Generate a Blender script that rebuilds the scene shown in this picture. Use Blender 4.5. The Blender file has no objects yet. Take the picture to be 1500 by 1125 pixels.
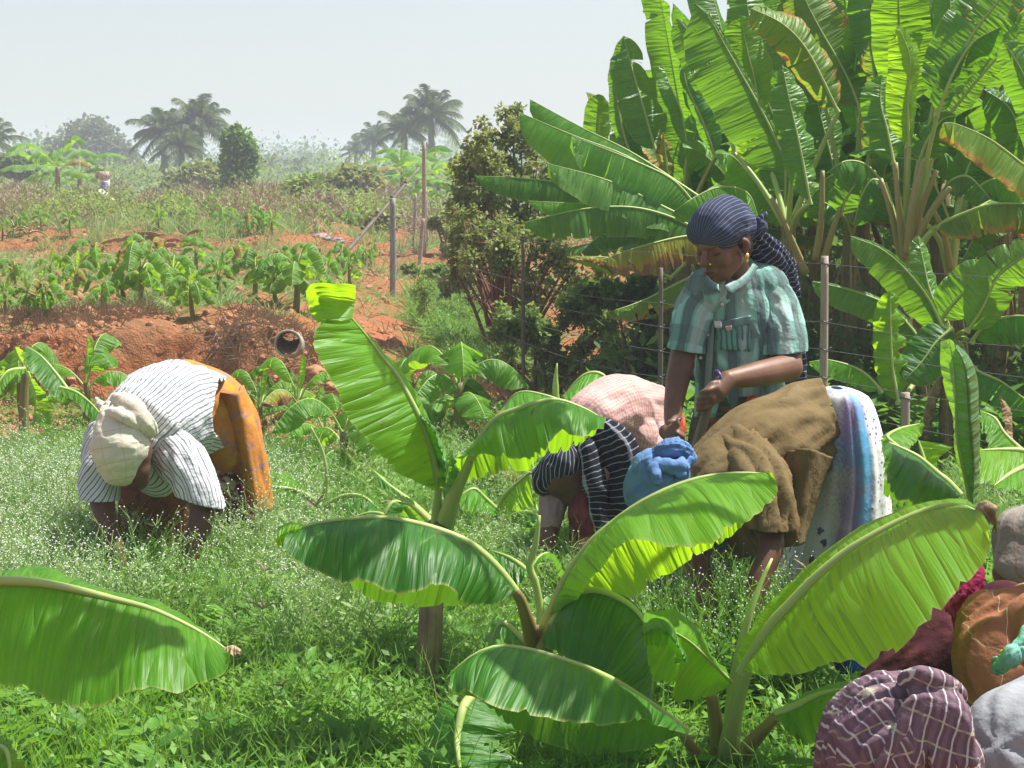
import bpy, math, random
import numpy as np
from mathutils import Vector, Matrix, noise, Quaternion

# ------------------------------------------------------------------ camera, light
sc = bpy.context.scene
F_PX, CAMZ, HORIZON = 3000.0, 1.55, 265.0
PITCH = math.atan((562.5 - HORIZON) / F_PX)
cam_d = bpy.data.cameras.new('camera'); cam = bpy.data.objects.new('camera', cam_d)
sc.collection.objects.link(cam); sc.camera = cam
cam.location = (0, 0, CAMZ); cam.rotation_euler = (math.pi / 2 - PITCH, 0, 0)
cam_d.sensor_width = 36.0; cam_d.lens = 36.0 * F_PX / 1500.0
cam_d.clip_start = 0.1; cam_d.clip_end = 4000

SUN = Vector((0.44, 0.16, 0.88)).normalized()
SUN_EL = math.asin(SUN.z); SUN_AZ = math.atan2(SUN.x, SUN.y)
world = bpy.data.worlds.new('World'); sc.world = world; world.use_nodes = True
wn = world.node_tree.nodes; wl = world.node_tree.links
bg = wn.get('Background') or wn.new('ShaderNodeBackground')
sky = wn.new('ShaderNodeTexSky'); sky.sky_type = 'NISHITA'; sky.sun_disc = False
sky.sun_elevation = SUN_EL; sky.sun_rotation = SUN_AZ
sky.air_density = 1.0; sky.dust_density = 1.2; sky.ozone_density = 1.0
hs_ = wn.new('ShaderNodeHueSaturation'); hs_.inputs['Saturation'].default_value = 0.55   # dusty, nearly colourless sky
wl.new(sky.outputs[0], hs_.inputs['Color']); wl.new(hs_.outputs[0], bg.inputs[0]); bg.inputs[1].default_value = 0.086
ld = bpy.data.lights.new('sun', 'SUN'); lo = bpy.data.objects.new('sun', ld); sc.collection.objects.link(lo)
ld.energy = 5.0; ld.angle = math.radians(0.55); ld.color = (1.0, 0.965, 0.90)
lo.rotation_euler = SUN.to_track_quat('Z', 'Y').to_euler()
sc.view_settings.view_transform = 'Standard'; sc.view_settings.look = 'None'
sc.view_settings.gamma = 1.0; sc.view_settings.use_curve_mapping = False
sc.view_settings.exposure = 0.84
sc.render.engine = 'CYCLES'
sc.cycles.use_denoising = True
sc.cycles.max_bounces = 7; sc.cycles.diffuse_bounces = 3; sc.cycles.glossy_bounces = 2
sc.cycles.transmission_bounces = 4; sc.cycles.volume_bounces = 1; sc.cycles.transparent_max_bounces = 6
sc.cycles.volume_step_rate = 10.0; sc.cycles.volume_max_steps = 32

COL = sc.collection
def rng(s): return random.Random(s)

# photograph pixel (1500x1125) at forward distance d -> world point
CP, SP = math.cos(PITCH), math.sin(PITCH)
def P(px, py, d):
    x = (px - 750.0) / F_PX; y = (562.5 - py) / F_PX
    v = Vector((x, CP + y * SP, -SP + y * CP))
    return Vector((0, 0, CAMZ)) + v * (d / v.y)
def PX(n, d): return n * d / F_PX          # n pixels at distance d, in metres

# ------------------------------------------------------------------ tagging, mesh helpers
def tag(o, label=None, cat=None, group=None, kind=None):
    if label: o['label'] = label
    if cat: o['category'] = cat
    if group: o['group'] = group
    if kind: o['kind'] = kind
    return o
def empty(name, loc, label, cat, group=None, rz=0.0):
    o = bpy.data.objects.new(name, None); COL.objects.link(o)
    o.location = loc; o.rotation_euler = (0, 0, rz); o.empty_display_size = 0.1
    return tag(o, label, cat, group)

def mk_mesh(name, V, Q, uv=None, mi=None, smooth=True, tris=False):
    """V (n,3); Q (m,4) or (m,3) or list of lists; uv per vertex (n,2)"""
    me = bpy.data.meshes.new(name)
    V = np.asarray(V, dtype=np.float32)
    if isinstance(Q, np.ndarray):
        m, k = Q.shape
        me.vertices.add(len(V)); me.vertices.foreach_set('co', V.ravel())
        me.loops.add(m * k); me.loops.foreach_set('vertex_index', Q.astype(np.int32).ravel())
        me.polygons.add(m); me.polygons.foreach_set('loop_start', np.arange(0, m * k, k, dtype=np.int32))
    else:
        me.from_pydata([tuple(v) for v in V], [], Q)
    if uv is not None:
        l = me.uv_layers.new(name='UVMap')
        idx = np.empty(len(me.loops), dtype=np.int32); me.loops.foreach_get('vertex_index', idx)
        l.data.foreach_set('uv', np.asarray(uv, dtype=np.float32)[idx].ravel())
    if mi is not None: me.polygons.foreach_set('material_index', np.asarray(mi, dtype=np.int32))
    if smooth: me.polygons.foreach_set('use_smooth', np.ones(len(me.polygons), dtype=bool))
    me.update(calc_edges=True)
    return me
def mk_obj(name, me, mats, parent=None, loc=None):
    o = bpy.data.objects.new(name, me); COL.objects.link(o)
    if not isinstance(mats, (list, tuple)): mats = [mats]
    if len(me.materials) == 0:
        for m in mats: me.materials.append(m)
    if parent is not None: o.parent = parent
    if loc is not None: o.location = loc
    return o
class Geo:
    """collects pieces of geometry (quads/tris) into one mesh"""
    def __init__(s): s.V = []; s.F = []; s.UV = []; s.M = []; s.n = 0
    def add(s, V, F, uv=None, m=0):
        V = np.asarray(V, dtype=float)
        s.V.append(V); s.UV.append(np.zeros((len(V), 2)) if uv is None else np.asarray(uv, dtype=float))
        F = np.asarray(F, dtype=np.int64)
        if F.shape[1] == 3: F = np.concatenate([F, F[:, :1] * 0 - 1 - s.n], axis=1)
        s.F.append(F + s.n); s.M.append(np.full(len(F), m)); s.n += len(V)
    def build(s, name, mats, parent=None, off=(0, 0, 0), smooth=True):
        V = np.concatenate(s.V) - np.array(off); UV = np.concatenate(s.UV)
        F = np.concatenate(s.F); M = np.concatenate(s.M)
        if (F[:, 3] < 0).any():
            fl = [list(f) if f[3] >= 0 else list(f[:3]) for f in F.tolist()]
            me = mk_mesh(name, V, fl, UV, M, smooth)
        else: me = mk_mesh(name, V, F, UV, M, smooth)
        return mk_obj(name, me, mats, parent)

def catmull(pts, n):
    """resample a polyline (list of vectors) smoothly to n points, even in arc length"""
    p = np.asarray([list(q) for q in pts], dtype=float)
    if len(p) == 2: return p[0] + (p[1] - p[0]) * np.linspace(0, 1, n)[:, None]
    e = np.vstack([2 * p[0] - p[1], p, 2 * p[-1] - p[-2]])
    out = []
    for i in range(len(p) - 1):
        a, b, c, d = e[i:i + 4]; t = np.linspace(0, 1, 12, endpoint=False)[:, None]
        out.append(0.5 * ((2 * b) + (-a + c) * t + (2 * a - 5 * b + 4 * c - d) * t ** 2 + (-a + 3 * b - 3 * c + d) * t ** 3))
    out = np.vstack(out + [p[-1:]])
    L = np.concatenate([[0], np.cumsum(np.linalg.norm(np.diff(out, axis=0), axis=1))])
    s = np.linspace(0, L[-1], n)
    return np.stack([np.interp(s, L, out[:, k]) for k in range(out.shape[1])], axis=1)
def nrm(a): return a / np.maximum(np.linalg.norm(a, axis=-1, keepdims=True), 1e-9)

def tube(pts, radii, sides=8, cap=True, up=(0, 0, 1), ell=1.0):
    """returns V,F(quads),uv for a tube through pts; radii scalar or list"""
    p = np.asarray([list(q) for q in pts], dtype=float); n = len(p)
    r = np.full(n, radii, dtype=float) if np.isscalar(radii) else np.interp(np.linspace(0, 1, n), np.linspace(0, 1, len(radii)), radii)
    T = nrm(np.gradient(p, axis=0)); U = np.zeros((n, 3))
    u = np.array(up, dtype=float)
    if abs(np.dot(nrm(u), T[0])) > 0.95: u = np.array((0.9, 0.3, 0.1))
    for i in range(n):
        u = u - T[i] * np.dot(u, T[i]); u = nrm(u); U[i] = u
    B = np.cross(T, U)
    a = np.linspace(0, 2 * math.pi, sides, endpoint=False)
    V = p[:, None, :] + r[:, None, None] * (np.cos(a)[None, :, None] * B[:, None, :] + ell * np.sin(a)[None, :, None] * U[:, None, :])
    L = np.concatenate([[0], np.cumsum(np.linalg.norm(np.diff(p, axis=0), axis=1))])
    uv = np.stack([np.repeat(L[:, None], sides, 1), np.repeat((a / (2 * math.pi))[None], n, 0)], axis=2)
    idx = np.arange(n * sides).reshape(n, sides); nx = np.roll(idx, -1, axis=1)
    F = np.stack([idx[:-1], nx[:-1], nx[1:], idx[1:]], axis=2).reshape(-1, 4)
    V = V.reshape(-1, 3); uv = uv.reshape(-1, 2)
    if cap:
        k = len(V); V = np.vstack([V, p[:1], p[-1:]]); uv = np.vstack([uv, [[0, 0]], [[L[-1], 0]]])
        c0 = np.stack([idx[0], np.full(sides, k), np.full(sides, k), nx[0]], axis=1)[:, [0, 1, 3]]
        c1 = np.stack([nx[-1], np.full(sides, k + 1), idx[-1]], axis=1)
        return V, F, uv, np.vstack([c0, c1])
    return V, F, uv, None
def add_tube(g, pts, radii, sides=8, cap=True, m=0, **k):
    V, F, uv, C = tube(pts, radii, sides, cap, **k)
    if C is not None:
        s0 = g.n; g.add(V, F, uv, m)
        g.F.append(np.concatenate([C + s0, np.full((len(C), 1), -1)], axis=1)); g.M.append(np.full(len(C), m))
    else: g.add(V, F, uv, m)
def add_box(g, c, s, m=0, R=None):
    c = np.array(c, dtype=float); s = np.array(s, dtype=float) / 2
    V = np.array([[x, y, z] for x in (-1, 1) for y in (-1, 1) for z in (-1, 1)]) * s
    if R is not None: V = V @ np.array(R).T
    F = np.array([[0, 1, 3, 2], [4, 6, 7, 5], [0, 4, 5, 1], [2, 3, 7, 6], [0, 2, 6, 4], [1, 5, 7, 3]])
    g.add(V + c, F, None, m)

# ------------------------------------------------------------------ node helper
class NT:
    def __init__(s, name):
        s.m = bpy.data.materials.new(name); s.m.use_nodes = True
        s.t = s.m.node_tree; s.t.nodes.clear()
        s.out = s.t.nodes.new('ShaderNodeOutputMaterial')
    def n(s, typ, **kw):
        nd = s.t.nodes.new('ShaderNode' + typ)
        for k, v in kw.items():
            if k.startswith('i_'):
                key = k[2:]; key = int(key) if key.isdigit() else key.replace('_', ' ')
                s.set(nd, key, v)
            else: setattr(nd, k, v)
        return nd
    def set(s, nd, key, v):
        if isinstance(v, bpy.types.NodeSocket): s.t.links.new(v, nd.inputs[key])
        else:
            if isinstance(v, tuple) and len(v) == 3 and nd.inputs[key].type == 'RGBA': v = (*v, 1)
            nd.inputs[key].default_value = v
    def math(s, op, a, b=None, c=None, clamp=False):
        nd = s.t.nodes.new('ShaderNodeMath'); nd.operation = op; nd.use_clamp = clamp
        for i, v in enumerate((a, b, c)):
            if v is not None: s.set(nd, i, v)
        return nd.outputs[0]
    def mix(s, f, a, b, mode='MIX'):
        nd = s.t.nodes.new('ShaderNodeMix'); nd.data_type = 'RGBA'; nd.blend_type = mode
        s.set(nd, 0, f); s.set(nd, 6, a); s.set(nd, 7, b)
        return nd.outputs[2]
    def ramp(s, f, stops, interp='LINEAR'):
        nd = s.t.nodes.new('ShaderNodeValToRGB'); cr = nd.color_ramp; cr.interpolation = interp
        while len(cr.elements) < len(stops): cr.elements.new(0.5)
        for e, (p, c) in zip(cr.elements, stops):
            e.position = p; e.color = (*c, 1) if len(c) == 3 else c
        s.t.links.new(f, nd.inputs[0]); return nd.outputs[0]
    def mapr(s, v, a, b, c=0.0, d=1.0, smooth=False):
        nd = s.t.nodes.new('ShaderNodeMapRange'); nd.clamp = True
        if smooth: nd.interpolation_type = 'SMOOTHSTEP'
        s.set(nd, 0, v)
        for i, x in enumerate((a, b, c, d)): nd.inputs[i + 1].default_value = x
        return nd.outputs[0]
    def noise(s, vec, scale=5, detail=3, rough=0.5, dist=0.0, dim='3D'):
        nd = s.t.nodes.new('ShaderNodeTexNoise'); nd.noise_dimensions = dim
        nd.inputs['Scale'].default_value = scale; nd.inputs['Detail'].default_value = detail
        nd.inputs['Roughness'].default_value = rough; nd.inputs['Distortion'].default_value = dist
        if vec is not None: s.t.links.new(vec, nd.inputs['W' if dim == '1D' else 'Vector'])
        return nd.outputs[0]
    def comb(s, x, y, z=0.0):
        nd = s.t.nodes.new('ShaderNodeCombineXYZ')
        for i, v in enumerate((x, y, z)): s.set(nd, i, v)
        return nd.outputs[0]
    def sep(s, v):
        nd = s.t.nodes.new('ShaderNodeSeparateXYZ'); s.t.links.new(v, nd.inputs[0]); return nd.outputs
    def coord(s, which='Object'):
        nd = s.t.nodes.new('ShaderNodeTexCoord'); return nd.outputs[which]
    def rand(s): return s.t.nodes.new('ShaderNodeObjectInfo').outputs['Random']
    def bump(s, h, strength=0.3, dist=0.01):
        nd = s.t.nodes.new('ShaderNodeBump'); nd.inputs['Strength'].default_value = strength
        nd.inputs['Distance'].default_value = dist; s.t.links.new(h, nd.inputs['Height']); return nd.outputs[0]
    def pbr(s, col, rough=0.8, spec=0.3, normal=None, sheen=0.0, trans=None, tfac=0.0, coat=0.0):
        b = s.t.nodes.new('ShaderNodeBsdfPrincipled')
        s.set(b, 'Base Color', col); s.set(b, 'Roughness', rough); b.inputs['Specular IOR Level'].default_value = spec
        b.inputs['Sheen Weight'].default_value = sheen
        if coat: b.inputs['Coat Weight'].default_value = coat; b.inputs['Coat Roughness'].default_value = 0.25
        if normal is not None: s.t.links.new(normal, b.inputs['Normal'])
        res = b.outputs[0]
        if trans is not None:
            t = s.t.nodes.new('ShaderNodeBsdfTranslucent'); s.set(t, 0, trans)
            if normal is not None: s.t.links.new(normal, t.inputs[1])
            mx = s.t.nodes.new('ShaderNodeMixShader'); s.set(mx, 0, tfac)
            s.t.links.new(res, mx.inputs[1]); s.t.links.new(t.outputs[0], mx.inputs[2]); res = mx.outputs[0]
        s.t.links.new(res, s.out.inputs[0]); return s.m

def banana_mat(name, dark, light, trans, tfac=0.42, rough=0.46, edge=0.0, spots=0.5, spec=0.36, edgecol=(0.42, 0.27, 0.03), under=(0.16, 0.26, 0.11)):
    m = NT(name); uv = m.sep(m.coord('UV')); u, v = uv[0], uv[1]
    av = m.math('ABSOLUTE', v)
    w = m.math('SUBTRACT', u, m.math('MULTIPLY', av, 0.02))
    rnd = m.rand()
    sh = m.math('MULTIPLY', rnd, 37.0)
    fine = m.noise(m.comb(m.math('MULTIPLY', w, 260.0), m.math('MULTIPLY', v, 0.8), sh), 1.0, 2, 0.6)
    mid = m.noise(m.comb(m.math('MULTIPLY', w, 52.0), m.math('MULTIPLY', v, 1.2), sh), 1.0, 2, 0.6)
    big = m.noise(m.comb(m.math('MULTIPLY', w, 7.0), m.math('MULTIPLY', v, 2.0), sh), 1.0, 2, 0.5)
    f = m.math('ADD', m.math('MULTIPLY', mid, 0.6), m.math('MULTIPLY', big, 0.5))
    f = m.math('ADD', f, m.math('MULTIPLY', m.math('SUBTRACT', fine, 0.5), 0.7))
    f = m.math('ADD', f, m.math('MULTIPLY', m.math('SUBTRACT', rnd, 0.5), 0.35))
    fc = m.mapr(f, 0.25, 0.85)
    col = m.mix(fc, dark, light)
    tr = m.mix(m.mapr(f, 0.2, 0.9), tuple(c * 0.72 for c in trans), trans)
    # brown streak marks along the veins
    sp = m.noise(m.comb(m.math('MULTIPLY', w, 42.0), m.math('MULTIPLY', v, 2.6), m.math('ADD', sh, 9.0)), 1.0, 2, 0.5)
    spf = m.math('MULTIPLY', m.mapr(sp, 0.69, 0.76), spots)
    col = m.mix(spf, col, (0.16, 0.075, 0.03)); tr = m.mix(spf, tr, (0.12, 0.05, 0.01))
    # pale scuffs
    sc_ = m.noise(m.comb(m.math('MULTIPLY', w, 9.0), m.math('MULTIPLY', v, 9.0), m.math('ADD', sh, 21.0)), 1.0, 4, 0.7)
    col = m.mix(m.mapr(sc_, 0.6, 0.8, 0, 0.28), col, (0.28, 0.33, 0.15))
    # edge: thin pale line, then (edge>0) yellow and brown scorching
    col = m.mix(m.mapr(av, 0.965, 0.985, 0, 0.6), col, (0.32, 0.34, 0.08))
    if edge > 0:
        en = m.noise(m.comb(m.math('MULTIPLY', w, 16.0), m.math('MULTIPLY', v, 1.0), m.math('ADD', sh, 4.0)), 1.0, 3, 0.6)
        e = m.math('ADD', av, m.math('MULTIPLY', m.math('SUBTRACT', en, 0.5), 1.2))
        e1 = m.mapr(e, 1.15 - edge, 1.3 - edge); e2 = m.mapr(e, 1.33 - edge, 1.45 - edge)
        col = m.mix(e1, col, edgecol); tr = m.mix(e1, tr, (0.55, 0.36, 0.03))
        col = m.mix(e2, col, (0.30, 0.17, 0.07)); tr = m.mix(e2, tr, (0.16, 0.08, 0.02))
    # waxy paler underside
    geo = m.n('NewGeometry')
    col = m.mix(m.math('MULTIPLY', geo.outputs['Backfacing'], 0.4), col, under)
    pl = m.noise(m.comb(m.math('MULTIPLY', w, 30.0), m.math('MULTIPLY', v, 0.7), m.math('ADD', sh, 2.0)), 1.0, 1, 0.4)
    cr = m.math('POWER', m.math('ABSOLUTE', m.math('MULTIPLY', m.math('SUBTRACT', pl, 0.5), 3.0)), 0.7)     # pleats with sharp creases
    cr2 = m.math('ABSOLUTE', m.math('MULTIPLY', m.math('SUBTRACT', mid, 0.5), 2.0))
    h = m.math('ADD', m.math('MULTIPLY', fine, 0.12), m.math('ADD', m.math('MULTIPLY', cr2, 0.45), cr))
    col = m.mix(m.mapr(cr, 0.16, 0.0, 0, 0.30), col, (0.26, 0.40, 0.08))
    nb = m.bump(h, 0.8, 0.012)
    return m.pbr(col, rough, spec, nb, trans=tr, tfac=tfac)

def simple_leaf_mat(name, stops, trans, tfac=0.35, rough=0.55, scale=1.5):
    """small leaves: colour varies by leaf position (stops by noise)"""
    m = NT(name); co = m.coord('Object')
    geo = m.n('NewGeometry')
    ri = geo.outputs['Random Per Island']
    nz = m.noise(co, scale, 2, 0.5)
    f = m.math('ADD', m.math('MULTIPLY', ri, 0.6), m.math('MULTIPLY', m.math('SUBTRACT', nz, 0.3), 1.0))
    col = m.ramp(m.mapr(f, 0.0, 1.0), stops)
    return m.pbr(col, rough, 0.35, trans=m.mix(0.5, col, trans), tfac=tfac)

MAT = {}
MAT['leaf_fore'] = banana_mat('young_banana_leaf', (0.040, 0.17, 0.008), (0.115, 0.33, 0.014), (0.44, 0.82, 0.012), 0.48, spots=0.7)
MAT['leaf_fore_dark'] = banana_mat('dark_banana_leaf', (0.018, 0.105, 0.010), (0.06, 0.22, 0.016), (0.28, 0.64, 0.012), 0.38, spots=0.8)
MAT['leaf_bright'] = banana_mat('bright_banana_leaf', (0.10, 0.30, 0.012), (0.18, 0.40, 0.018), (0.55, 0.92, 0.015), 0.55, spots=0.15)  # lighter copy of the leaf colour, standing in for sunlight on some blades
MAT['leaf_grove'] = banana_mat('grove_banana_leaf', (0.038, 0.15, 0.016), (0.115, 0.29, 0.034), (0.34, 0.70, 0.02), 0.40, spots=0.2, rough=0.42, spec=0.5)
MAT['leaf_edge'] = banana_mat('edge_scorched_banana_leaf', (0.06, 0.15, 0.02), (0.14, 0.26, 0.03), (0.4, 0.6, 0.04), 0.42, edge=0.42)
MAT['leaf_yellow'] = banana_mat('yellowing_banana_leaf', (0.16, 0.22, 0.03), (0.32, 0.34, 0.05), (0.6, 0.55, 0.05), 0.42, edge=0.75)
MAT['leaf_dry'] = banana_mat('dry_banana_leaf', (0.26, 0.17, 0.09), (0.50, 0.38, 0.23), (0.4, 0.26, 0.12), 0.25, rough=0.8, spec=0.1, under=(0.3, 0.22, 0.13))
MAT['leaf_small'] = banana_mat('field_banana_leaf', (0.042, 0.15, 0.013), (0.15, 0.35, 0.024), (0.48, 0.82, 0.02), 0.45, spots=0.1)
def rib_mat(name, a, b, rough=0.45):
    m = NT(name); uv = m.sep(m.coord('UV'))
    nz = m.noise(m.comb(m.math('MULTIPLY', uv[0], 3.0), m.math('MULTIPLY', uv[1], 6.0), m.math('MULTIPLY', m.rand(), 20)), 1.0, 3, 0.6)
    st = m.noise(m.comb(m.math('MULTIPLY', uv[0], 2.0), m.math('MULTIPLY', uv[1], 60.0), 0.0), 1.0, 2, 0.5)
    return m.pbr(m.mix(m.mapr(nz, 0.3, 0.7), a, b), rough, 0.4, m.bump(st, 0.25, 0.003))
MAT['rib'] = rib_mat('leaf_midrib', (0.30, 0.42, 0.10), (0.42, 0.5, 0.16))
MAT['rib_red'] = rib_mat('reddish_petiole', (0.26, 0.30, 0.06), (0.30, 0.13, 0.07))
MAT['rib_dry'] = rib_mat('yellow_petiole', (0.28, 0.26, 0.09), (0.36, 0.28, 0.12))
def stem_mat():
    m = NT('banana_stem'); uv = m.sep(m.coord('UV')); co = m.coord('Object')
    st = m.noise(m.comb(m.math('MULTIPLY', uv[0], 1.5), m.math('MULTIPLY', uv[1], 22.0), m.math('MULTIPLY', m.rand(), 20)), 1.0, 4, 0.6)
    nz = m.noise(co, 6.0, 4, 0.6)
    col = m.ramp(st, [(0.2, (0.10, 0.055, 0.035)), (0.45, (0.22, 0.16, 0.08)), (0.6, (0.24, 0.24, 0.09)), (0.8, (0.33, 0.30, 0.15))])
    col = m.mix(m.mapr(nz, 0.5, 0.7, 0, 0.8), col, (0.10, 0.055, 0.035))
    return m.pbr(col, 0.6, 0.25, m.bump(st, 0.5, 0.012))
MAT['stem'] = stem_mat()
MAT['pole'] = rib_mat('bamboo_pole', (0.26, 0.20, 0.15), (0.42, 0.34, 0.27), 0.7)
# ------------------------------------------------------------------ the lie of the land
def sstep(a, b, x):
    t = min(max((x - a) / (b - a), 0.0), 1.0); return t * t * (3 - 2 * t)
def nz3(x, y, z=0.0, o=4): return noise.fractal(Vector((x, y, z)), 1.0, 2.0, o)
def ground_z(x, y, rough=True):
    if y > 400: rough = False
    # first bank: steep earth face on the left, a gentle slope on the right
    edge = 14.25 + 0.22 * nz3(x * 0.7, 3.1, 0, 3) + 0.05 * nz3(x * 4, 8.0, 0, 3) + 0.5 * sstep(-1.9, -1.0, x)
    xe = -0.1 * min(y, 30.0) - 0.1; left = 1.0 - sstep(xe - .5, xe + 1.6, x)
    steep = sstep(edge - 0.75, edge + 0.55, y) * 0.25 + sstep(edge - 0.22, edge + 0.12, y) * 0.75
    gentle = sstep(14.5, 26.0, y)
    z = 0.555 * (left * steep * (1 - 0.35 * sstep(-1.7, -1.2, x) * (1 - sstep(15, 20, y))) )
    z += (1 - left) * 0.22 * gentle
    # second bank
    e2 = 29.0 + 0.8 * nz3(x * 0.35, 7.7, 0, 3)
    z += 0.27 * sstep(e2 - 0.9, e2 + 0.9, y) * (1 - 0.5 * sstep(-1, 3, x))
    z += 0.12 * sstep(45, 90, y)
    if rough:
        a = 0.02 + 0.05 * sstep(13.4, 14.2, y) * (1 - sstep(15.2, 17, y)) + 0.05 * sstep(27, 29, y) * (1 - sstep(31, 34, y))
        z += a * nz3(x * 2.3, y * 2.3, 0, 5) + 0.012 * nz3(x * 9, y * 9, 2, 3)
    return z

def on_ground(px, d, sink=0.0):
    x = (px - 750.0) / F_PX * d
    return Vector((x, d, ground_z(x, d, False) - sink))
def build_ground():
    ys = list(np.arange(1.0, 13.2, 0.2)) + list(np.arange(13.2, 15.4, 0.035)) + list(np.arange(15.4, 26, 0.12)) + list(np.arange(26, 33, 0.14))
    y = 33.0
    while y < 900: ys.append(y); y *= 1.05
    NX = 420
    V = []; 
    for y in ys:
        hw = 0.42 * y + 6.0
        for i in range(NX + 1):
            s = i / NX * 2 - 1
            s = (0.55 * s + 0.45 * s ** 3) if y < 60 else s
            x = s * hw - 0.5
            yy = y
            V.append((x, yy, ground_z(x, yy)))
    # overhang a bit: push the face of the bank forward with noise
    V = np.array(V); n = NX + 1; m = len(ys)
    for k in range(len(V)):
        if 13.9 < V[k, 1] < 14.9 and V[k, 0] < 0.2:
            V[k, 1] += 0.05 * nz3(V[k, 0] * 5, V[k, 2] * 9, V[k, 1] * 2, 4)
    idx = np.arange(n * m).reshape(m, n)
    Q = np.stack([idx[:-1, :-1], idx[:-1, 1:], idx[1:, 1:], idx[1:, :-1]], axis=2).reshape(-1, 4)
    g = NT('red_earth'); co = g.coord('Object'); s = g.sep(co)
    n1 = g.noise(co, 1.3, 6, 0.6); n2 = g.noise(co, 14.0, 5, 0.65); n3 = g.noise(co, 60.0, 3, 0.6)
    col = g.ramp(n2, [(0.25, (0.19, 0.065, 0.026)), (0.5, (0.34, 0.13, 0.054)), (0.75, (0.45, 0.20, 0.09))])
    col = g.mix(g.mapr(n1, 0.45, 0.62, 0, 0.7), col, (0.26, 0.145, 0.075))
    col = g.mix(g.mapr(n3, 0.62, 0.78, 0, 0.5), col, (0.46, 0.30, 0.18))
    # weedy green film on the flats
    n4 = g.noise(co, 0.9, 5, 0.7)
    geo = g.n('NewGeometry'); nzz = g.sep(geo.outputs['Normal'])[2]
    flat = g.mapr(nzz, 0.86, 0.97)
    gr = g.math('MULTIPLY', g.mapr(n4, 0.54, 0.64, 0, 0.5), flat)
    gr = g.math('MULTIPLY', gr, g.mapr(s[1], 4.0, 16.5, 0.6, 1.0))
    col = g.mix(gr, col, g.mix(n2, (0.07, 0.12, 0.03), (0.20, 0.25, 0.09)))
    # far away: scrub coloured
    col = g.mix(g.mapr(s[1], 38, 70), col, g.mix(g.noise(co, 0.12, 4, 0.6), (0.20, 0.17, 0.09), (0.10, 0.15, 0.05)))
    hh = g.math('ADD', n2, g.math('MULTIPLY', n3, 0.4))
    me = mk_mesh('ground', V, Q)
    o = mk_obj('ground', me, g.pbr(col, 0.95, 0.1, g.bump(hh, 0.9, 0.05)))
    tag(o, kind='structure')
build_ground()
# ------------------------------------------------------------------ the dusty air
g = Geo(); add_box(g, (0, 480, 6.0), (1300, 1000, 14.0))
hz = NT('haze_air'); pv = hz.t.nodes.new('ShaderNodeVolumePrincipled'); pv.inputs['Density'].default_value = 0.0021
pv.inputs['Color'].default_value = (0.80, 0.88, 1.0, 1); pv.inputs['Anisotropy'].default_value = 0.0
hz.t.links.new(pv.outputs[0], hz.out.inputs[1])
tag(g.build('haze', hz.m, smooth=False), kind='stuff')
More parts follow.
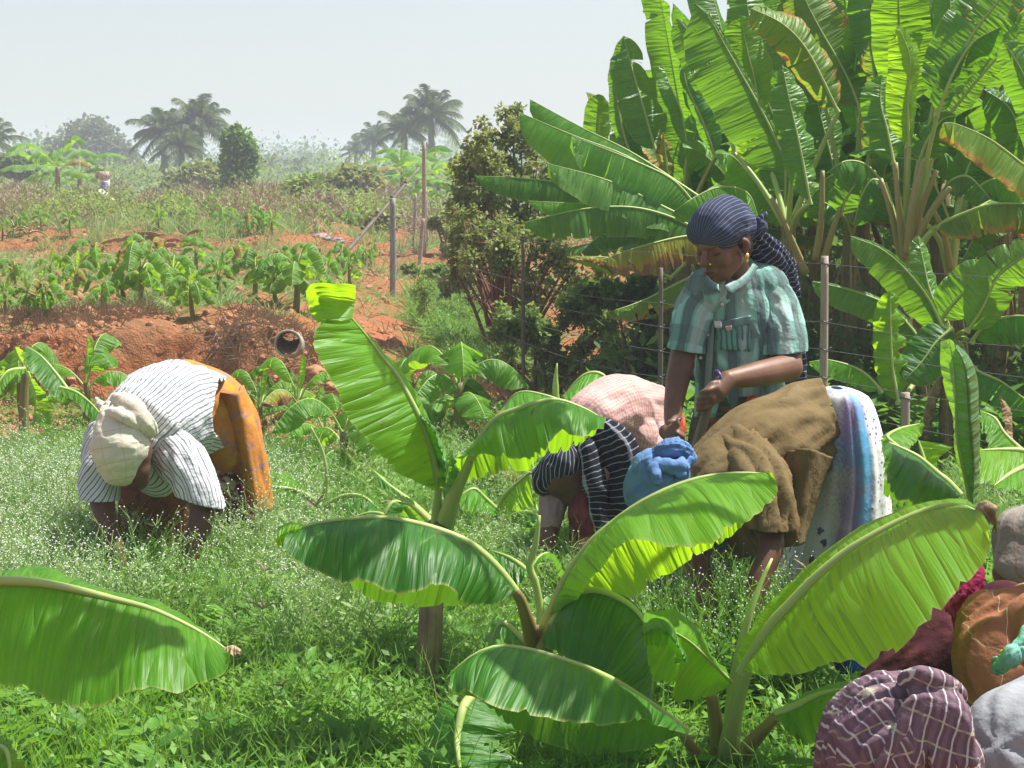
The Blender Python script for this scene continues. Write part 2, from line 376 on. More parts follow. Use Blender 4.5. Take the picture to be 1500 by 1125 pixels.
# ------------------------------------------------------------------ banana leaves
PT = np.array([0, .03, .1, .25, .5, .75, .9, .97, 1.0]); PW = np.array([.16, .42, .72, .94, 1, .93, .7, .4, .04])
def bez(a, b, c, n=24, d=None):
    a, b, c = (np.array(list(q), dtype=float) for q in (a, b, c)); t = np.linspace(0, 1, n)[:, None]
    if d is None: return (1 - t) ** 2 * a + 2 * t * (1 - t) * b + t * t * c
    d = np.array(list(d), dtype=float)
    return (1 - t) ** 3 * a + 3 * t * (1 - t) ** 2 * b + 3 * t * t * (1 - t) * c + t ** 3 * d
def leaf_into(g, curve, width, face=(0, 0, 1), fold=(0.2, 0.9), wave=0.2, nwave=3, tears=0, gap=0.02, nu=26, nv=4, pet=0.0,
              seed=0, m=0, mr=1, rib=0.012, sides=(1, -1), roll=0.0, asym=1.0, tipsag=0.0):
    """one leaf: blade as two halves folded about the midrib + the midrib/petiole tube.
    curve from petiole base to tip; pet = part of the curve that is bare petiole."""
    R = rng(seed * 7 + 3)
    c = catmull(curve, 64) if len(curve) < 64 else np.asarray(curve)
    K = len(c); L = np.concatenate([[0], np.cumsum(np.linalg.norm(np.diff(c, axis=0), axis=1))])
    tt = L / L[-1]
    T = nrm(np.gradient(c, axis=0)); f = np.array(face, dtype=float)
    N = np.zeros((K, 3)); u = f.copy()
    for i in range(K):
        u2 = f - T[i] * np.dot(f, T[i])
        if np.linalg.norm(u2) < 0.25: u2 = u - T[i] * np.dot(u, T[i])
        u = nrm(u2) if i == 0 else nrm(0.6 * u + 0.4 * nrm(u2)); u = nrm(u - T[i] * np.dot(u, T[i])); N[i] = u
    S = np.cross(T, N)
    def at(A, t): return np.stack([np.interp(t, tt, A[:, k]) for k in range(3)], axis=1)
    for s in sides:
        cuts = sorted(R.uniform(0.06, 0.96) for _ in range(tears))
        b = [0.0] + cuts + [1.0]
        ph = R.uniform(0, 6.28); w_s = width * (asym if s > 0 else 1.0)
        for k in range(len(b) - 1):
            a0, a1 = b[k], b[k + 1]
            if a1 - a0 < 0.008: continue
            n = max(3, int(nu * (a1 - a0)) + 2)
            t = np.linspace(a0, a1, n); dphi = R.gauss(0, 0.16) if tears else 0.0
            vs = np.linspace(0, 1, nv + 1)
            pos = None; rows = []; uvs = []
            sh = R.uniform(-.5, .5) * gap if tears else 0
            for j, v in enumerate(vs):
                tj = t + ((0.5 * (a0 + a1) - t) / max(a1 - a0, 1e-6) * 2 * gap * 0.5 * v + sh * v if tears else 0)
                tj = np.clip(tj, 0, 1); tc = pet + (1 - pet) * tj
                prof = np.interp(t, PT, PW) * w_s
                wv = wave * np.sin(2 * math.pi * nwave * t + ph) + 0.4 * wave * np.sin(2 * math.pi * nwave * 2.7 * t + ph * 2)
                phi = fold[0] + (fold[1] - fold[0]) * v + wv * v + dphi * v + roll * s
                dirv = s * at(S, tc) * np.cos(phi)[:, None] - at(N, tc) * np.sin(phi)[:, None]
                if pos is None: pos = at(c, tc)
                else:
                    pos = pos + (at(c, tc) - prev_c) + dirv * (prof / nv)[:, None]
                prev_c = at(c, tc)
                if tipsag: pos = pos - np.array([0, 0, 1]) * (tipsag * v / nv * tj)[:, None]
                rows.append(pos.copy()); uvs.append(np.stack([tc * L[-1], np.full(n, s * v)], axis=1))
            V = np.stack(rows, axis=1).reshape(-1, 3); UV = np.stack(uvs, axis=1).reshape(-1, 2)
            idx = np.arange(n * (nv + 1)).reshape(n, nv + 1)
            if s > 0: Q = np.stack([idx[:-1, :-1], idx[:-1, 1:], idx[1:, 1:], idx[1:, :-1]], axis=2)
            else: Q = np.stack([idx[:-1, :-1], idx[1:, :-1], idx[1:, 1:], idx[:-1, 1:]], axis=2)
            g.add(V, Q.reshape(-1, 4), UV, m)
    if rib:
        q = c[:: max(1, K // 20)]; nq = len(q)
        NN = N[:: max(1, K // 20)]
        r = np.interp(np.linspace(0, 1, nq), [0, max(pet, .02), .5, .98], [rib * 1.6, rib, rib * 0.6, rib * 0.12])
        add_tube(g, q - NN * r[:, None] * 0.7, list(r), 6, cap=False, m=mr)

def hero_rows(rows, nu=64, nsub=5, bulge=0.05, ripple=0.004, seed=0):
    """rows: list of (points[(px,py)...], d0, d1[, dmid]) from one edge to the other; row with 'mid' is the midrib.
    Returns grid points (nu, nv, 3)"""
    R = rng(seed); G = []
    for r in rows:
        pts, d0, d1 = r[0], r[1], r[2]; dm = r[3] if len(r) > 3 else None
        k = len(pts); W = []
        for i, q in enumerate(pts):
            t = i / (k - 1)
            d = q[2] if len(q) > 2 else (d0 + (d1 - d0) * t if dm is None else (1 - t) ** 2 * d0 + 2 * t * (1 - t) * dm + t * t * d1)
            W.append(P(q[0], q[1], d))
        G.append(catmull(W, nu))
    return np.stack(G, axis=1)      # nu, nrows, 3
def hero_leaf(parent, off, rows, mid=1, mat='leaf_fore', rib=0.013, ribmat='rib', nsub=6, bulge=0.06, ripple=0.006, seed=1, nrip=9, label=None, vmap=None, name='leaf'):
    G = hero_rows(rows); nu, nr, _ = G.shape
    R = rng(seed)
    cols = []; vs = []
    for j in range(nr - 1):
        A, B = G[:, j], G[:, j + 1]
        dv = B - A; w = np.linalg.norm(dv, axis=1, keepdims=True)
        T = nrm(np.gradient(0.5 * (A + B), axis=0)); N = nrm(np.cross(T, dv))
        N = N * np.where(N[:, 2:3] < 0, -1, 1)
        for k in range(nsub):
            t = k / nsub
            cols.append(A + dv * t + N * w * bulge * math.sin(math.pi * t)); vs.append(j + t)
    cols.append(G[:, -1]); vs.append(nr - 1)
    X = np.stack(cols, axis=1); vs = np.array(vs, dtype=float)
    v = np.where(vs <= mid, (vs - mid) / max(mid, 1), (vs - mid) / max(nr - 1 - mid, 1))
    if mid >= nr: v = vs / (nr - 1)
    # ripples: strongest at the edge
    ph = R.uniform(0, 6.28); u = np.linspace(0, 1, nu)
    dx = nrm(np.cross(np.gradient(X, axis=0), np.gradient(X, axis=1)))
    rp = ripple * np.array([2.6 * noise.noise(Vector((q * nrip * 1.1, ph, 0.3))) + 1.2 * noise.noise(Vector((q * nrip * 3.1, ph, 5.0))) for q in u])
    X = X + dx * (rp[:, None] * (np.abs(v) ** 1.2)[None, :])[:, :, None]
    ce = X[:, min(X.shape[1] // 2, X.shape[1] - 1)]     # ragged rim: small nicks
    for e, q in ((0, 1), (X.shape[1] - 1, X.shape[1] - 2)):
        if abs(v[e]) > .9:
            nk = np.array([max(0.0, noise.noise(Vector((t * 46, ph + e, 1.0))) - .12) for t in u]); X[:, e] += (X[:, q] - X[:, e]) * np.clip(nk * 1.8, 0, .8)[:, None]
    L = np.concatenate([[0], np.cumsum(np.linalg.norm(np.diff(G[:, min(mid, nr - 1)], axis=0), axis=1))])
    n2 = X.shape[1]
    UV = np.stack([np.repeat(L[:, None], n2, 1), np.repeat(v[None], nu, 0)], axis=2).reshape(-1, 2)
    idx = np.arange(nu * n2).reshape(nu, n2)
    Q = np.stack([idx[:-1, :-1], idx[:-1, 1:], idx[1:, 1:], idx[1:, :-1]], axis=2).reshape(-1, 4)
    # orient so the front of the faces looks up
    a, b, c2 = X.reshape(-1, 3)[Q[:, 0]], X.reshape(-1, 3)[Q[:, 1]], X.reshape(-1, 3)[Q[:, 3]]
    if np.cross(b - a, c2 - a)[:, 2].sum() < 0: Q = Q[:, ::-1].copy()
    g = Geo(); g.add(X.reshape(-1, 3), Q, UV)
    o = g.build(name, MAT[mat], parent, off)
    if label: o['label'] = label
    if rib and 0 <= mid < nr:
        g = Geo(); c = catmull(G[:, mid], 24)
        add_tube(g, c, list(np.interp(np.linspace(0, 1, 24), [0, .4, .85, 1], [rib, rib * .75, rib * .4, rib * .15])), 7, cap=False)
        g.build('midrib', MAT[ribmat], o, off)
    return o
def stalk(parent, off, pts, radii, mat='rib', name='petiole', sides=10, label=None):
    W = [P(*q) for q in pts]
    g = Geo(); add_tube(g, catmull(W, 18), radii, sides)
    o = g.build(name, MAT[mat], parent, off)
    if label: o['label'] = label
    return o

def stem_geo(g, p0, p1, r0, r1, seed=0, m=0, n=14):
    R = rng(seed); c = bez(p0, (np.array(p0) + np.array(p1)) / 2 + np.array([R.uniform(-.03, .03), R.uniform(-.03, .03), 0]), p1, n)
    rr = [r0 * 1.15] + list(np.linspace(r0, r1, n - 1))
    add_tube(g, c, rr, 12, m=m)

# ---- small field plants: prototypes of parts, then copies
def small_plant(loc, label, seed, height=0.75, nleaf=7, spread=0.42, width=0.075, mats=('leaf_small', 'rib'), group='young banana plants set out in the fields',
                spear=True, droop=1.0, name='banana_plant', leafmats=None):
    R = rng(seed); root = empty(name, loc, label, 'banana plant', group)
    g = Geo(); h = height * 0.52; top = np.array([R.uniform(-.03, .03), R.uniform(-.03, .03), h])
    stem_geo(g, (0, 0, -0.06), top, 0.032 * height / 0.7, 0.02 * height / 0.7, seed)
    g.build('stem', MAT['stem'], root)
    a0 = R.uniform(0, 6.28)
    for i in range(nleaf):
        a = a0 + i * 2.4 + R.uniform(-.3, .3); lvl = i / max(1, nleaf - 1)
        d = np.array([math.cos(a), math.sin(a), 0]); ln = spread * R.uniform(0.8, 1.2) * (0.85 + 0.3 * lvl)
        b = top * (0.72 + 0.28 * lvl)
        up = height * (0.10 + 0.55 * lvl * R.uniform(.7, 1.1))
        c = b + d * ln * 0.5 + np.array([0, 0, up]); e = b + d * ln * (1.15) + np.array([0, 0, up * (1.05 - 0.75 * droop) - height * 0.12 * (1 - lvl) * droop])
        g = Geo()
        leaf_into(g, bez(b, c, e, 30), width * R.uniform(.85, 1.2), face=(0, 0, 1), fold=(R.uniform(0.0, 0.5), R.uniform(0.7, 1.5)), wave=0.35,
                  nwave=R.choice([2, 3]), tears=R.choice([0, 1, 3]), nu=14, nv=3, pet=0.22, seed=seed * 31 + i, rib=0.006)
        lm = (leafmats or [mats[0]])[i % len(leafmats or [1])] if leafmats else mats[0]
        if R.random() < 0.06: lm = 'leaf_yellow'
        g.build('leaf', [MAT[lm], MAT[mats[1]]], root)
    if spear and seed % 2 == 0:
        g = Geo(); tip = top + np.array([R.uniform(-.06, .06), R.uniform(-.06, .06), height * 0.45])
        leaf_into(g, bez(top * 0.95, top + np.array([0, 0, height * .2]), tip, 20), width * 0.45, face=(R.uniform(-1, 1), -1, 0.1), fold=(-0.6, -1.3), wave=0.05,
                  nu=10, nv=3, pet=0.25, seed=seed, rib=0.006)
        g.build('leaf', [MAT['leaf_bright'], MAT['rib']], root)
    return root
def copy_thing(root, loc, rz, s, label):
    r = root.copy(); COL.objects.link(r); r.location = loc; r.rotation_euler = (0, 0, rz); r.scale = (s, s, s)
    r['label'] = label
    for ch in root.children:
        c = ch.copy(); COL.objects.link(c); c.parent = r
        for g2 in ch.children:
            d = g2.copy(); COL.objects.link(d); d.parent = c
    return r
# ------------------------------------------------------------------ sky / far background
ORD = ['first', 'second', 'third', 'fourth', 'fifth', 'sixth', 'seventh', 'eighth', 'ninth', 'tenth', 'eleventh', 'twelfth', 'thirteenth',
       'fourteenth', 'fifteenth', 'sixteenth', 'seventeenth', 'eighteenth', 'nineteenth', 'twentieth', 'twenty-first', 'twenty-second', 'twenty-third', 'twenty-fourth']

def leaf_cloud(centers, radii, n, size, seed, aspect=2.4, droop=0.3, sq=1.0, hollow=0.45, up=0.3):
    """many small pointed leaf quads spread through ellipsoid clumps -> V, Q"""
    rs = np.random.RandomState(seed); C = np.array([list(c) for c in centers]); Rr = np.array([list(r) if hasattr(r, '__len__') else [r, r, r * sq] for r in radii])
    w = Rr.prod(axis=1) ** 0.7; k = rs.choice(len(C), n, p=w / w.sum())
    d = nrm(rs.normal(size=(n, 3))); rad = hollow + (1 - hollow) * rs.rand(n) ** 0.6; rad *= 1 + 0.18 * rs.normal(size=n)
    p = C[k] + d * Rr[k] * rad[:, None]
    a = nrm(d * np.array([1, 1, 0.4]) + 0.9 * rs.normal(size=(n, 3)) - np.array([0, 0, droop])); b = nrm(np.cross(a, rs.normal(size=(n, 3)) + np.array([0, 0, 1.5])))
    s = size * (0.6 + 0.8 * rs.rand(n))[:, None]; h = s / aspect
    V = np.stack([p, p + a * s * 0.45 + b * h, p + a * s, p + a * s * 0.45 - b * h], axis=1).reshape(-1, 3)
    return V, np.arange(4 * n).reshape(n, 4)
def branches(g, base, tips, r0, seed, m=0, sides=6):
    R = rng(seed); b = np.array(list(base))
    for t in tips:
        t = np.array(list(t)); mid = b + (t - b) * 0.5 + np.array([R.uniform(-.12, .12), R.uniform(-.12, .12), 0.0]) * np.linalg.norm(t - b)
        add_tube(g, bez(b + np.array([R.uniform(-1, 1), R.uniform(-1, 1), 0]) * r0, mid, t, 9), [r0, r0 * .6, r0 * .2], sides, m=m)

def bark(name, a, b):
    m = NT(name); co = m.coord('Object'); nz = m.noise(co, 18, 4, 0.6)
    return m.pbr(m.mix(m.mapr(nz, .3, .7), a, b), 0.9, 0.1, m.bump(nz, 0.6, 0.02))
MAT['bark'] = bark('shrub_bark', (0.10, 0.06, 0.04), (0.22, 0.14, 0.10))
MAT['bark_red'] = bark('reddish_bark', (0.13, 0.055, 0.035), (0.26, 0.12, 0.08))
MAT['bark_grey'] = bark('grey_bark', (0.16, 0.14, 0.12), (0.30, 0.27, 0.23))
MAT['fol_green'] = simple_leaf_mat('shrub_leaves', [(0.0, (0.07, 0.13, 0.025)), (0.5, (0.16, 0.26, 0.06)), (1.0, (0.34, 0.40, 0.14))], (0.5, 0.65, 0.1), 0.48)
MAT['fol_mixed'] = simple_leaf_mat('shrub_leaves_turning', [(0.0, (0.12, 0.19, 0.04)), (0.55, (0.25, 0.34, 0.09)), (0.8, (0.38, 0.38, 0.15)), (1.0, (0.50, 0.30, 0.17))], (0.45, 0.4, 0.08), scale=1.1)
MAT['fol_dark'] = simple_leaf_mat('dark_shrub_leaves', [(0.0, (0.035, 0.07, 0.018)), (0.6, (0.08, 0.15, 0.035)), (1.0, (0.22, 0.30, 0.10))], (0.3, 0.48, 0.06), 0.42)
MAT['fol_grey'] = simple_leaf_mat('grey_green_leaves', [(0.0, (0.08, 0.10, 0.05)), (1.0, (0.20, 0.22, 0.12))], (0.25, 0.3, 0.1))
MAT['fol_bright'] = simple_leaf_mat('bright_tree_leaves', [(0.0, (0.04, 0.11, 0.015)), (0.6, (0.10, 0.22, 0.03)), (1.0, (0.22, 0.34, 0.06))], (0.4, 0.6, 0.05))
MAT['fol_dry'] = simple_leaf_mat('dry_scrub', [(0.0, (0.17, 0.125, 0.085)), (0.6, (0.27, 0.21, 0.14)), (1.0, (0.28, 0.29, 0.14))], (0.4, 0.3, 0.15), 0.2)
MAT['palm'] = simple_leaf_mat('palm_fronds', [(0.0, (0.03, 0.06, 0.015)), (0.6, (0.08, 0.12, 0.04)), (1.0, (0.20, 0.22, 0.09))], (0.3, 0.4, 0.08), 0.3)

# coconut palms
def palm(px, ptop, d, spread, seed, label, nfr=22, group='coconut palms on the skyline'):
    base = on_ground(px, d); top = P(px, ptop + spread * 0.45, d); R = rng(seed)
    root = empty('coconut_palm', base, label, 'palm tree', group)
    H = top.z - base.z; lean = R.uniform(-.06, .06) * H
    g = Geo(); t = np.array([0, 0, H]); add_tube(g, bez((-lean, 0, -.3), (-lean * .3, 0, H * .5), t, 12), [0.24, 0.16, 0.13], 8)
    g.build('trunk', MAT['bark_grey'], root)
    Lf = PX(spread, d)
    for i in range(nfr):
        a = i * 2.399 + R.uniform(-.2, .2); el = -0.55 + 1.95 * ((i + R.uniform(0, 1)) / nfr); L = Lf * R.uniform(.85, 1.25)
        dr = np.array([math.cos(a) * math.cos(el), math.sin(a) * math.cos(el), math.sin(el)])
        e = t + dr * L * np.array([.95, .95, .9]) - np.array([0, 0, L * R.uniform(.16, .34)]); mid = t + dr * L * 0.6 + np.array([0, 0, L * .12])
        c = bez(t, mid, e, 26); g = Geo(); add_tube(g, c[::3], [0.05, 0.02], 4, cap=False)
        T = nrm(np.gradient(c, axis=0)); S = nrm(np.cross(T, np.array([0, 0, 1.0]) + 0.001)); Vs = []; 
        for k in range(3, 26):
            for s in (-1, 1):
                for q in range(3):
                    ll = L * 0.26 * math.sin(math.pi * min(1, (k + 2) / 27.0)) ** 0.6 * R.uniform(.8, 1.1)
                    p = c[k] + T[k] * L / 26 * q * .33; o = p + (S[k] * s * 0.75 + T[k] * 0.55 - np.array([0, 0, R.uniform(.3, .9)])) * ll
                    w = T[k] * L * 0.011
                    Vs += [p - w, p + w, o + w * .2, o - w * .2]
        g.add(np.array(Vs), np.arange(len(Vs)).reshape(-1, 4)); g.build('frond', MAT['palm'], root)
    return root
palm(297, 156, 92, 58, 2, 'tallest coconut palm, right one of the pair behind the scrub at left', 34)
palm(243, 170, 95, 55, 3, 'coconut palm with drooping fronds, left one of the pair behind the scrub at left', 32)
palm(268, 196, 88, 46, 31, 'low coconut palm crown tucked between the taller pair at left', 22)
palm(632, 146, 95, 54, 4, 'tall coconut palm with spread crown right behind the thin wooden pole', 34)
palm(594, 172, 98, 48, 5, 'dark coconut palm just left of the tall one behind the wooden pole', 24)
palm(549, 190, 125, 36, 6, 'slender hazy coconut palm, second from the left of the centre palms', 22)
palm(523, 210, 135, 28, 7, 'small hazy coconut palm at the left end of the centre palms', 20)
palm(-6, 186, 90, 46, 8, 'coconut palm cut off by the left edge of the view', 22)
palm(436, 236, 150, 26, 9, 'low hazy coconut palm in the far tree line left of centre', 16)
palm(398, 232, 165, 24, 91, 'faint far coconut palm right of the leafy green tree', 14)

def tree(name, label, cat, blobs, d, leaves, size, mat, trunkpx, seed, rtrunk=0.15, barkm='bark_grey', group=None, hollow=0.3, tips=9, aspect=2.4, depth=1.0):
    base = on_ground(trunkpx, d); root = empty(name, base, label, cat, group); R = rng(seed)
    C = []; Rd = []
    for (x, y, rx, ry) in blobs:
        c = P(x, y, d + R.uniform(-.5, .5) * PX(rx, d)) - base; C.append(c); Rd.append((PX(rx, d), PX(rx, d) * depth, PX(ry, d)))
    V, Q = leaf_cloud(C, Rd, leaves, size, seed, hollow=hollow, aspect=aspect)
    me = mk_mesh('crown', V, Q, smooth=False); mk_obj('crown', me, MAT[mat], root)
    g = Geo(); zc = min(c.z - r[2] * .4 for c, r in zip(C, Rd))
    tp = []
    for c, r in zip(C, Rd):
        for _ in range(max(1, tips // len(C))): tp.append((c.x + R.uniform(-.5, .5) * r[0], c.y + R.uniform(-.4, .4) * r[1], c.z + R.uniform(-.3, .8) * r[2]))
    fork = np.array([0, 0, max(0.1, zc * 0.6)])
    add_tube(g, [(0, 0, -.2), tuple(fork * .5), tuple(fork)], [rtrunk, rtrunk * .7], 8)
    branches(g, fork, tp, rtrunk * 0.5, seed)
    g.build('trunk', MAT[barkm], root)
    return root
tree('round_tree', 'large round grey-green hazy tree on the skyline at left', 'tree',
     [(130, 215, 42, 38), (95, 232, 32, 28), (165, 232, 32, 30), (120, 240, 50, 26), (180, 248, 26, 22), (78, 246, 24, 18), (140, 192, 22, 14), (150, 262, 60, 20)], 150, 30000, 0.32, 'fol_grey', 130, 11, 0.4)
tree('leafy_tree', 'slim bright green leafy tree standing right of the palm pair', 'tree',
     [(350, 212, 20, 22), (335, 205, 10, 16), (350, 240, 27, 26), (366, 225, 12, 20), (348, 265, 22, 20), (345, 188, 5, 8)], 60, 8000, 0.115, 'fol_bright', 350, 12, 0.09)
tree('scrub_tree', 'dull brownish green bushy tree under the palm pair at left', 'tree', [(290, 262, 30, 22), (322, 268, 26, 18), (262, 268, 22, 16)], 70, 4200, 0.2, 'fol_mixed', 292, 13, 0.1)
tree('scrub_tree', 'rounded olive green bush in the scrub left of the grey fence post', 'bush', [(520, 268, 30, 24), (488, 275, 26, 18), (545, 280, 28, 20)], 55, 6000, 0.16, 'fol_mixed', 520, 14, 0.07)
tree('scrub_tree', 'wide olive bush in the scrub below the far centre palms', 'bush', [(445, 280, 30, 18), (475, 290, 26, 14)], 50, 4200, 0.15, 'fol_green', 455, 15, 0.06)
tree('scrub_tree', 'dark green bush beside the banana clump at the far left', 'bush', [(20, 240, 26, 14), (48, 246, 22, 12)], 75, 3200, 0.2, 'fol_dark', 30, 16, 0.08)
# far wooded line, one mass
rs = np.random.RandomState(5); Cs = []; Rs = []
for i in range(260):
    px = rs.uniform(-300, 1800); d = rs.uniform(190, 420); h = (d / 300.0) * rs.uniform(3.6, 6.6) * (1 + .25 * math.sin(px * 0.02)); x = (px - 750) / F_PX * d
    Cs.append((x, d, 0.4 + h * .5)); Rs.append((h * .9, h * .6, h * .62))
V, Q = leaf_cloud(Cs, Rs, 90000, 0.6, 6, hollow=0.2)
tag(mk_obj('far_woodland', mk_mesh('far_woodland', V, Q, smooth=False), MAT['fol_dark']), kind='stuff')
# low scrub and brown dry brush on the upper terrace, one mass each
def brush(name, n, leaves, size, mat, seed, yr, hr, pxr=(-120, 1000), dens=None, aspect=3.5):
    rs = np.random.RandomState(seed); Cs = []; Rs = []
    while len(Cs) < n:
        d = math.exp(rs.uniform(math.log(yr[0]), math.log(yr[1]))); px = rs.uniform(*pxr); x = (px - 750) / F_PX * d
        if dens and rs.rand() > dens(x, d): continue
        h = rs.uniform(*hr); Cs.append((x, d, ground_z(x, d, False) + h * .5)); Rs.append((h * 0.9, h * .8, h * .6))
    V, Q = leaf_cloud(Cs, Rs, leaves, size, seed, hollow=0.0, aspect=aspect, droop=-0.6)
    # leaves further off are drawn larger
    sc_ = np.clip(V[:, 1] / yr[0], 1, 2.4)
    c = V.reshape(-1, 4, 3).mean(axis=1, keepdims=True); V = ((V.reshape(-1, 4, 3) - c) * sc_.reshape(-1, 4, 1).clip(1, 2.4) + c).reshape(-1, 3)
    tag(mk_obj(name, mk_mesh(name, V, Q, smooth=False), MAT[mat]), kind='stuff')
brush('dry_brush', 150, 44000, 0.09, 'fol_dry', 21, (30, 75), (0.25, 0.7), dens=lambda x, d: 0.06 + 0.94 * (nz3(x * .35, d * .16) > 0.02), aspect=11)
brush('green_scrub', 300, 60000, 0.06, 'fol_green', 22, (33, 95), (0.2, 0.6), dens=lambda x, d: 0.08 + 0.92 * (nz3(x * .3 + 9, d * .16) > 0.04), aspect=4)
brush('green_scrub', 170, 26000, 0.16, 'fol_green', 23, (85, 170), (0.8, 2.0))
for i, (px, py, d, rx, ry, m_, l) in enumerate([
    (60, 300, 44, 34, 22, 'fol_dry', 'brown dry bush at far left of the scrub'), (112, 292, 48, 26, 16, 'fol_green', 'green bush in the scrub just under the round tree'), (170, 306, 42, 30, 18, 'fol_dry', 'brown dry bush below the signboard'),
    (228, 300, 44, 26, 20, 'fol_dry', 'grey-brown dry bush below the left palms'), (205, 326, 38, 28, 14, 'fol_green', 'low green bush above the pale dead-leaf heap'), (262, 318, 38, 26, 16, 'fol_green', 'leafy green bush right above the dead-leaf heap'),
    (322, 302, 44, 28, 18, 'fol_green', 'green bush at the foot of the slim leafy tree'), (352, 326, 36, 26, 16, 'fol_dry', 'brown wispy bush right below the slim leafy tree'), (405, 312, 40, 30, 18, 'fol_green', 'green bush between the leafy tree and the wide olive bush'),
    (456, 312, 40, 26, 16, 'fol_mixed', 'olive low bush under the wide olive bush'), (520, 318, 38, 32, 18, 'fol_green', 'green bush directly behind the leaning bamboo'), (560, 322, 36, 22, 16, 'fol_mixed', 'olive bush just left of the grey fence post'), (20, 318, 38, 26, 18, 'fol_dry', 'brown tangle above the stump at far left'), (140, 328, 36, 26, 12, 'fol_dry', 'flat brown tangle left of the dead-leaf heap')]):
    tree('scrub_bush', l, 'bush', [(px, py, rx, ry), (px - rx * .6, py + ry * .3, rx * .55, ry * .6), (px + rx * .6, py + ry * .25, rx * .5, ry * .6)], d, 1700, .13 if m_ == 'fol_dry' else .1, m_, px, 400 + i, 0.03, 'bark', hollow=.1, tips=6, aspect=9 if m_ == 'fol_dry' else 3, group='bushes in the far scrub')
# brown litter and dry grass hanging on the faces of the banks
def bank_litter(name, n, seed, mat, yr, xr, L, zmin=0.0, size=0.09):
    rs = np.random.RandomState(seed); V = []
    for _ in range(n):
        x = rs.uniform(*xr); y = rs.uniform(*yr); 
        if nz3(x * 1.1, y * 0.8, 5) < rs.uniform(-.35, .25): continue
        z = ground_z(x, y); a = rs.uniform(0, 6.28); l = size * rs.uniform(.5, 1.5)
        p = np.array([x, y - .02, z]); e = p + np.array([math.cos(a) * l, -abs(rs.normal()) * .03, math.sin(a) * l * .8 + .02]); w = np.array([-math.sin(a), 0, math.cos(a)]) * l * 0.035
        V += [p - w, p + w, e + w * .3, e - w * .3]
    V = np.array(V); tag(mk_obj(name, mk_mesh(name, V, np.arange(len(V)).reshape(-1, 4), smooth=False), MAT[mat]), kind='stuff')
MAT['straw'] = simple_leaf_mat('straw', [(0.0, (0.15, 0.10, 0.07)), (0.6, (0.29, 0.20, 0.13)), (1.0, (0.46, 0.36, 0.23))], (0.4, 0.3, 0.15), 0.1, rough=0.9)
bank_litter('dry_grass_litter', 26000, 31, 'straw', (13.7, 15.3), (-4.6, 0.4), 0.1)
bank_litter('dry_grass_litter', 7000, 32, 'straw', (27.6, 31.5), (-9, 0.5), 0.1, size=0.10)
bank_litter('dry_grass_litter', 5000, 33, 'straw', (15.3, 27), (-8, 1.5), 0.1, size=0.08)

# ------------------------------------------------------------------ pipe mouth in the first bank
def m_concrete(name, a, b, rough=0.8):
    m = NT(name); co = m.coord('Object'); n1 = m.noise(co, 25, 5, 0.65)
    return m.pbr(m.mix(m.mapr(n1, .35, .65), a, b), rough, 0.2, m.bump(n1, 0.3, 0.005))
c = P(422, 503, 13.75); r = PX(20.5, 13.75)
root = empty('drain_pipe', c, 'open round grey pipe end sticking out of the red earth bank', 'pipe')
ax = nrm(np.array([0.05, -1.0, 0.1]))
g = Geo(); ts = np.linspace(0, 2 * math.pi, 33)
e1 = nrm(np.cross(ax, [0, 0, 1.0])); e2 = np.cross(e1, ax)
ringR = [(r, 0.0), (r, -0.35), (r * .84, -0.35), (r * .84, 0.0), (r * .88, .006), (r * .96, .006), (r, 0.0)]
rows = [np.array([e1 * math.cos(t) * q + e2 * math.sin(t) * q + ax * z for t in ts]) for q, z in ringR]
X = np.stack(rows, axis=1); idx = np.arange(X.shape[0] * X.shape[1]).reshape(X.shape[:2])
g.add(X.reshape(-1, 3), np.stack([idx[:-1, :-1], idx[:-1, 1:], idx[1:, 1:], idx[1:, :-1]], axis=2).reshape(-1, 4))
g.build('pipe_wall', m_concrete('pipe_grey', (0.30, 0.27, 0.22), (0.46, 0.42, 0.34)), root)
g = Geo()   # soil lying in the pipe
n = 12; V = []
for i in range(n + 1):
    for j in range(n + 1):
        a, b = (i / n * 2 - 1), j / n
        q = e1 * a * r * .82 * 0.98 - ax * b * .33 + e2 * (-(math.sqrt(max(0, 1 - a * a)) * .82 * r) * 0.9 + 0.02 * b * 3 + (0.035 * b + .01 * nz3(a * 4, b * 6)) )
        V.append(q)
idx = np.arange((n + 1) ** 2).reshape(n + 1, n + 1)
g.add(np.array(V), np.stack([idx[:-1, :-1], idx[:-1, 1:], idx[1:, 1:], idx[1:, :-1]], axis=2).reshape(-1, 4))
g.build('soil_fill', m_concrete('pipe_soil', (0.20, 0.11, 0.06), (0.36, 0.21, 0.12), 0.95), root)
# lumps of earth
def lump(name, px, py, d, s, label, seed, mat=None):
    import bmesh
    bm = bmesh.new(); bmesh.ops.create_icosphere(bm, subdivisions=4, radius=1.0)
    for v in bm.verts:
        q = v.co.copy(); v.co = q * (1 + 0.28 * nz3(q.x * 1.6 + seed, q.y * 1.6, q.z * 1.6) + .08 * nz3(q.x * 6, q.y * 6, q.z * 6 + seed)); v.co = Vector((v.co.x * s[0], v.co.y * s[1], v.co.z * s[2]))
    me = bpy.data.meshes.new(name); bm.to_mesh(me); bm.free()
    me.polygons.foreach_set('use_smooth', [True] * len(me.polygons))
    o = mk_obj(name, me, mat or MAT['clod']); o.location = P(px, py, d); return tag(o, label, 'earth clod' if not mat else 'rubble')
MAT['clod'] = m_concrete('earth_clod', (0.32, 0.14, 0.07), (0.46, 0.24, 0.13), 0.95)
lump('earth_clod', 462, 548, 13.4, (.09, .08, .055), 'rounded lump of red earth below and right of the pipe end', 1)
lump('earth_clod', 408, 557, 13.5, (.05, .05, .035), 'small lump of red earth directly below the pipe end', 2)
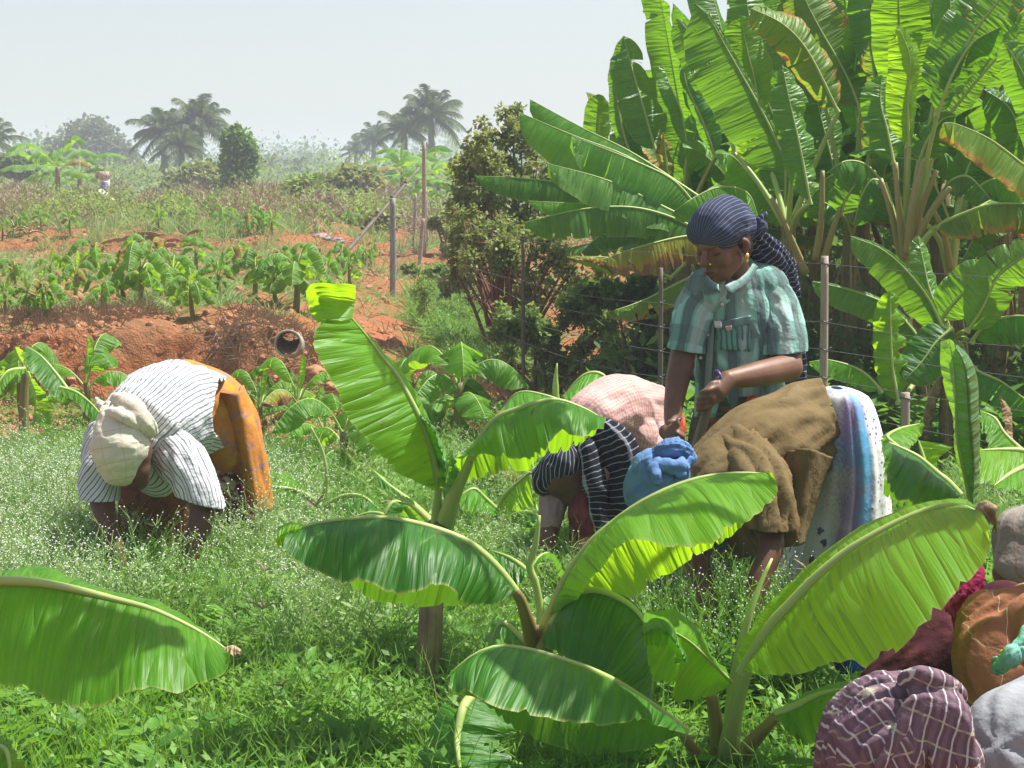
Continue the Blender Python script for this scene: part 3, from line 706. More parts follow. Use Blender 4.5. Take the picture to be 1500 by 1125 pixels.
lump('earth_clod', 482, 566, 13.3, (.05, .05, .03), 'small reddish clod lying right of the larger lump', 3)
# heap of dead banana leaves
def dead_heap(px, py, d, w, h, label, seed, n=14):
    base = P(px, py, d); root = empty('dead_leaf_heap', base, label, 'dead leaves'); R = rng(seed)
    for i in range(n):
        a = R.uniform(-.5, .5) + (math.pi if R.random() < .3 else 0); x0 = R.uniform(-.5, .5) * w
        b = np.array([x0, R.uniform(-.2, .2), R.uniform(0, h * .8)]); L = R.uniform(.4, .9) * w * 0.6
        e = b + np.array([math.cos(a) * L, R.uniform(-.2, .2), R.uniform(-.5, .25) * h]); g = Geo()
        leaf_into(g, bez(b, (b + e) / 2 + np.array([0, 0, h * .3]), e, 16), 0.07 * w, face=(R.uniform(-1, 1), -1, 1), fold=(.5, 2.0), wave=.6, nu=8, nv=3, seed=seed * 50 + i, rib=0.012)
        g.build('leaf', [MAT['leaf_dry'], MAT['rib_dry']], root)
dead_heap(222, 366, 28.0, 0.95, 0.3, 'pale heap of dead banana leaves on the second red bank', 41, 16)
dead_heap(205, 385, 26.5, 0.35, 0.3, 'small bunch of dead leaves hanging below the pale heap', 42, 6)
dead_heap(40, 354, 29.0, 0.45, 0.3, 'brown stump of dead leaves on the second bank at far left', 43, 9)
# pale rubble
for i, (px, py, s, l) in enumerate([(448, 352, .12, 'leftmost pale lump of rubble where the second bank ends'), (470, 349, .16, 'broad pale lump of rubble in the middle of the rubble row'), (494, 353, .11, 'rightmost pale lump of rubble near the leaning bamboo')]):
    lump('rubble', px, py, 30.0, (s, s * .7, s * .45), l, 10 + i, m_concrete('rubble_grey%d' % i, (0.24, 0.19, 0.16), (0.36, 0.31, 0.27)))

# signboard far off
d = 42; base = on_ground(152, d)
root = empty('signboard', base, 'small white and rust signboard with a blue panel in the far scrub', 'sign')
white = m_concrete('sign_white', (0.62, 0.60, 0.55), (0.75, 0.73, 0.69)); blue = m_concrete('sign_blue', (0.10, 0.14, 0.42), (0.25, 0.3, 0.6)); rust = m_concrete('sign_rust', (0.32, 0.20, 0.13), (0.6, 0.5, 0.42))
tl = P(145, 252, d) - base; br = P(161, 279, d) - base; W = br.x - tl.x
def pbox(nm, x0, y0, x1, y1, yy, th, mat, par):
    yy, th = yy * .5, th * .5; a = P(x0, y0, d) - base; b = P(x1, y1, d) - base
    g = Geo(); add_box(g, ((a.x + b.x) / 2, yy, (a.z + b.z) / 2), (b.x - a.x, th, a.z - b.z)); return g.build(nm, mat, par, smooth=False)
pb = pbox('board', 145, 263, 161, 280, 0, 0.03, white, root); pbox('header_panel', 140, 251, 160, 262.5, -0.01, 0.07, rust, root)
pn = pbox('blue_panel', 149, 267, 159, 277, -0.04, 0.02, blue, root)
for k in range(3): pbox('text_bar', 150.5, 268.5 + k * 3, 157.5, 270 + k * 3, -0.055, 0.01, white, pn)
pbox('leg', 146, 280, 147, 292, 0, 0.06, rust, root); pbox('leg', 159, 280, 160, 292, 0, 0.06, rust, root)
g = Geo(); a = P(143, 279, 41.5) ; b = P(162, 289, 41.5); 
root2 = empty('white_slab', a, 'slanting white sheet lying below the far signboard', 'sheet')
g.add(np.array([[0, 0, 0], [b.x - a.x, 0, b.z - a.z], [b.x - a.x, .5, b.z - a.z - .05], [0, .5, .05], [0, 0, -.06], [b.x - a.x, 0, b.z - a.z - .12], [b.x - a.x, .5, b.z - a.z - .17], [0, .5, -.05]]),
      [[0, 1, 2, 3], [4, 7, 6, 5], [0, 4, 5, 1], [3, 2, 6, 7], [0, 3, 7, 4], [1, 5, 6, 2]]); g.build('sheet', white, root2, smooth=False)

# ------------------------------------------------------------------ young banana plants on the terrace and in the field
protos = []
far_defs = [('upper', 340, [(0, 415, .6), (95, 350, 1)])]
def plant_row(rows, where, protoset, base_h, seed):
    R = rng(seed)
    for rname, items in rows:
        items = sorted(items)
        for k, (px, py, hpx) in enumerate(items):
            # find the distance whose ground shows at this pixel row
            lo_, hi_ = 9.0, 95.0
            for _ in range(40):
                m_ = (lo_ + hi_) / 2; x = (px - 750) / F_PX * m_; z = ground_z(x, m_, False)
                yy = 1.0 * HORIZON + (CAMZ - z) / m_ * F_PX
                if yy > py: lo_ = m_
                else: hi_ = m_
            d = m_; H = PX(hpx, d)
            label = 'young banana, %s from left, %s' % (ORD[k], rname)
            proto = protoset[R.randrange(len(protoset))]
            loc = on_ground(px, d)
            if proto.get('used'):
                copy_thing(proto['o'], loc, R.uniform(0, 6.28), H / proto['h'], label)
            else:
                proto['used'] = True; o = proto['o']; o.location = loc; o.rotation_euler = (0, 0, R.uniform(0, 6.28)); s = H / proto['h']; o.scale = (s, s, s); o['label'] = label
PR = []
for i, (nl, sp, w, dr) in enumerate([(3, .27, .10, 1.3), (4, .30, .11, 1.5), (3, .25, .10, 1.1), (5, .30, .115, 1.6), (4, .28, .105, 1.2), (4, .25, .12, 1.5)]):
    o = small_plant((0, 0, 0), 'x', 100 + i, 0.75, nl + 4, sp, w, droop=dr); PR.append({'o': o, 'h': 0.80, 'used': False})
R_ = rng(77)
rows = [
 ('front row on terrace above pipe', [(8, 462, 66), (42, 468, 72), (66, 470, 92), (182, 448, 105), (205, 450, 125), (283, 464, 92), (322, 440, 80), (372, 438, 100), (432, 455, 128), (404, 448, 84), (108, 442, 84), (150, 455, 66), (482, 440, 80), (515, 425, 70), (252, 440, 100)]),
 ('back row on terrace above pipe', [(22, 425, 60), (75, 420, 66), (140, 410, 76), (222, 405, 80), (288, 405, 78), (345, 405, 66), (412, 408, 66), (458, 410, 70), (500, 398, 60), (535, 392, 50)]),
 ('row along top of second bank', [(30, 342, 40), (62, 340, 44), (105, 345, 48), (140, 335, 46), (235, 340, 44), (275, 336, 40), (330, 338, 52), (365, 345, 46), (378, 340, 56), (400, 345, 44), (440, 330, 40), (462, 338, 56), (483, 340, 44), (515, 335, 42), (548, 342, 40), (5, 352, 44)]),
 ('scattered in scrub beyond second bank', [(75, 310, 36), (120, 312, 34), (180, 312, 40), (195, 318, 36), (270, 318, 40), (310, 322, 44), (400, 300, 34), (255, 308, 30), (420, 312, 30), (450, 322, 34), (500, 312, 34), (585, 320, 40), (600, 340, 50), (640, 325, 50), (660, 350, 56), (345, 318, 38)])]
plant_row(rows, 'field', PR, .75, 5)
# larger banana clump far left, and at centre right beyond the poles
def far_clump(px, d, H, label, seed, n=10, group=None, w=.26):
    loc = on_ground(px, d); root = small_plant(loc, label, seed, H, n, H * .52, H * .10, group=group, droop=.8, name='banana_plant'); return root
for i, (px, d, H, l) in enumerate([(62, 60, 1.9, 'leftmost'), (88, 58, 2.1, 'tallest'), (118, 62, 1.8, 'rightmost')]):
    far_clump(px, d, H, l + ' plant of the banana clump in the scrub at far left', 300 + i, group='banana clump far left')
for i, (px, d, H, l) in enumerate([(590, 60, 1.9, 'banana plant beyond the fence, left of the thin tall pole'), (642, 52, 1.9, 'bright banana plant beyond the fence, just right of the tall pole'), (668, 46, 1.8, 'banana plant half hidden left of the dry-topped shrub'), (612, 66, 2.2, 'banana plant right behind the tall wooden pole')]):
    far_clump(px, d, H, l, 310 + i, group='banana plants beyond the fence')
# ------------------------------------------------------------------ shrubs along the fence
def shrub(label, px, d, blobs, leaves, size, mat, seed, stems=6, barkm='bark_red', hollow=0.25, aspect=2.6, r0=0.028, name='shrub', cat='shrub', group=None, extra=None):
    base = on_ground(px, d); root = empty(name, base, label, cat, group); R = rng(seed); C = []; Rd = []
    for (x, y, rx, ry) in blobs:
        c = P(x, y, d + R.uniform(-.35, .35)) - base; C.append(c); Rd.append((PX(rx, d), PX(rx, d) * .8, PX(ry, d)))
    cl, cr = [], []      # each mass broken into many small sprays with gaps between them
    for c, r in zip(C, Rd):
        for _ in range(15):
            u = Vector((R.gauss(0, 1), R.gauss(0, 1), R.gauss(0, 1))).normalized() * R.uniform(.2, 1.08); k = R.uniform(.14, .32)
            cl.append(c + Vector((u.x * r[0], u.y * r[1], u.z * r[2]))); cr.append((r[0] * k, r[1] * k, r[2] * k * 1.5))
    V, Q = leaf_cloud(cl, cr, leaves, size, seed, hollow=hollow, aspect=aspect)
    mk_obj('foliage', mk_mesh('foliage', V, Q, smooth=False), MAT[mat], root)
    for k in range(stems):
        c, r = C[k % len(C)], Rd[k % len(C)]
        e = (c.x + R.uniform(-.5, .5) * r[0], c.y + R.uniform(-.5, .5) * r[1], c.z + R.uniform(0, .8) * r[2])
        g = Geo(); b = (R.uniform(-.12, .12), R.uniform(-.1, .1), -.1); mid = (np.array(b) + np.array(e)) / 2 + np.array([R.uniform(-.1, .1), 0, 0.1])
        add_tube(g, bez(b, mid, e, 10), [r0, r0 * .7, r0 * .25], 6)
        for q in range(4):
            t = R.uniform(.45, .95); p = bez(b, mid, e, 21)[int(t * 20)]; o = p + np.array([R.uniform(-.3, .3), R.uniform(-.2, .2), R.uniform(.05, .35)]) * (r[0] + .2)
            add_tube(g, [p, (p + o) / 2 + np.array([0, 0, .02]), o], [r0 * .35, r0 * .12], 4)
        g.build('stem', MAT[barkm], root)
    return root
shrub('tall shrub with sparse reddish dry leaves at its top, left of the banana grove', 742, 17.5,
      [(742, 195, 42, 30), (775, 225, 52, 40), (712, 232, 34, 30), (690, 258, 36, 30), (735, 262, 60, 44), (800, 262, 46, 40), (705, 300, 48, 40), (760, 320, 66, 50), (745, 165, 26, 14), (676, 244, 26, 30), (672, 300, 28, 36), (700, 215, 26, 24)],
      9500, 0.046, 'fol_mixed', 501, 22, 'bark_red', hollow=0.05, aspect=3, r0=.018)
shrub('dark leafy shrub with several thin reddish stems beside the fence', 742, 16.6,
      [(700, 345, 42, 40), (740, 370, 60, 46), (800, 360, 60, 44), (690, 400, 30, 34), (790, 420, 50, 44), (850, 400, 40, 36), (668, 350, 24, 34), (664, 400, 20, 30)],
      11000, 0.038, 'fol_mixed', 502, 18, 'bark_red', hollow=0.05, aspect=3.2, r0=.022)
shrub('low tangled shrub at the foot of the fence behind the second post', 790, 14.6,
      [(770, 480, 50, 40), (840, 470, 52, 46), (900, 490, 50, 44), (820, 530, 60, 26), (760, 530, 36, 24), (900, 530, 44, 28)],
      12000, 0.038, 'fol_green', 503, 12, 'bark', aspect=3, hollow=.05, r0=.014)
shrub('dark creeper growing through the wires left of the standing woman', 930, 13.2,
      [(900, 430, 40, 34), (950, 440, 40, 40), (960, 500, 44, 40), (930, 540, 44, 30), (990, 560, 40, 30)], 9000, 0.042, 'fol_dark', 504, 10, 'bark', aspect=2.2, hollow=.05, r0=.014)
shrub('pale weedy bush on the slope right of the grey fence post', 630, 19.5,
      [(620, 430, 26, 26), (650, 450, 36, 26), (620, 480, 30, 22), (670, 480, 36, 26)], 5200, 0.032, 'fol_green', 505, 5, 'bark', aspect=5, hollow=.1, r0=.01)
shrub('olive bush among the poles at the far end of the fence', 660, 30,
      [(650, 330, 26, 20), (672, 360, 26, 22), (655, 385, 24, 18)], 5000, 0.06, 'fol_mixed', 506, 5, 'bark', aspect=3, r0=.02)
shrub('grey-brown bush leaning on the left shrub at the slope top', 690, 21,
      [(660, 420, 24, 22), (680, 395, 20, 26), (700, 440, 26, 24)], 5200, 0.04, 'fol_dry', 507, 5, 'bark', aspect=4, r0=.012)
shrub('green bushy growth by the fence poles above the slope', 650, 24, [(640, 400, 24, 16), (600, 395, 14, 10), (668, 408, 24, 16)], 4200, 0.045, 'fol_green', 508, 3, 'bark', aspect=3, r0=.012)

# ------------------------------------------------------------------ fence posts and wires
MAT['pole_grey'] = rib_mat('grey_pole', (0.20, 0.19, 0.19), (0.34, 0.32, 0.31), 0.75)
MAT['pole_dark'] = rib_mat('weathered_pole', (0.10, 0.075, 0.06), (0.20, 0.16, 0.13), 0.8)
MAT['wire'] = NT('wire').pbr((0.22, 0.2, 0.19), 0.5, 0.5)
mm = NT('galvanised_wire'); MAT['wire'] = mm.pbr((0.16, 0.15, 0.15), 0.6, 0.4)
WZ = [1.17, .90, .77, .64, .50, .35, .2]
def post(px, d, top_y, r, label, mat='pole', tilt=0.0, knots=True, name='fence_post', foot=None):
    base = on_ground(px, d); root = empty(name, base, label, 'post', 'posts of the wire fence'); t = P(px + tilt, top_y, d) - base
    g = Geo(); n = 14; rr = []
    c = bez((0, 0, -.2), (t.x * .5 + r * .3, 0, t.z * .5), tuple(t), n)
    add_tube(g, c, [r, r * 1.02, r * .9], 9, m=0); g.build('shaft', MAT[mat], root)
    if knots:
        for z in WZ:
            zz = z
            if zz > t.z: continue
            g = Geo(); a = np.linspace(0, 2 * math.pi, 9); x = t.x * zz / t.z
            add_tube(g, [(x + math.cos(q) * r * 1.12, math.sin(q) * r * 1.12, zz + .006 * math.sin(q * 2)) for q in a], .0035, 5, cap=False, up=(0, 0, 1)); 
            add_tube(g, [(x + r * .9, -r, zz), (x + r * 1.7, -r * 1.4, zz + .012)], .003, 5)
            g.build('wire_tie', MAT['wire'], root)
    return base
post(1500 + 60, 7.95, 330, .02, 'fence post just outside the right edge', 'pole')
posts = [(1560, 7.95), (1208, 9.5), (968, 11.0), (766, 13.4), (575, 23.0), (617, 30.0)]
post(1208, 9.5, 375, .0195, 'pale bamboo post with wire ties right of the standing woman')
post(968, 11.0, 392, .013, 'thin weathered post among the leaves left of the standing woman', 'pole_dark')
post(766, 13.4, 347, .013, 'thin brown post in front of the dark shrubs', 'pole_dark')
post(575, 23.0, 290, .037, 'thick grey post with dark wire knots standing on the slope', 'pole_grey')
post(621, 30, 207, .032, 'tallest thin wooden pole at the far end of the fence', 'pole')
post(605, 30.5, 285, .022, 'slim dark pole leaning left of the tallest pole', 'pole', tilt=4)
post(612, 29, 320, .028, 'pale slanting prop crossing the foot of the tallest pole', 'pole', tilt=8)
post(626, 31, 275, .028, 'short pole standing close right of the tallest pole', 'pole', tilt=-3)
post(1330, 8.6, 575, .021, 'short bare stake behind the big dark banana leaf at right', 'pole', tilt=-4)
# slanting bamboo
b0 = P(508, 358, 27); root = empty('bamboo_prop', b0, 'long bamboo leaning up from the rubble to the tall pole', 'pole')
g = Geo(); e = P(614, 246, 29.5) - b0; add_tube(g, catmull([(-.05, 0, -.15), tuple(e * .5 - Vector((0, 0, .05))), tuple(e)], 14), [.028, .02, .012], 8); g.build('shaft', MAT['pole_dark'], root)
for k in (0.2, 0.4, 0.6, 0.8):
    q = e * k; g = Geo(); add_tube(g, [q - e * .004, q + e * .004], .026, 8); g.build('node', MAT['pole_dark'], root)
# one wire is one thing, strung through all posts
wn_ = ['top', 'second', 'third', 'fourth', 'fifth', 'sixth', 'lowest']
for k, z in enumerate(WZ):
    pts = []
    for (px, d) in posts:
        b = on_ground(px, d); off = 0.035
        pts.append(np.array([b.x, d - off * (1 if d < 20 else 1.5), b.z + z]))
    c = []
    for a, b in zip(pts[:-1], pts[1:]):
        sag = 0.022 * np.linalg.norm(b - a) ** 1.0 * (0.6 + .5 * math.sin(k * 2.1))
        for t in np.linspace(0, 1, 10, endpoint=False): c.append(a + (b - a) * t - np.array([0, 0, sag * 4 * t * (1 - t) * .5]))
    c.append(pts[-1]); g = Geo(); add_tube(g, c, .0013, 5)
    o = g.build('fence_wire', MAT['wire']); tag(o, '%s strand of wire strung along the fence posts' % wn_[k], 'wire', 'wires of the fence')

# ------------------------------------------------------------------ the banana grove
UPF = (0, 0, 1)
def gplant(label, px, d, topx, topy, leaves, seed, r=0.075, stems=None, dry=4, pets=(), name='banana_plant', group='tall banana plants in the grove'):
    base = on_ground(px, d); root = empty(name, base, label, 'banana plant', group); R = rng(seed)
    t = P(topx, topy, d) - base
    g = Geo(); stem_geo(g, (0, 0, -.1), tuple(t), r, r * .55, seed); g.build('stem', MAT['stem'], root)
    for i, lf in enumerate(leaves):
        pts, d0, d1, hw, face, fold = lf[:6]; kw = dict(lf[6]) if len(lf) > 6 else {}
        mat = kw.pop('mat', 'leaf_grove'); n = len(pts)
        W = [P(q[0], q[1], d0 + (d1 - d0) * k / (n - 1)) - base for k, q in enumerate(pts)]
        g = Geo(); kw.setdefault('nu', 34); kw.setdefault('wave', .12); kw.setdefault('rib', .011); kw.setdefault('pet', .04); kw.setdefault('seed', seed * 13 + i)
        leaf_into(g, catmull(W, 60), PX(hw, (d0 + d1) / 2), face=face, fold=fold, **kw)
        o = g.build('leaf', [MAT[mat], MAT['rib']], root)
        W0 = W[0]   # petiole from the crown
        if (Vector(W0) - t).length > 0.12:
            g = Geo(); add_tube(g, bez(tuple(t * .96), tuple((t + Vector(W0)) / 2 + Vector((0, 0, .05))), tuple(W0), 10), [.02, .012], 7, cap=False); g.build('petiole', MAT['rib'], o)
    for q in pets:
        g = Geo(); W = [P(*z) - base for z in q]; add_tube(g, catmull(W, 14), [.026, .018, .013], 8); g.build('petiole', MAT['rib_dry' if R.random() < .6 else 'rib'], root)
    for k in range(dry):
        a = R.uniform(0, 6.28); h = t.z * R.uniform(.45, .98); dx, dy = math.cos(a), math.sin(a); L = R.uniform(.4, .95) * min(1.0, t.z)
        b = (t.x * h / t.z, t.y * h / t.z, h); o2 = (b[0] + dx * .16, b[1] + dy * .16, h - L * .4); e = (b[0] + dx * .15, b[1] + dy * .15, max(.05, h - L))
        g = Geo(); leaf_into(g, bez(b, o2, e, 16), .055, face=(dx, dy, .2), fold=(.8, 2.4), wave=.7, nwave=5, tears=2, gap=.02, nu=14, nv=3, seed=seed * 17 + k, rib=.008)
        g.build('leaf', [MAT['leaf_dry'], MAT['rib_dry']], root)
    return root
TENT = (0.95, 1.35)
cam_f = (0, -1, 0)
T_ = lambda n: dict(tears=n, gap=.012)
gplant('tall banana plant whose long leaves reach far left towards the shrub', 1085, 12.4, 1078, 330, [
    ([(1030, 290), (930, 225), (850, 185), (776, 145)], 12.5, 12.9, 42, UPF, (.7, 1.2), dict(tears=2, gap=.01, mat='leaf_grove')),
    ([(1020, 300), (930, 234), (838, 197), (760, 164)], 12.3, 12.3, 56, (0, -.25, 1), (.85, 1.15), dict(tears=3, gap=.014, wave=.1)),
    ([(1022, 302), (985, 262), (925, 233), (838, 199)], 12.1, 11.9, 60, (0, -.3, 1), (.8, 1.1), dict(tears=4, gap=.014, wave=.1)),
    ([(1020, 325), (930, 281), (880, 260), (802, 239)], 12.0, 11.8, 50, (0, -.3, 1), (.75, 1.1), dict(tears=3, gap=.012)),
    ([(1030, 330), (920, 285), (816, 266), (740, 259), (695, 258)], 12.3, 12.2, 40, (0, -.1, 1), (.9, 1.4), dict(tears=3, gap=.01)),
    ([(1030, 335), (940, 308), (880, 300), (774, 294)], 12.2, 12.0, 28, (0, -.2, 1), (.8, 1.2), dict(tears=2, gap=.01)),
    ([(1035, 340), (976, 314), (920, 302), (850, 306), (766, 326)], 12.0, 11.7, 46, (0, -.2, 1), (1.05, 1.4), dict(tears=7, gap=.02, nu=44)),
    ([(1112, 325), (1095, 282), (1055, 273), (1015, 290), (984, 312)], 11.9, 11.6, 46, (0, -.1, 1), (.8, 1.3), dict(tears=2, mat='leaf_fore', gap=.01)),
    ([(1075, 352), (1013, 344), (940, 360), (882, 380)], 12.0, 11.6, 46, (0, -.2, 1), (1.0, 1.4), dict(tears=8, gap=.03, mat='leaf_yellow', nu=44)),
    ([(1060, 380), (1000, 410), (940, 440), (890, 458)], 12.1, 11.7, 30, (0, -.3, 1), (.9, 1.4), dict(tears=7, gap=.03, mat='leaf_edge')),
    ([(900, 402), (870, 388), (846, 384)], 12.1, 11.9, 13, (0, -.4, 1), (-.4, .6), dict(mat='leaf_bright')),
    ([(985, 405), (900, 378), (830, 376)], 12.5, 12.4, 14, UPF, (.7, 1.4), dict(mat='leaf_yellow', tears=3)),
    ([(1095, 300), (1093, 255), (1098, 195)], 12.6, 12.5, 30, (.3, -1, 0), (.1, .5), dict(mat='leaf_bright')),
    ([(1060, 330), (1068, 270), (1030, 225), (1000, 215)], 13.2, 13.0, 30, (-.3, -1, .5), (.3, .8), dict(tears=3)),
], 601, dry=5)
gplant('banana plant with upright leaves standing against the sky at the grove edge', 1010, 13.4, 1000, 330, [
    ([(877, 235), (876, 190), (877, 138)], 13.9, 13.8, 22, (.2, -1, .1), (.25, .5), {}),
    ([(962, 225), (945, 165), (926, 100), (913, 52)], 13.4, 13.6, 36, (.1, -1, .2), (.5, .6), dict(tears=5, gap=.02, wave=.15)),
    ([(940, 260), (915, 200), (903, 130), (906, 62)], 13.6, 13.8, 24, (-.4, -1, .2), (.3, .9), dict(wave=.1)),
    ([(1008, 215), (999, 165), (984, 130), (970, 93)], 13.2, 13.3, 20, (1, -.6, .1), (.5, 1.0), {}),
    ([(1048, 232), (1030, 180), (1008, 130), (998, 88)], 13.0, 13.2, 24, (-.8, -1, .1), (.3, .9), dict(tears=2, gap=.02)),
    ([(988, 290), (978, 250), (972, 194)], 12.8, 12.7, 15, (.2, -1, .3), (.2, 1.4), dict(mat='leaf_yellow', wave=.8)),
    ([(1020, 330), (970, 290), (930, 250), (915, 190)], 13.8, 13.7, 32, (.3, -1, .5), (.3, .8), dict(tears=3)),
    ([(1030, 340), (1010, 260), (1020, 190), (1035, 170)], 13.7, 13.6, 30, (-.2, -1, .3), (.2, .6), dict(tears=3)),
    ([(1000, 350), (930, 330), (880, 345), (850, 370)], 13.2, 13.0, 30, UPF, (.8, 1.3), dict(tears=3)),
], 602, dry=5)
gplant('banana plant with the two broad slanting leaves over the standing woman', 1165, 12.0, 1155, 330, [
    ([(1160, 255), (1120, 170), (1070, 80), (1040, 28), (1020, 6)], 11.8, 11.9, 66, (-.15, -1, .35), (.15, .35), dict(tears=5, gap=.014, asym=.12, nu=44, wave=.16)),
    ([(1076, 225), (1066, 145), (1045, 112), (1020, 62), (992, 26)], 12.2, 12.4, 36, (-.2, -1, .4), (.15, .4), dict(tears=4, gap=.02, asym=.25, pet=.36)),
    ([(1130, 262), (1122, 200), (1118, 120), (1100, 40), (1090, -30)], 12.6, 12.8, 40, (.2, -1, .2), (.15, .4), dict(tears=4, gap=.018)),
    ([(1112, 200), (1108, 130), (1095, 75), (1085, 22)], 12.4, 12.4, 38, (.1, -1, .1), (.05, .35), dict(tears=3, mat='leaf_fore')),
    ([(1228, 165), (1185, 78), (1148, 36), (1100, 12)], 11.8, 11.7, 40, (-.3, -1, .5), (.3, .9), dict(mat='leaf_edge', tears=5, gap=.03)),
    ([(1188, 300), (1172, 215), (1155, 140), (1146, 95)], 11.5, 11.6, 30, (.25, -1, .1), (.15, .5), dict(tears=5, gap=.02, wave=.3)),
    ([(1150, 300), (1150, 240), (1140, 190), (1125, 150)], 12.2, 12.2, 40, (.2, -1, .2), (.2, .6), dict(tears=3)),
    ([(1170, 330), (1110, 270), (1075, 230), (1050, 225)], 12.4, 12.2, 34, (-.2, -.8, .8), (.3, .9), dict(tears=2)),
    ([(1165, 320), (1200, 270), (1235, 250), (1262, 262)], 12.0, 11.8, 34, (.2, -.6, 1), (.4, 1.1), dict(tears=5, gap=.02)),
], 603, dry=6, pets=[[(1195, 380, 11.8), (1203, 320, 11.7), (1205, 250, 11.7)], [(1205, 385, 11.8), (1222, 330, 11.7), (1232, 300, 11.7)], [(1180, 400, 11.8), (1150, 330, 11.7), (1130, 290, 11.7)]])
gplant('banana plant with torn upright leaves reaching the top of the view', 1250, 12.8, 1245, 340, [
    ([(1205, 135), (1180, 74), (1152, 0), (1135, -60)], 12.8, 12.9, 44, (-.1, -1, .2), (.15, .4), dict(asym=.15, tears=3)),
    ([(1275, 105), (1244, 38), (1210, 0), (1180, -50)], 12.9, 13.0, 46, (-.1, -1, .2), (.15, .4), dict(asym=.3, tears=4)),
    ([(1262, 165), (1240, 110), (1198, 36), (1165, -30)], 12.4, 12.5, 46, (.05, -1, .2), (.2, .45), dict(tears=5, gap=.03, mat='leaf_edge')),
    ([(1258, 200), (1252, 120), (1258, 60), (1265, 15)], 12.5, 12.4, 26, (.6, -1, .1), (.3, .9), dict(mat='leaf_fore', wave=.3)),
    ([(1310, 132), (1302, 100), (1285, 40), (1268, -30)], 12.3, 12.4, 40, (.1, -1, .1), (.1, .35), dict(tears=2)),
    ([(1270, 240), (1282, 170), (1280, 110), (1272, 60)], 12.0, 12.0, 30, (-.5, -1, .2), (.3, .9), dict(tears=7, gap=.05, mat='leaf_edge')),
    ([(1235, 300), (1215, 220), (1200, 160), (1190, 110)], 12.9, 12.9, 38, (.3, -1, .2), (.2, .6), dict(tears=4)),
    ([(1232, 316), (1240, 290), (1262, 262), (1282, 268)], 11.7, 11.6, 30, (.1, -.9, .5), (.1, .5), dict(tears=6, gap=.02, asym=1.2)),
    ([(1250, 330), (1290, 270), (1300, 240), (1325, 225)], 12.5, 12.3, 34, (0, -.8, .8), (.4, 1.0), dict(tears=4)),
    ([(1250, 330), (1215, 300), (1180, 290), (1150, 330)], 12.6, 12.4, 34, UPF, (.7, 1.3), dict(tears=3)),
], 604, dry=7)
gplant('thick banana plant with a fan of pale petioles behind the fence wire', 1328, 11.2, 1325, 385, [
    ([(1330, 160), (1326, 110), (1318, 40), (1316, -40)], 11.5, 11.5, 46, (-.3, -1, .05), (.05, .25), dict(tears=3, asym=1.0, mat='leaf_fore', wave=.08)),
    ([(1332, 215), (1330, 150), (1334, 90), (1320, 48), (1312, 44)], 10.9, 10.8, 34, (.25, -1, .1), (.1, .5), dict(mat='leaf_bright', asym=.5)),
    ([(1372, 160), (1388, 100), (1392, 40), (1392, -40)], 11.3, 11.4, 26, (.4, -1, .1), (.2, .7), dict(tears=2)),
    ([(1368, 152), (1400, 92), (1430, 42), (1470, -10), (1490, -50)], 11.0, 11.0, 50, (.35, -1, .3), (.25, .6), dict(tears=4, gap=.02, rib=.016)),
    ([(1372, 172), (1395, 110), (1425, 62), (1468, 38)], 10.8, 10.6, 40, (.2, -.7, .8), (.7, 1.3), dict(tears=3, gap=.02, mat='leaf_fore_dark')),
    ([(1380, 182), (1430, 120), (1470, 75), (1520, 20)], 11.2, 11.0, 44, (.4, -.8, .5), (.5, 1.1), dict(tears=4, gap=.02, mat='leaf_grove')),
    ([(1310, 240), (1300, 190), (1290, 150), (1292, 110)], 11.2, 11.3, 32, (.2, -1, .1), (.2, .7), dict(tears=2, wave=.4)),
    ([(1345, 240), (1358, 205), (1380, 175), (1400, 170)], 11.0, 10.9, 42, (-.2, -1, .5), (.5, 1.1), dict(mat='leaf_fore_dark', tears=2)),
    ([(1290, 262), (1268, 240), (1240, 235), (1215, 250)], 11.4, 11.2, 36, (0, -.5, 1), (.6, 1.2), dict(tears=4)),
    ([(1375, 330), (1388, 321), (1436, 302), (1470, 297), (1540, 300)], 10.8, 10.5, 46, (0, -.2, 1), (1.0, 1.35), dict(tears=7, gap=.025, mat='leaf_edge')),
    ([(1384, 278), (1395, 262), (1420, 258), (1450, 290)], 11.0, 10.8, 34, (0, -.5, 1), (.6, 1.2), dict(tears=4)),
    ([(1296, 268), (1278, 262), (1262, 285), (1250, 330)], 11.3, 11.3, 30, UPF, (.7, 1.3), dict(tears=3, mat='leaf_fore_dark')),
], 605, r=.09, dry=6, pets=[[(1322, 385, 11.2), (1305, 310, 11.1), (1290, 262, 11.1)], [(1325, 380, 11.1), (1316, 300, 11.0), (1312, 238, 11.0)], [(1330, 375, 11.15), (1328, 290, 11.1), (1328, 215, 11.1)],
                            [(1330, 372, 11.0), (1336, 300, 10.9), (1350, 235, 10.9)], [(1334, 375, 11.1), (1348, 310, 11.0), (1372, 250, 10.9)], [(1336, 380, 11.0), (1358, 320, 10.9), (1392, 275, 10.8)], [(1340, 392, 11.0), (1355, 350, 10.9), (1390, 321, 10.8)]])
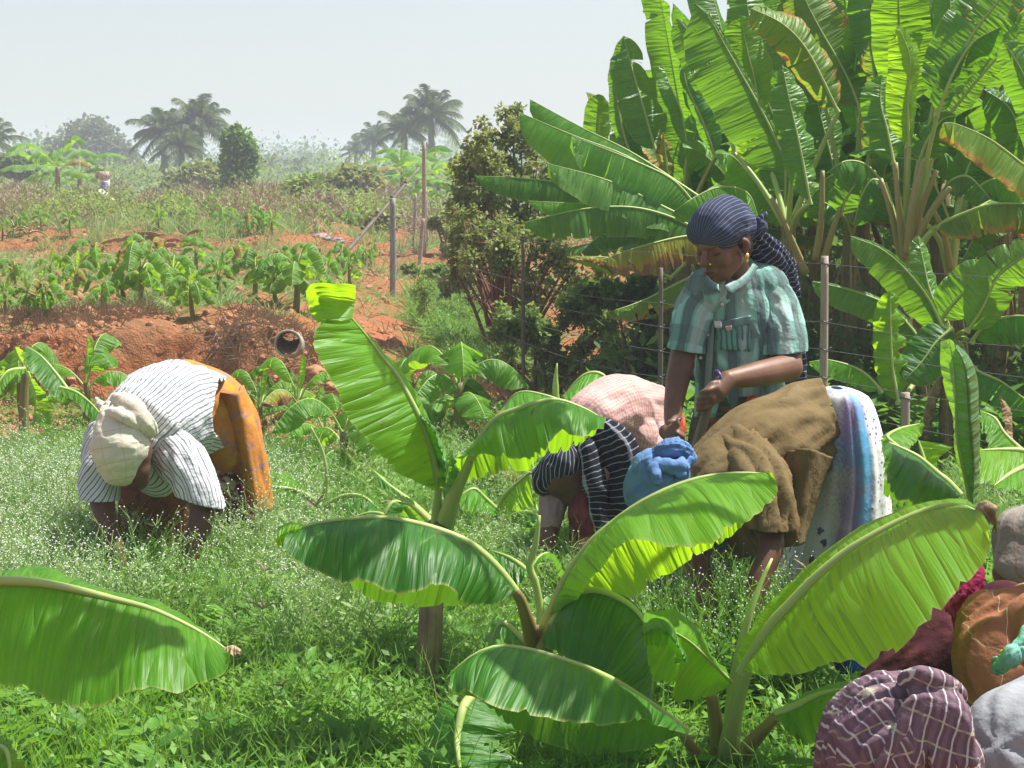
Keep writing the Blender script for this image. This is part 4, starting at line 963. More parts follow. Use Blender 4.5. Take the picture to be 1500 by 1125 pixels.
gplant('banana plant at the right edge with a long yellow-rimmed drooping leaf', 1560, 10.4, 1555, 330, [
    ([(1565, 300), (1530, 262), (1500, 240), (1450, 203), (1400, 181), (1382, 180)], 10.2, 9.9, 50, (0, -.35, 1), (.85, 1.15), dict(mat='leaf_edge', tears=2, gap=.008, nu=44)),
    ([(1550, 320), (1535, 200), (1500, 110), (1470, 60)], 10.6, 10.6, 40, (-.2, -1, .3), (.3, .7), dict(tears=3)),
    ([(1560, 320), (1510, 230), (1480, 160), (1440, 130)], 10.9, 10.9, 46, (-.2, -1, .5), (.3, .8), dict(tears=5, gap=.03, mat='leaf_fore_dark')),
    ([(1550, 330), (1500, 300), (1440, 330), (1410, 380)], 10.8, 10.7, 34, UPF, (.7, 1.3), dict(tears=4, mat='leaf_fore_dark')),
    ([(1560, 330), (1560, 200), (1530, 100), (1515, 0)], 10.8, 10.9, 40, (-.2, -1, .3), (.2, .6), dict(tears=3)),
], 606, dry=4)
gplant('banana plant with dry yellowish petioles just right of the petiole fan', 1395, 11.8, 1395, 400, [
    ([(1402, 300), (1420, 240), (1450, 200), (1490, 190)], 11.9, 11.8, 44, (-.1, -.8, .7), (.4, 1.0), dict(tears=4, mat='leaf_fore_dark')),
    ([(1410, 300), (1440, 268), (1475, 262), (1510, 290)], 11.6, 11.4, 38, (0, -.5, 1), (.6, 1.2), dict(tears=5)),
    ([(1395, 330), (1365, 260), (1345, 235), (1300, 230)], 12.0, 11.9, 38, (0, -.6, .8), (.5, 1.1), dict(tears=4, mat='leaf_fore_dark')),
], 607, r=.08, dry=6, pets=[[(1395, 400, 11.7), (1400, 340, 11.6), (1412, 285, 11.6)], [(1390, 400, 11.7), (1375, 350, 11.6), (1345, 318, 11.6)], [(1393, 395, 11.6), (1382, 340, 11.5), (1366, 305, 11.5)]])
# lower suckers in front, by the wires
gplant('low banana sucker with crossing dark leaves behind the wires at right', 1400, 10.4, 1392, 505, [
    ([(1385, 490), (1360, 437), (1324, 392), (1290, 364), (1246, 346)], 10.2, 10.0, 42, (-.25, -1, .5), (.1, .4), dict(asym=.15, wave=.22, nwave=5, mat='leaf_grove')),
    ([(1352, 508), (1335, 480), (1300, 446), (1250, 426), (1190, 412)], 10.5, 10.6, 36, (-.1, -.9, .7), (.2, .6), dict(asym=.2, wave=.2, mat='leaf_grove')),
    ([(1318, 592), (1308, 540), (1305, 480), (1304, 426)], 10.0, 10.0, 28, (.3, -1, 0), (.2, .6), dict(mat='leaf_bright', wave=.5, nwave=5)),
    ([(1416, 487), (1440, 450), (1466, 400), (1520, 362)], 10.1, 9.9, 40, (.1, -1, .5), (.1, .5), dict(tears=2, mat='leaf_grove')),
    ([(1378, 468), (1400, 440), (1430, 410), (1458, 396)], 10.3, 10.2, 36, (.1, -1, .4), (.1, .4), dict(asym=1, mat='leaf_grove')),
    ([(1420, 500), (1450, 470), (1500, 462), (1550, 480)], 10.2, 10.0, 44, (0, -.4, 1), (.9, 1.3), dict(tears=3, mat='leaf_fore_dark')),
    ([(1395, 480), (1372, 500), (1350, 530), (1326, 556)], 10.1, 10.0, 36, (-.2, -1, .3), (.1, .4), dict(mat='leaf_fore_dark')),
    ([(1385, 470), (1364, 430), (1352, 380), (1345, 345)], 10.3, 10.4, 22, (.4, -1, 0), (.2, .6), dict(mat='leaf_grove')),
    ([(1410, 510), (1430, 540), (1470, 560), (1520, 600)], 10.2, 10.0, 40, (0, -.4, 1), (.7, 1.2), dict(tears=4, mat='leaf_fore_dark')),
    ([(1294, 572), (1262, 542), (1216, 527), (1185, 530)], 10.0, 9.9, 30, (0, -.3, 1), (.7, 1.2), dict(tears=4, mat='leaf_fore')),
], 608, r=.06, dry=5)
# plants further in: generic, denser and darker
def gen_grove(px, d, H, seed, label, n=11, mats=('leaf_grove', 'leaf_grove', 'leaf_fore_dark', 'leaf_grove', 'leaf_edge')):
    base = on_ground(px, d); root = empty('banana_plant', base, label, 'banana plant', 'tall banana plants in the grove'); R = rng(seed)
    t = np.array([R.uniform(-.1, .1), R.uniform(-.1, .1), H * R.uniform(.42, .5)])
    g = Geo(); stem_geo(g, (0, 0, -.1), t, .085, .05, seed); g.build('stem', MAT['stem'], root)
    a0 = R.uniform(0, 6.28)
    for i in range(n):
        a = a0 + i * 2.4; lvl = i / (n - 1); L = R.uniform(.95, 1.35) * H * .38
        dd = np.array([math.cos(a), math.sin(a), 0]); up = (H - t[2]) * (0.25 + 0.85 * lvl)
        b = t * (.9 + .1 * lvl); c = b + dd * L * .35 + np.array([0, 0, up * .8]); e = b + dd * L * (1.15 - .65 * lvl) + np.array([0, 0, up * (.2 + .95 * lvl)])
        g = Geo(); fc = dd * -1 * lvl + np.array([0, 0, 1.2 - lvl])
        leaf_into(g, bez(b, c, e, 40), R.uniform(.15, .2), face=tuple(fc), fold=(R.uniform(.1, .4), R.uniform(.5, 1.2)), wave=.2, nwave=3, tears=R.choice([2, 4, 7]), gap=.025, nu=24, nv=3, pet=.2, seed=seed * 41 + i, rib=.012)
        g.build('leaf', [MAT[R.choice(mats)], MAT['rib']], root)
    for k in range(5):
        a = R.uniform(0, 6.28); h = t[2] * R.uniform(.5, 1.0); dx, dy = math.cos(a), math.sin(a); L = R.uniform(.5, .9)
        g = Geo(); leaf_into(g, bez((0, 0, h), (dx * .2, dy * .2, h - L * .3), (dx * .16, dy * .16, max(.05, h - L)), 14), .06, face=(dx, dy, .2), fold=(.8, 2.4), wave=.6, nwave=5, nu=10, nv=3, seed=seed * 17 + k, rib=.008)
        g.build('leaf', [MAT['leaf_dry'], MAT['rib_dry']], root)
brush('grove_understorey', 150, 34000, .09, 'fol_dark', 61, (16.5, 22), (.9, 1.55), pxr=(980, 1750), aspect=4)
brush('grove_understorey', 70, 14000, .08, 'fol_dark', 62, (12.5, 16), (.4, .9), pxr=(1000, 1650), aspect=4)
gg = [(1040, 14.2, 2.55, 'behind the leftmost leaves of the grove'), (1120, 14.0, 2.9, 'behind the broad slanting leaves'), (1190, 13.6, 3.05, 'in the second rank left of centre'), (1275, 13.8, 3.2, 'in the second rank behind the petiole fan'),
      (1360, 13.2, 3.2, 'in the second rank right of the petiole fan'), (1450, 12.6, 3.1, 'in the second rank near the right edge'), (1530, 12.4, 3.2, 'in the second rank at the right edge'), (1080, 16.2, 2.9, 'deep in the grove, leftmost of the back rank'),
      (1170, 16.0, 3.4, 'deep in the grove behind the standing woman'), (1260, 15.8, 3.5, 'deep in the grove, middle of the back rank'), (1350, 15.4, 3.6, 'deep in the grove, right of the middle'), (1440, 15.0, 3.6, 'deep in the grove, second from the right edge'), (1540, 14.6, 3.6, 'deep in the grove, rightmost of the back rank'),
      (990, 15.6, 2.3, 'low at the left end of the grove, behind the fence creeper'), (1230, 18.5, 3.7, 'in the last rank, left one'), (1420, 18, 3.8, 'in the last rank, right one')]
for i, (px, d, H, l) in enumerate(gg): gen_grove(px, d, H, 700 + i, 'banana plant ' + l)
# low suckers and leaf litter between the stems
bankl = [('grove_leaf_litter', 9000, 41, (9.9, 16), (0.4, 4.6), .13), ('grove_leaf_litter', 3000, 43, (13, 18), (-.2, 3), .1)]
for nm, n, s_, yr, xr, sz in bankl: bank_litter(nm, n, s_, 'straw', yr, xr, .1, size=sz)
# ------------------------------------------------------------------ people: bodies and clothes grown as smooth closed surfaces
def chain_geo(g, pts, radii, sides=20, ell=1.0, up=(0, 0, 1), steps=8):
    """tapered capsule chain with round ends"""
    p = np.array([list(q) for q in pts], dtype=float)
    if len(p) == 1: p = np.vstack([p, p + [[0, 0, .001]]]); radii = [radii[0], radii[0]]
    n = max(10, 4 * len(p)); c = catmull(p, n)
    L = np.concatenate([[0], np.cumsum(np.linalg.norm(np.diff(p, axis=0), axis=1))]); r = np.interp(np.linspace(0, L[-1], n), L, radii)
    T0, T1 = nrm(c[1] - c[0]), nrm(c[-1] - c[-2]); a = np.linspace(0, math.pi / 2, 7)[1:]
    pre = [(c[0] - T0 * r[0] * math.sin(q), r[0] * math.cos(q)) for q in a[::-1]]; post_ = [(c[-1] + T1 * r[-1] * math.sin(q), r[-1] * math.cos(q)) for q in a]
    P_ = np.array([q[0] for q in pre] + list(c) + [q[0] for q in post_]); R_2 = [max(q[1], 1e-4) for q in pre] + list(r) + [max(q[1], 1e-4) for q in post_]
    T = nrm(np.gradient(P_, axis=0)); T[:7] = T0; T[-7:] = T1
    u = np.array(up, dtype=float)
    if abs(np.dot(nrm(u), T0)) > .95: u = np.array((0, 1., .1))
    U = np.zeros_like(P_)
    for i in range(len(P_)):
        u = nrm(u - T[i] * np.dot(u, T[i])); U[i] = u
    B = np.cross(T, U); an = np.linspace(0, 2 * math.pi, sides, endpoint=False); rr = np.array(R_2)
    V = (P_[:, None] + rr[:, None, None] * (np.cos(an)[None, :, None] * B[:, None] + ell * np.sin(an)[None, :, None] * U[:, None]))
    m = len(P_); idx = np.arange(m * sides).reshape(m, sides); nx = np.roll(idx, -1, axis=1)
    Fq = np.stack([idx[:-1], nx[:-1], nx[1:], idx[1:]], axis=2).reshape(-1, 4); k = m * sides
    V = np.vstack([V.reshape(-1, 3), P_[:1], P_[-1:]])
    s0 = g.n; g.add(V, Fq)
    g.F.append(np.concatenate([np.stack([nx[0], idx[0], np.full(sides, k)], axis=1) + s0, np.full((sides, 1), -1)], axis=1)); g.M.append(np.zeros(sides))
    g.F.append(np.concatenate([np.stack([idx[-1], nx[-1], np.full(sides, k + 1)], axis=1) + s0, np.full((sides, 1), -1)], axis=1)); g.M.append(np.zeros(sides))

def axis_uv(V, axis):
    A = catmull(axis, 30); T = nrm(np.gradient(A, axis=0)); u = np.array((0, -1., .001))
    U = np.zeros_like(A)
    for i in range(30):
        u = nrm(u - T[i] * np.dot(u, T[i])); U[i] = u
    B = np.cross(T, U); Ls = np.concatenate([[0], np.cumsum(np.linalg.norm(np.diff(A, axis=0), axis=1))])
    d = ((V[:, None] - A[None]) ** 2).sum(-1); k = d.argmin(1); q = V - A[k]
    x = (q * B[k]).sum(1); y = (q * U[k]).sum(1); l = Ls[k] + (q * T[k]).sum(1)
    return np.stack([np.arctan2(x, y), l], axis=1)

def blob(name, chains, mat, parent, off, voxel=0.009, smooth=4, axis=None, wr=None, seed=0, rref=0.15, disp=None, label=None, cut=None, planar=None):
    """chains: (points, radii[, ell, up]); points are (px,py,d) with radii in photograph pixels, or Vectors with metres"""
    g = Geo()
    for ch in chains:
        pts, rad = ch[0], ch[1]; ell = ch[2] if len(ch) > 2 else 1.0; up = ch[3] if len(ch) > 3 else (0, 0, 1)
        if isinstance(pts[0], Vector): W = pts; r = rad
        else: W = [P(*q) for q in pts]; r = [PX(a, q[2]) for a, q in zip(rad, pts)]
        chain_geo(g, W, r, ell=ell, up=up)
    tmp = g.build('tmp', mat)
    md = tmp.modifiers.new('r', 'REMESH'); md.mode = 'VOXEL'; md.voxel_size = voxel; md.use_smooth_shade = True
    ms = tmp.modifiers.new('s', 'SMOOTH'); ms.iterations = smooth; ms.factor = 0.5
    dg = bpy.context.evaluated_depsgraph_get(); dg.update()
    me = bpy.data.meshes.new_from_object(tmp.evaluated_get(dg)); bpy.data.objects.remove(tmp, do_unlink=True)
    n = len(me.vertices); V = np.empty(n * 3, dtype=np.float32); me.vertices.foreach_get('co', V); V = V.reshape(-1, 3).astype(float)
    N = np.empty(n * 3, dtype=np.float32); me.vertices.foreach_get('normal', N); N = N.reshape(-1, 3)
    ax = axis if axis is not None else chains[0][0]
    AX = [list(q) if isinstance(q, Vector) else list(P(*q)) for q in ax]
    if len(AX) == 1: AX = [AX[0], [AX[0][0], AX[0][1], AX[0][2] + .05]]
    uv = axis_uv(V, AX)
    if wr:
        amp, ku, kl = wr
        dsp = np.array([noise.noise(Vector((math.cos(a) * ku, math.sin(a) * ku, l * kl + seed))) + .45 * noise.noise(Vector((math.cos(a) * ku * 2.3, math.sin(a) * ku * 2.3, l * kl * 2 + seed + 5))) for a, l in uv])
        dsp = (1 - np.abs(dsp) * 2.2); V = V + N * (dsp * amp)[:, None]
    if disp is not None: V = V + N * np.array([disp(q) for q in V])[:, None]
    me.vertices.foreach_set('co', V.astype(np.float32).ravel()); me.update()
    l = me.uv_layers.new(name='UVMap'); idx = np.empty(len(me.loops), dtype=np.int32); me.loops.foreach_get('vertex_index', idx)
    uvs = np.stack([uv[:, 0] * rref, uv[:, 1]], axis=1).astype(np.float32)
    if planar is not None:
        ca, sa = math.cos(planar), math.sin(planar); uvs = np.stack([V[:, 0] * ca + V[:, 2] * sa + .45 * V[:, 1], -V[:, 0] * sa + V[:, 2] * ca - .45 * V[:, 1]], axis=1).astype(np.float32)
    lu = uvs[idx]
    l.data.foreach_set('uv', lu.ravel())
    if cut:      # crisp hems: the cloth is cut along planes and given a thickness
        import bmesh
        bm = bmesh.new(); bm.from_mesh(me)
        for (x1, y1, x2, y2, cd, sg) in cut:
            A_, B_ = P(x1, y1, cd), P(x2, y2, cd); nn = (B_ - A_).cross(Vector((0, 1, 0))).normalized() * -sg
            bmesh.ops.bisect_plane(bm, geom=bm.verts[:] + bm.edges[:] + bm.faces[:], plane_co=A_, plane_no=nn, clear_outer=True)
        bm.to_mesh(me); bm.free()
    me.transform(Matrix.Translation(-Vector(off)))
    me.polygons.foreach_set('use_smooth', [True] * len(me.polygons)); me.name = name
    me.materials.clear(); me.materials.append(mat)
    o = bpy.data.objects.new(name, me); COL.objects.link(o); o.parent = parent
    if cut: sd = o.modifiers.new('hem', 'SOLIDIFY'); sd.thickness = .006; sd.offset = 0.6
    if label: o['label'] = label
    return o

def sheet(name, rows, mat, parent, off, nu=40, nsub=8, bulge=0.1, wav=(0.006, 9), seed=0, uvs=(1, 1), thick=0.004, label=None):
    """a hanging piece of cloth lofted through pixel rows, with real thickness"""
    G = hero_rows(rows, nu); nr = G.shape[1]; cols = []
    for j in range(nr - 1):
        for k in range(nsub): cols.append(G[:, j] + (G[:, j + 1] - G[:, j]) * k / nsub)
    cols.append(G[:, -1]); X = np.stack(cols, axis=1); m = X.shape[1]; w = np.linspace(0, 1, m); u = np.linspace(0, 1, nu)
    N = nrm(np.cross(np.gradient(X, axis=0), np.gradient(X, axis=1))); N = N * np.where(N[..., 1:2] > 0, -1, 1)
    wid = np.linalg.norm(G[:, 0] - G[:, -1], axis=1).mean()
    d = bulge * wid * np.sin(math.pi * w)[None, :] * np.ones(nu)[:, None]
    d = d + np.array([[wav[0] * (1 - 2.2 * abs(noise.noise(Vector((b * wav[1], a * 1.6, seed)))) + .3 * noise.noise(Vector((b * wav[1] * 2.5, a * 5, seed + 3)))) for b in w] for a in u])
    X = X + N * d[..., None]
    L0 = np.linalg.norm(np.diff(G[:, 0], axis=0), axis=1).sum()
    UV = np.stack([np.repeat((w * wid)[None], nu, 0), np.repeat((u * L0)[:, None], m, 1)], axis=2).reshape(-1, 2)
    g = Geo(); idx = np.arange(nu * m).reshape(nu, m)
    Q = np.stack([idx[:-1, :-1], idx[:-1, 1:], idx[1:, 1:], idx[1:, :-1]], axis=2).reshape(-1, 4)
    V2 = np.concatenate([X.reshape(-1, 3), (X - N * thick).reshape(-1, 3)]); k = nu * m
    b = np.concatenate([idx[0], idx[1:, -1], idx[-1, -2::-1], idx[-2:0:-1, 0]]); bn = np.roll(b, -1)
    g.add(V2, np.concatenate([Q, Q[:, ::-1] + k, np.stack([bn, b, b + k, bn + k], axis=1)]), np.concatenate([UV, UV]))
    o = g.build(name, mat, parent, off)
    if label: o['label'] = label
    return o
def ring_loft(name, secs, mat, parent, off, sides=64, folds=9, famp=0.0, seed=0, n=40, label=None):
    """skirt: horizontal-ish ellipse sections (px, py, d, rx_px, ry_m) top to bottom, with folds growing downwards"""
    C = catmull([[*P(a, b, c), PX(r, c), ry] for a, b, c, r, ry in secs], n); an = np.linspace(0, 2 * math.pi, sides + 1)
    V = []; UV = []
    for i, c in enumerate(C):
        t = i / (n - 1)
        for a in an:
            f = 1 + famp * (0.25 + t) * (noise.noise(Vector((math.cos(a) * folds * .35, math.sin(a) * folds * .35, t * 1.2 + seed))) * 1.6 + .4 * math.sin(a * folds + 2 * t))
            V.append((c[0] + math.cos(a) * c[3] * f, c[1] + math.sin(a) * c[4] * f, c[2])); UV.append((a / (2 * math.pi), t))
    idx = np.arange(n * (sides + 1)).reshape(n, sides + 1); g = Geo()
    Q = np.stack([idx[:-1, :-1], idx[1:, :-1], idx[1:, 1:], idx[:-1, 1:]], axis=2).reshape(-1, 4)
    g.add(np.array(V), Q, UV); o = g.build(name, mat, parent, off)
    if label: o['label'] = label
    return o

# ---- cloth
def cloth(name, base, stripes=(), noise_c=None, rough=0.9, bump=0.4, fine=True, sheen=0.0, spec=0.15, faded=None, trans=0.0, warp=0.004, extra=None):
    """stripes: (axis 0/1, period m, width fraction, colour, strength[, phase])"""
    m = NT(name); co = m.coord('Object'); uv = m.sep(m.coord('UV'))
    wx = m.math('MULTIPLY', m.math('SUBTRACT', m.noise(co, 14, 2, 0.5), 0.5), warp * 4)
    col = m.mix(m.mapr(m.noise(co, 9, 4, 0.6), .35, .7), base, tuple(c * 0.82 for c in base))
    if faded: col = m.mix(m.mapr(m.noise(co, 5, 3, 0.6), .45, .7), col, faded)
    if noise_c:
        for sc_, lo_, hi_, cc in noise_c: col = m.mix(m.mapr(m.noise(co, sc_, 3, 0.55), lo_, hi_), col, cc)
    for s in stripes:
        c = m.math('ADD', uv[s[0]], wx); ph = s[5] if len(s) > 5 else 0.0
        f = m.math('FRACT', m.math('ADD', m.math('DIVIDE', c, s[1]), 50.0 + ph))
        k = m.math('ABSOLUTE', m.math('SUBTRACT', f, 0.5)); h = s[2] / 2
        col = m.mix(m.mapr(k, h * 1.15, h * 0.8, 0, s[4]), col, s[3])
    if extra: col = extra(m, co, uv, col)
    big = m.noise(co, 11, 3, 0.55, 0.4); sm = m.noise(co, 48, 3, 0.6)
    nb = m.bump(m.math('ADD', big, m.math('MULTIPLY', sm, .3)), bump, 0.025)
    return m.pbr(col, rough, spec, nb, sheen=sheen, trans=col if trans else None, tfac=trans)
def skin(name, a, b, gloss=0.42):
    m = NT(name); co = m.coord('Object'); n1 = m.noise(co, 12, 4, 0.6); n2 = m.noise(co, 90, 3, 0.6)
    mm_ = m.pbr(m.mix(m.mapr(n1, .3, .7), a, b), gloss, 0.45, m.bump(n2, 0.15, 0.003)); 
    bs = [n for n in m.t.nodes if n.type == 'BSDF_PRINCIPLED'][0]; bs.inputs['Subsurface Weight'].default_value = 0.06
    bs.inputs['Subsurface Radius'].default_value = (0.01, 0.004, 0.002); return mm_
SK = skin('brown_skin', (0.13, 0.058, 0.030), (0.20, 0.094, 0.05), .5)
SK2 = skin('dark_brown_skin', (0.09, 0.036, 0.019), (0.14, 0.06, 0.033), .5)
HAIR = NT('dark_hair').pbr((0.012, 0.01, 0.01), 0.5, 0.4)
_h = NT('greying_hair'); HAIR = _h.pbr(_h.mix(_h.mapr(_h.noise(_h.coord('Object'), 120, 2, .6), .5, .7), (0.012, 0.01, 0.01), (0.12, 0.11, 0.10)), 0.5, 0.4)
GOLD = NT('gold'); _g = GOLD.pbr((0.8, 0.55, 0.15), 0.25, 0.5); [n for n in GOLD.t.nodes if n.type == 'BSDF_PRINCIPLED'][0].inputs['Metallic'].default_value = 1.0; GOLD = _g
PURPLE = NT('purple_bangle').pbr((0.10, 0.05, 0.30), 0.3, 0.5)
def person(px, d, label, group=None):
    return empty('person', on_ground(px, d), label, 'person', group)
def ring(parent, off, c, axis, r, t, mat, name, ell=1.0):
    g = Geo(); ax = nrm(np.array(list(axis))); e1 = nrm(np.cross(ax, [0.1, 1, 0.2])); e2 = np.cross(ax, e1)
    a = np.linspace(0, 2 * math.pi, 25); add_tube(g, [np.array(list(c)) + e1 * math.cos(q) * r + e2 * math.sin(q) * r * ell for q in a], t, 7, cap=False, up=ax)
    return g.build(name, mat, parent, off)
def fingers(hand, d, m=1.0): pass

# ================= woman bending at left, striped shirt and cream turban
W1 = person(300, 7.6, 'woman bending low at left in striped white shirt, cream turban and orange sari'); o1 = W1.location
hand1 = []
for (hx, hy, hd, s) in ((184, 858, 6.72, 1), (262, 866, 6.72, -1)):
    for k in range(4): hand1.append(([(hx + (k - 1.5) * 5, hy, hd), (hx + (k - 1.5) * 6 + s * 2, hy + 14, hd - .02), (hx + (k - 1.5) * 5 + s * 5, hy + 26 - abs(k - 1.5) * 3, hd + .02)], [4.2, 3.8, 3.0]))
    hand1.append(([(hx + s * 9, hy - 8, hd), (hx + s * 16, hy + 4, hd - .02), (hx + s * 13, hy + 13, hd - .03)], [4.8, 4.3, 3.4]))
blob('body', [
    ([(205, 660, 6.95), (240, 620, 7.15), (300, 620, 7.55)], [30, 44, 38]),
    ([(205, 665, 6.92), (192, 668, 6.8), (186, 672, 6.76)], [24, 26, 30]), ([(184, 660, 6.76)], [40]), ([(196, 688, 6.76), (200, 700, 6.78)], [26, 20]), ([(213, 684, 6.76), (214, 692, 6.77)], [5.5, 4]),
    ([(156, 655, 6.95), (150, 735, 6.85), (165, 800, 6.75), (182, 850, 6.72)], [24, 19, 16, 12]), ([(182, 850, 6.72), (186, 866, 6.72)], [12, 13]),
    ([(272, 680, 6.92), (296, 742, 6.82), (280, 805, 6.76), (264, 856, 6.72)], [26, 20, 17, 12]), ([(264, 856, 6.72), (260, 872, 6.72)], [12, 13]),
    ([(285, 630, 7.55), (285, 760, 7.5), (290, 870, 7.6)], [30, 24, 18]), ([(322, 645, 7.68), (340, 760, 7.7), (345, 872, 7.75)], [36, 26, 18]),
] + hand1, SK2, W1, o1, voxel=.009, smooth=3)
shirtA = cloth('striped_cotton', (0.72, 0.73, 0.74), [(0, 0.0165, 0.34, (0.12, 0.13, 0.16), 0.85), (0, 0.0165, .08, (0.12, 0.13, 0.16), .7, .5)], bump=.6, warp=.003)
blob('shirt', [
    ([(196, 650, 6.98), (216, 622, 7.0), (255, 602, 7.2), (290, 606, 7.45)], [48, 69, 70, 62]),
    ([(158, 648, 6.96), (150, 690, 6.9), (145, 745, 6.85)], [32, 28, 25]),
    ([(215, 690, 6.98), (235, 700, 7.0)], [26, 26]),
], shirtA, W1, o1, voxel=.0085, smooth=5, axis=[(196, 650, 6.98), (216, 622, 7.0), (255, 602, 7.2), (300, 606, 7.5)], wr=(.013, 1.4, 6), rref=.165,
     cut=[(110, 730, 180, 733, 6.86, 1), (330, 540, 334, 720, 7.45, -1)])
blob('sleeve', [([(252, 660, 6.93), (266, 676, 6.9), (284, 706, 6.84), (300, 750, 6.8)], [33, 35, 30, 28])], shirtA, W1, o1, voxel=.008, smooth=4, wr=(.009, 1.6, 9), rref=.085, seed=6, cut=[(250, 722, 325, 742, 6.82, 1)])
# overlapping yoke band of the shirt across the back
0 and blob('shirt_fold', [([(268, 603, 7.36), (296, 611, 7.5)], [69, 62])], shirtA, W1, o1, voxel=.009, smooth=3, axis=[(196, 650, 6.98), (216, 622, 7.0), (255, 602, 7.2), (300, 606, 7.5)], wr=(.005, 1.6, 7), rref=.165)
flor = [(26, .52, .60, (0.30, 0.20, 0.24)), (12, .60, .68, (0.62, 0.33, 0.05))]
orange = cloth('orange_sari', (0.60, 0.24, 0.05), [(1, 0.21, 0.035, (0.36, 0.22, 0.26), .8)], noise_c=[(26, .56, .62, (0.36, 0.20, 0.19)), (9, .55, .68, (0.66, 0.33, 0.05))], bump=.3, trans=0.12)
blob('sari', [([(262, 605, 7.54), (300, 612, 7.52), (322, 634, 7.52), (330, 660, 7.56)], [80, 74, 62, 50])], orange, W1, o1, voxel=.01, smooth=4, wr=(.006, 1.5, 5), seed=4)
sheet('sari_end', [([(308, 570), (314, 630), (334, 672), (358, 705), (372, 750)], 7.46, 7.5), ([(345, 575), (356, 640), (366, 690), (376, 752)], 7.36, 7.42), ([(352, 566), (374, 615), (388, 675), (396, 720), (399, 746)], 7.5, 7.5)], orange, W1, o1, wav=(.014, 6), bulge=.07, seed=3)
floral = cloth('maroon_floral', (0.14, 0.035, 0.045), noise_c=[(22, .50, .56, (0.50, 0.42, 0.33)), (34, .58, .64, (0.20, 0.05, 0.07)), (48, .60, .66, (0.55, 0.45, 0.38))], bump=.3)
ring_loft('skirt', [(300, 640, 7.62, 50, .17), (322, 700, 7.62, 54, .19), (330, 750, 7.62, 52, .2), (334, 805, 7.62, 46, .2), (334, 865, 7.62, 40, .18)], floral, W1, o1, famp=.07)
brown = cloth('shaded_sari_front', (0.17, 0.065, 0.03), noise_c=[(12, .55, .65, (0.25, 0.12, 0.04)), (30, .56, .62, (0.09, 0.04, 0.03))], bump=.3)  # orange-brown sari cloth, darkened in colour for the shade between her arms
ring_loft('sari_front', [(258, 640, 7.35, 56, .12), (240, 700, 7.32, 62, .13), (228, 770, 7.3, 56, .13), (222, 840, 7.28, 50, .12), (222, 885, 7.28, 46, .12)], brown, W1, o1, famp=.06, seed=5)
cream = cloth('cream_turban', (0.66, 0.62, 0.50), [(1, .052, .05, (0.50, 0.25, 0.20), .5), (0, .058, .05, (0.50, 0.25, 0.20), .35)], faded=(0.72, 0.66, 0.50), bump=.35, warp=.003)
blob('turban', [([(178, 626, 6.78), (176, 656, 6.74), (177, 676, 6.75)], [38, 44.5, 36])], cream, W1, o1, voxel=.006, smooth=4, axis=[(165, 600, 6.78), (182, 700, 6.74)], wr=(.004, 1.0, 26), rref=.09, seed=2)
blob('turban_knot', [
    ([(172, 584, 6.8), (190, 594, 6.74), (212, 618, 6.72), (222, 632, 6.75)], [9, 16, 15, 9]), ([(172, 586, 6.84), (158, 604, 6.78), (156, 622, 6.75)], [10, 12, 9]),
    ([(158, 604, 6.76), (172, 606, 6.7), (186, 612, 6.69), (200, 622, 6.7)], [8, 9, 9, 7]), ([(158, 600, 6.84), (146, 592, 6.86), (140, 584, 6.88)], [8, 5.5, 3]), ([(152, 612, 6.8), (146, 632, 6.8)], [8, 4])],
     cream, W1, o1, voxel=.0045, smooth=2, wr=(.004, 1.4, 16), rref=.05, axis=[(150, 590, 6.8), (222, 632, 6.75)])
ring(W1, o1, P(213, 697, 6.745), (1, .3, .1), .006, .0016, GOLD, 'earring')

# ================= woman bending in the middle, pink shirt and dark striped wrap
W2 = person(950, 7.8, 'woman bending in the middle in a pale pink shirt with a black striped head wrap'); o2 = W2.location
hand2 = []
for (hx, hy, hd, s) in ((800, 838, 7.1, 1), (848, 846, 7.1, -1)):
    for k in range(4): hand2.append(([(hx + (k - 1.5) * 5, hy, hd), (hx + (k - 1.5) * 5.5, hy + 13, hd - .02), (hx + (k - 1.5) * 4.5 + s * 4, hy + 24 - abs(k - 1.5) * 3, hd + .02)], [4, 3.6, 2.9]))
    hand2.append(([(hx + s * 8, hy - 8, hd), (hx + s * 15, hy + 4, hd - .02)], [4.6, 3.4]))
blob('body', [([(870, 640, 7.4), (905, 610, 7.55), (950, 620, 7.75)], [34, 40, 42]), ([(865, 650, 7.35), (840, 690, 7.25)], [22, 24]), ([(826, 696, 7.22)], [36]), ([(838, 716, 7.2), (836, 728, 7.2)], [22, 15]),
     ([(868, 670, 7.3), (858, 750, 7.2), (850, 800, 7.12), (848, 838, 7.1)], [24, 18, 14, 11]), ([(848, 838, 7.1), (848, 852, 7.1)], [11, 12]),
     ([(835, 660, 7.4), (812, 740, 7.25), (802, 800, 7.12), (800, 832, 7.1)], [22, 17, 14, 11]), ([(800, 832, 7.1), (800, 846, 7.1)], [11, 12]),
     ([(940, 640, 7.8), (935, 760, 7.8), (935, 858, 7.8)], [34, 24, 16]), ([(965, 640, 7.9), (970, 760, 7.95), (972, 850, 7.95)], [34, 24, 16])] + hand2, SK2, W2, o2, voxel=.01, smooth=3)
pink = cloth('pale_pink_cotton', (0.58, 0.34, 0.30), [(0, .014, .4, (0.42, 0.16, 0.15), .5), (1, .014, .35, (0.68, 0.52, 0.48), .45)], faded=(0.62, 0.41, 0.37), bump=.45, warp=.001)
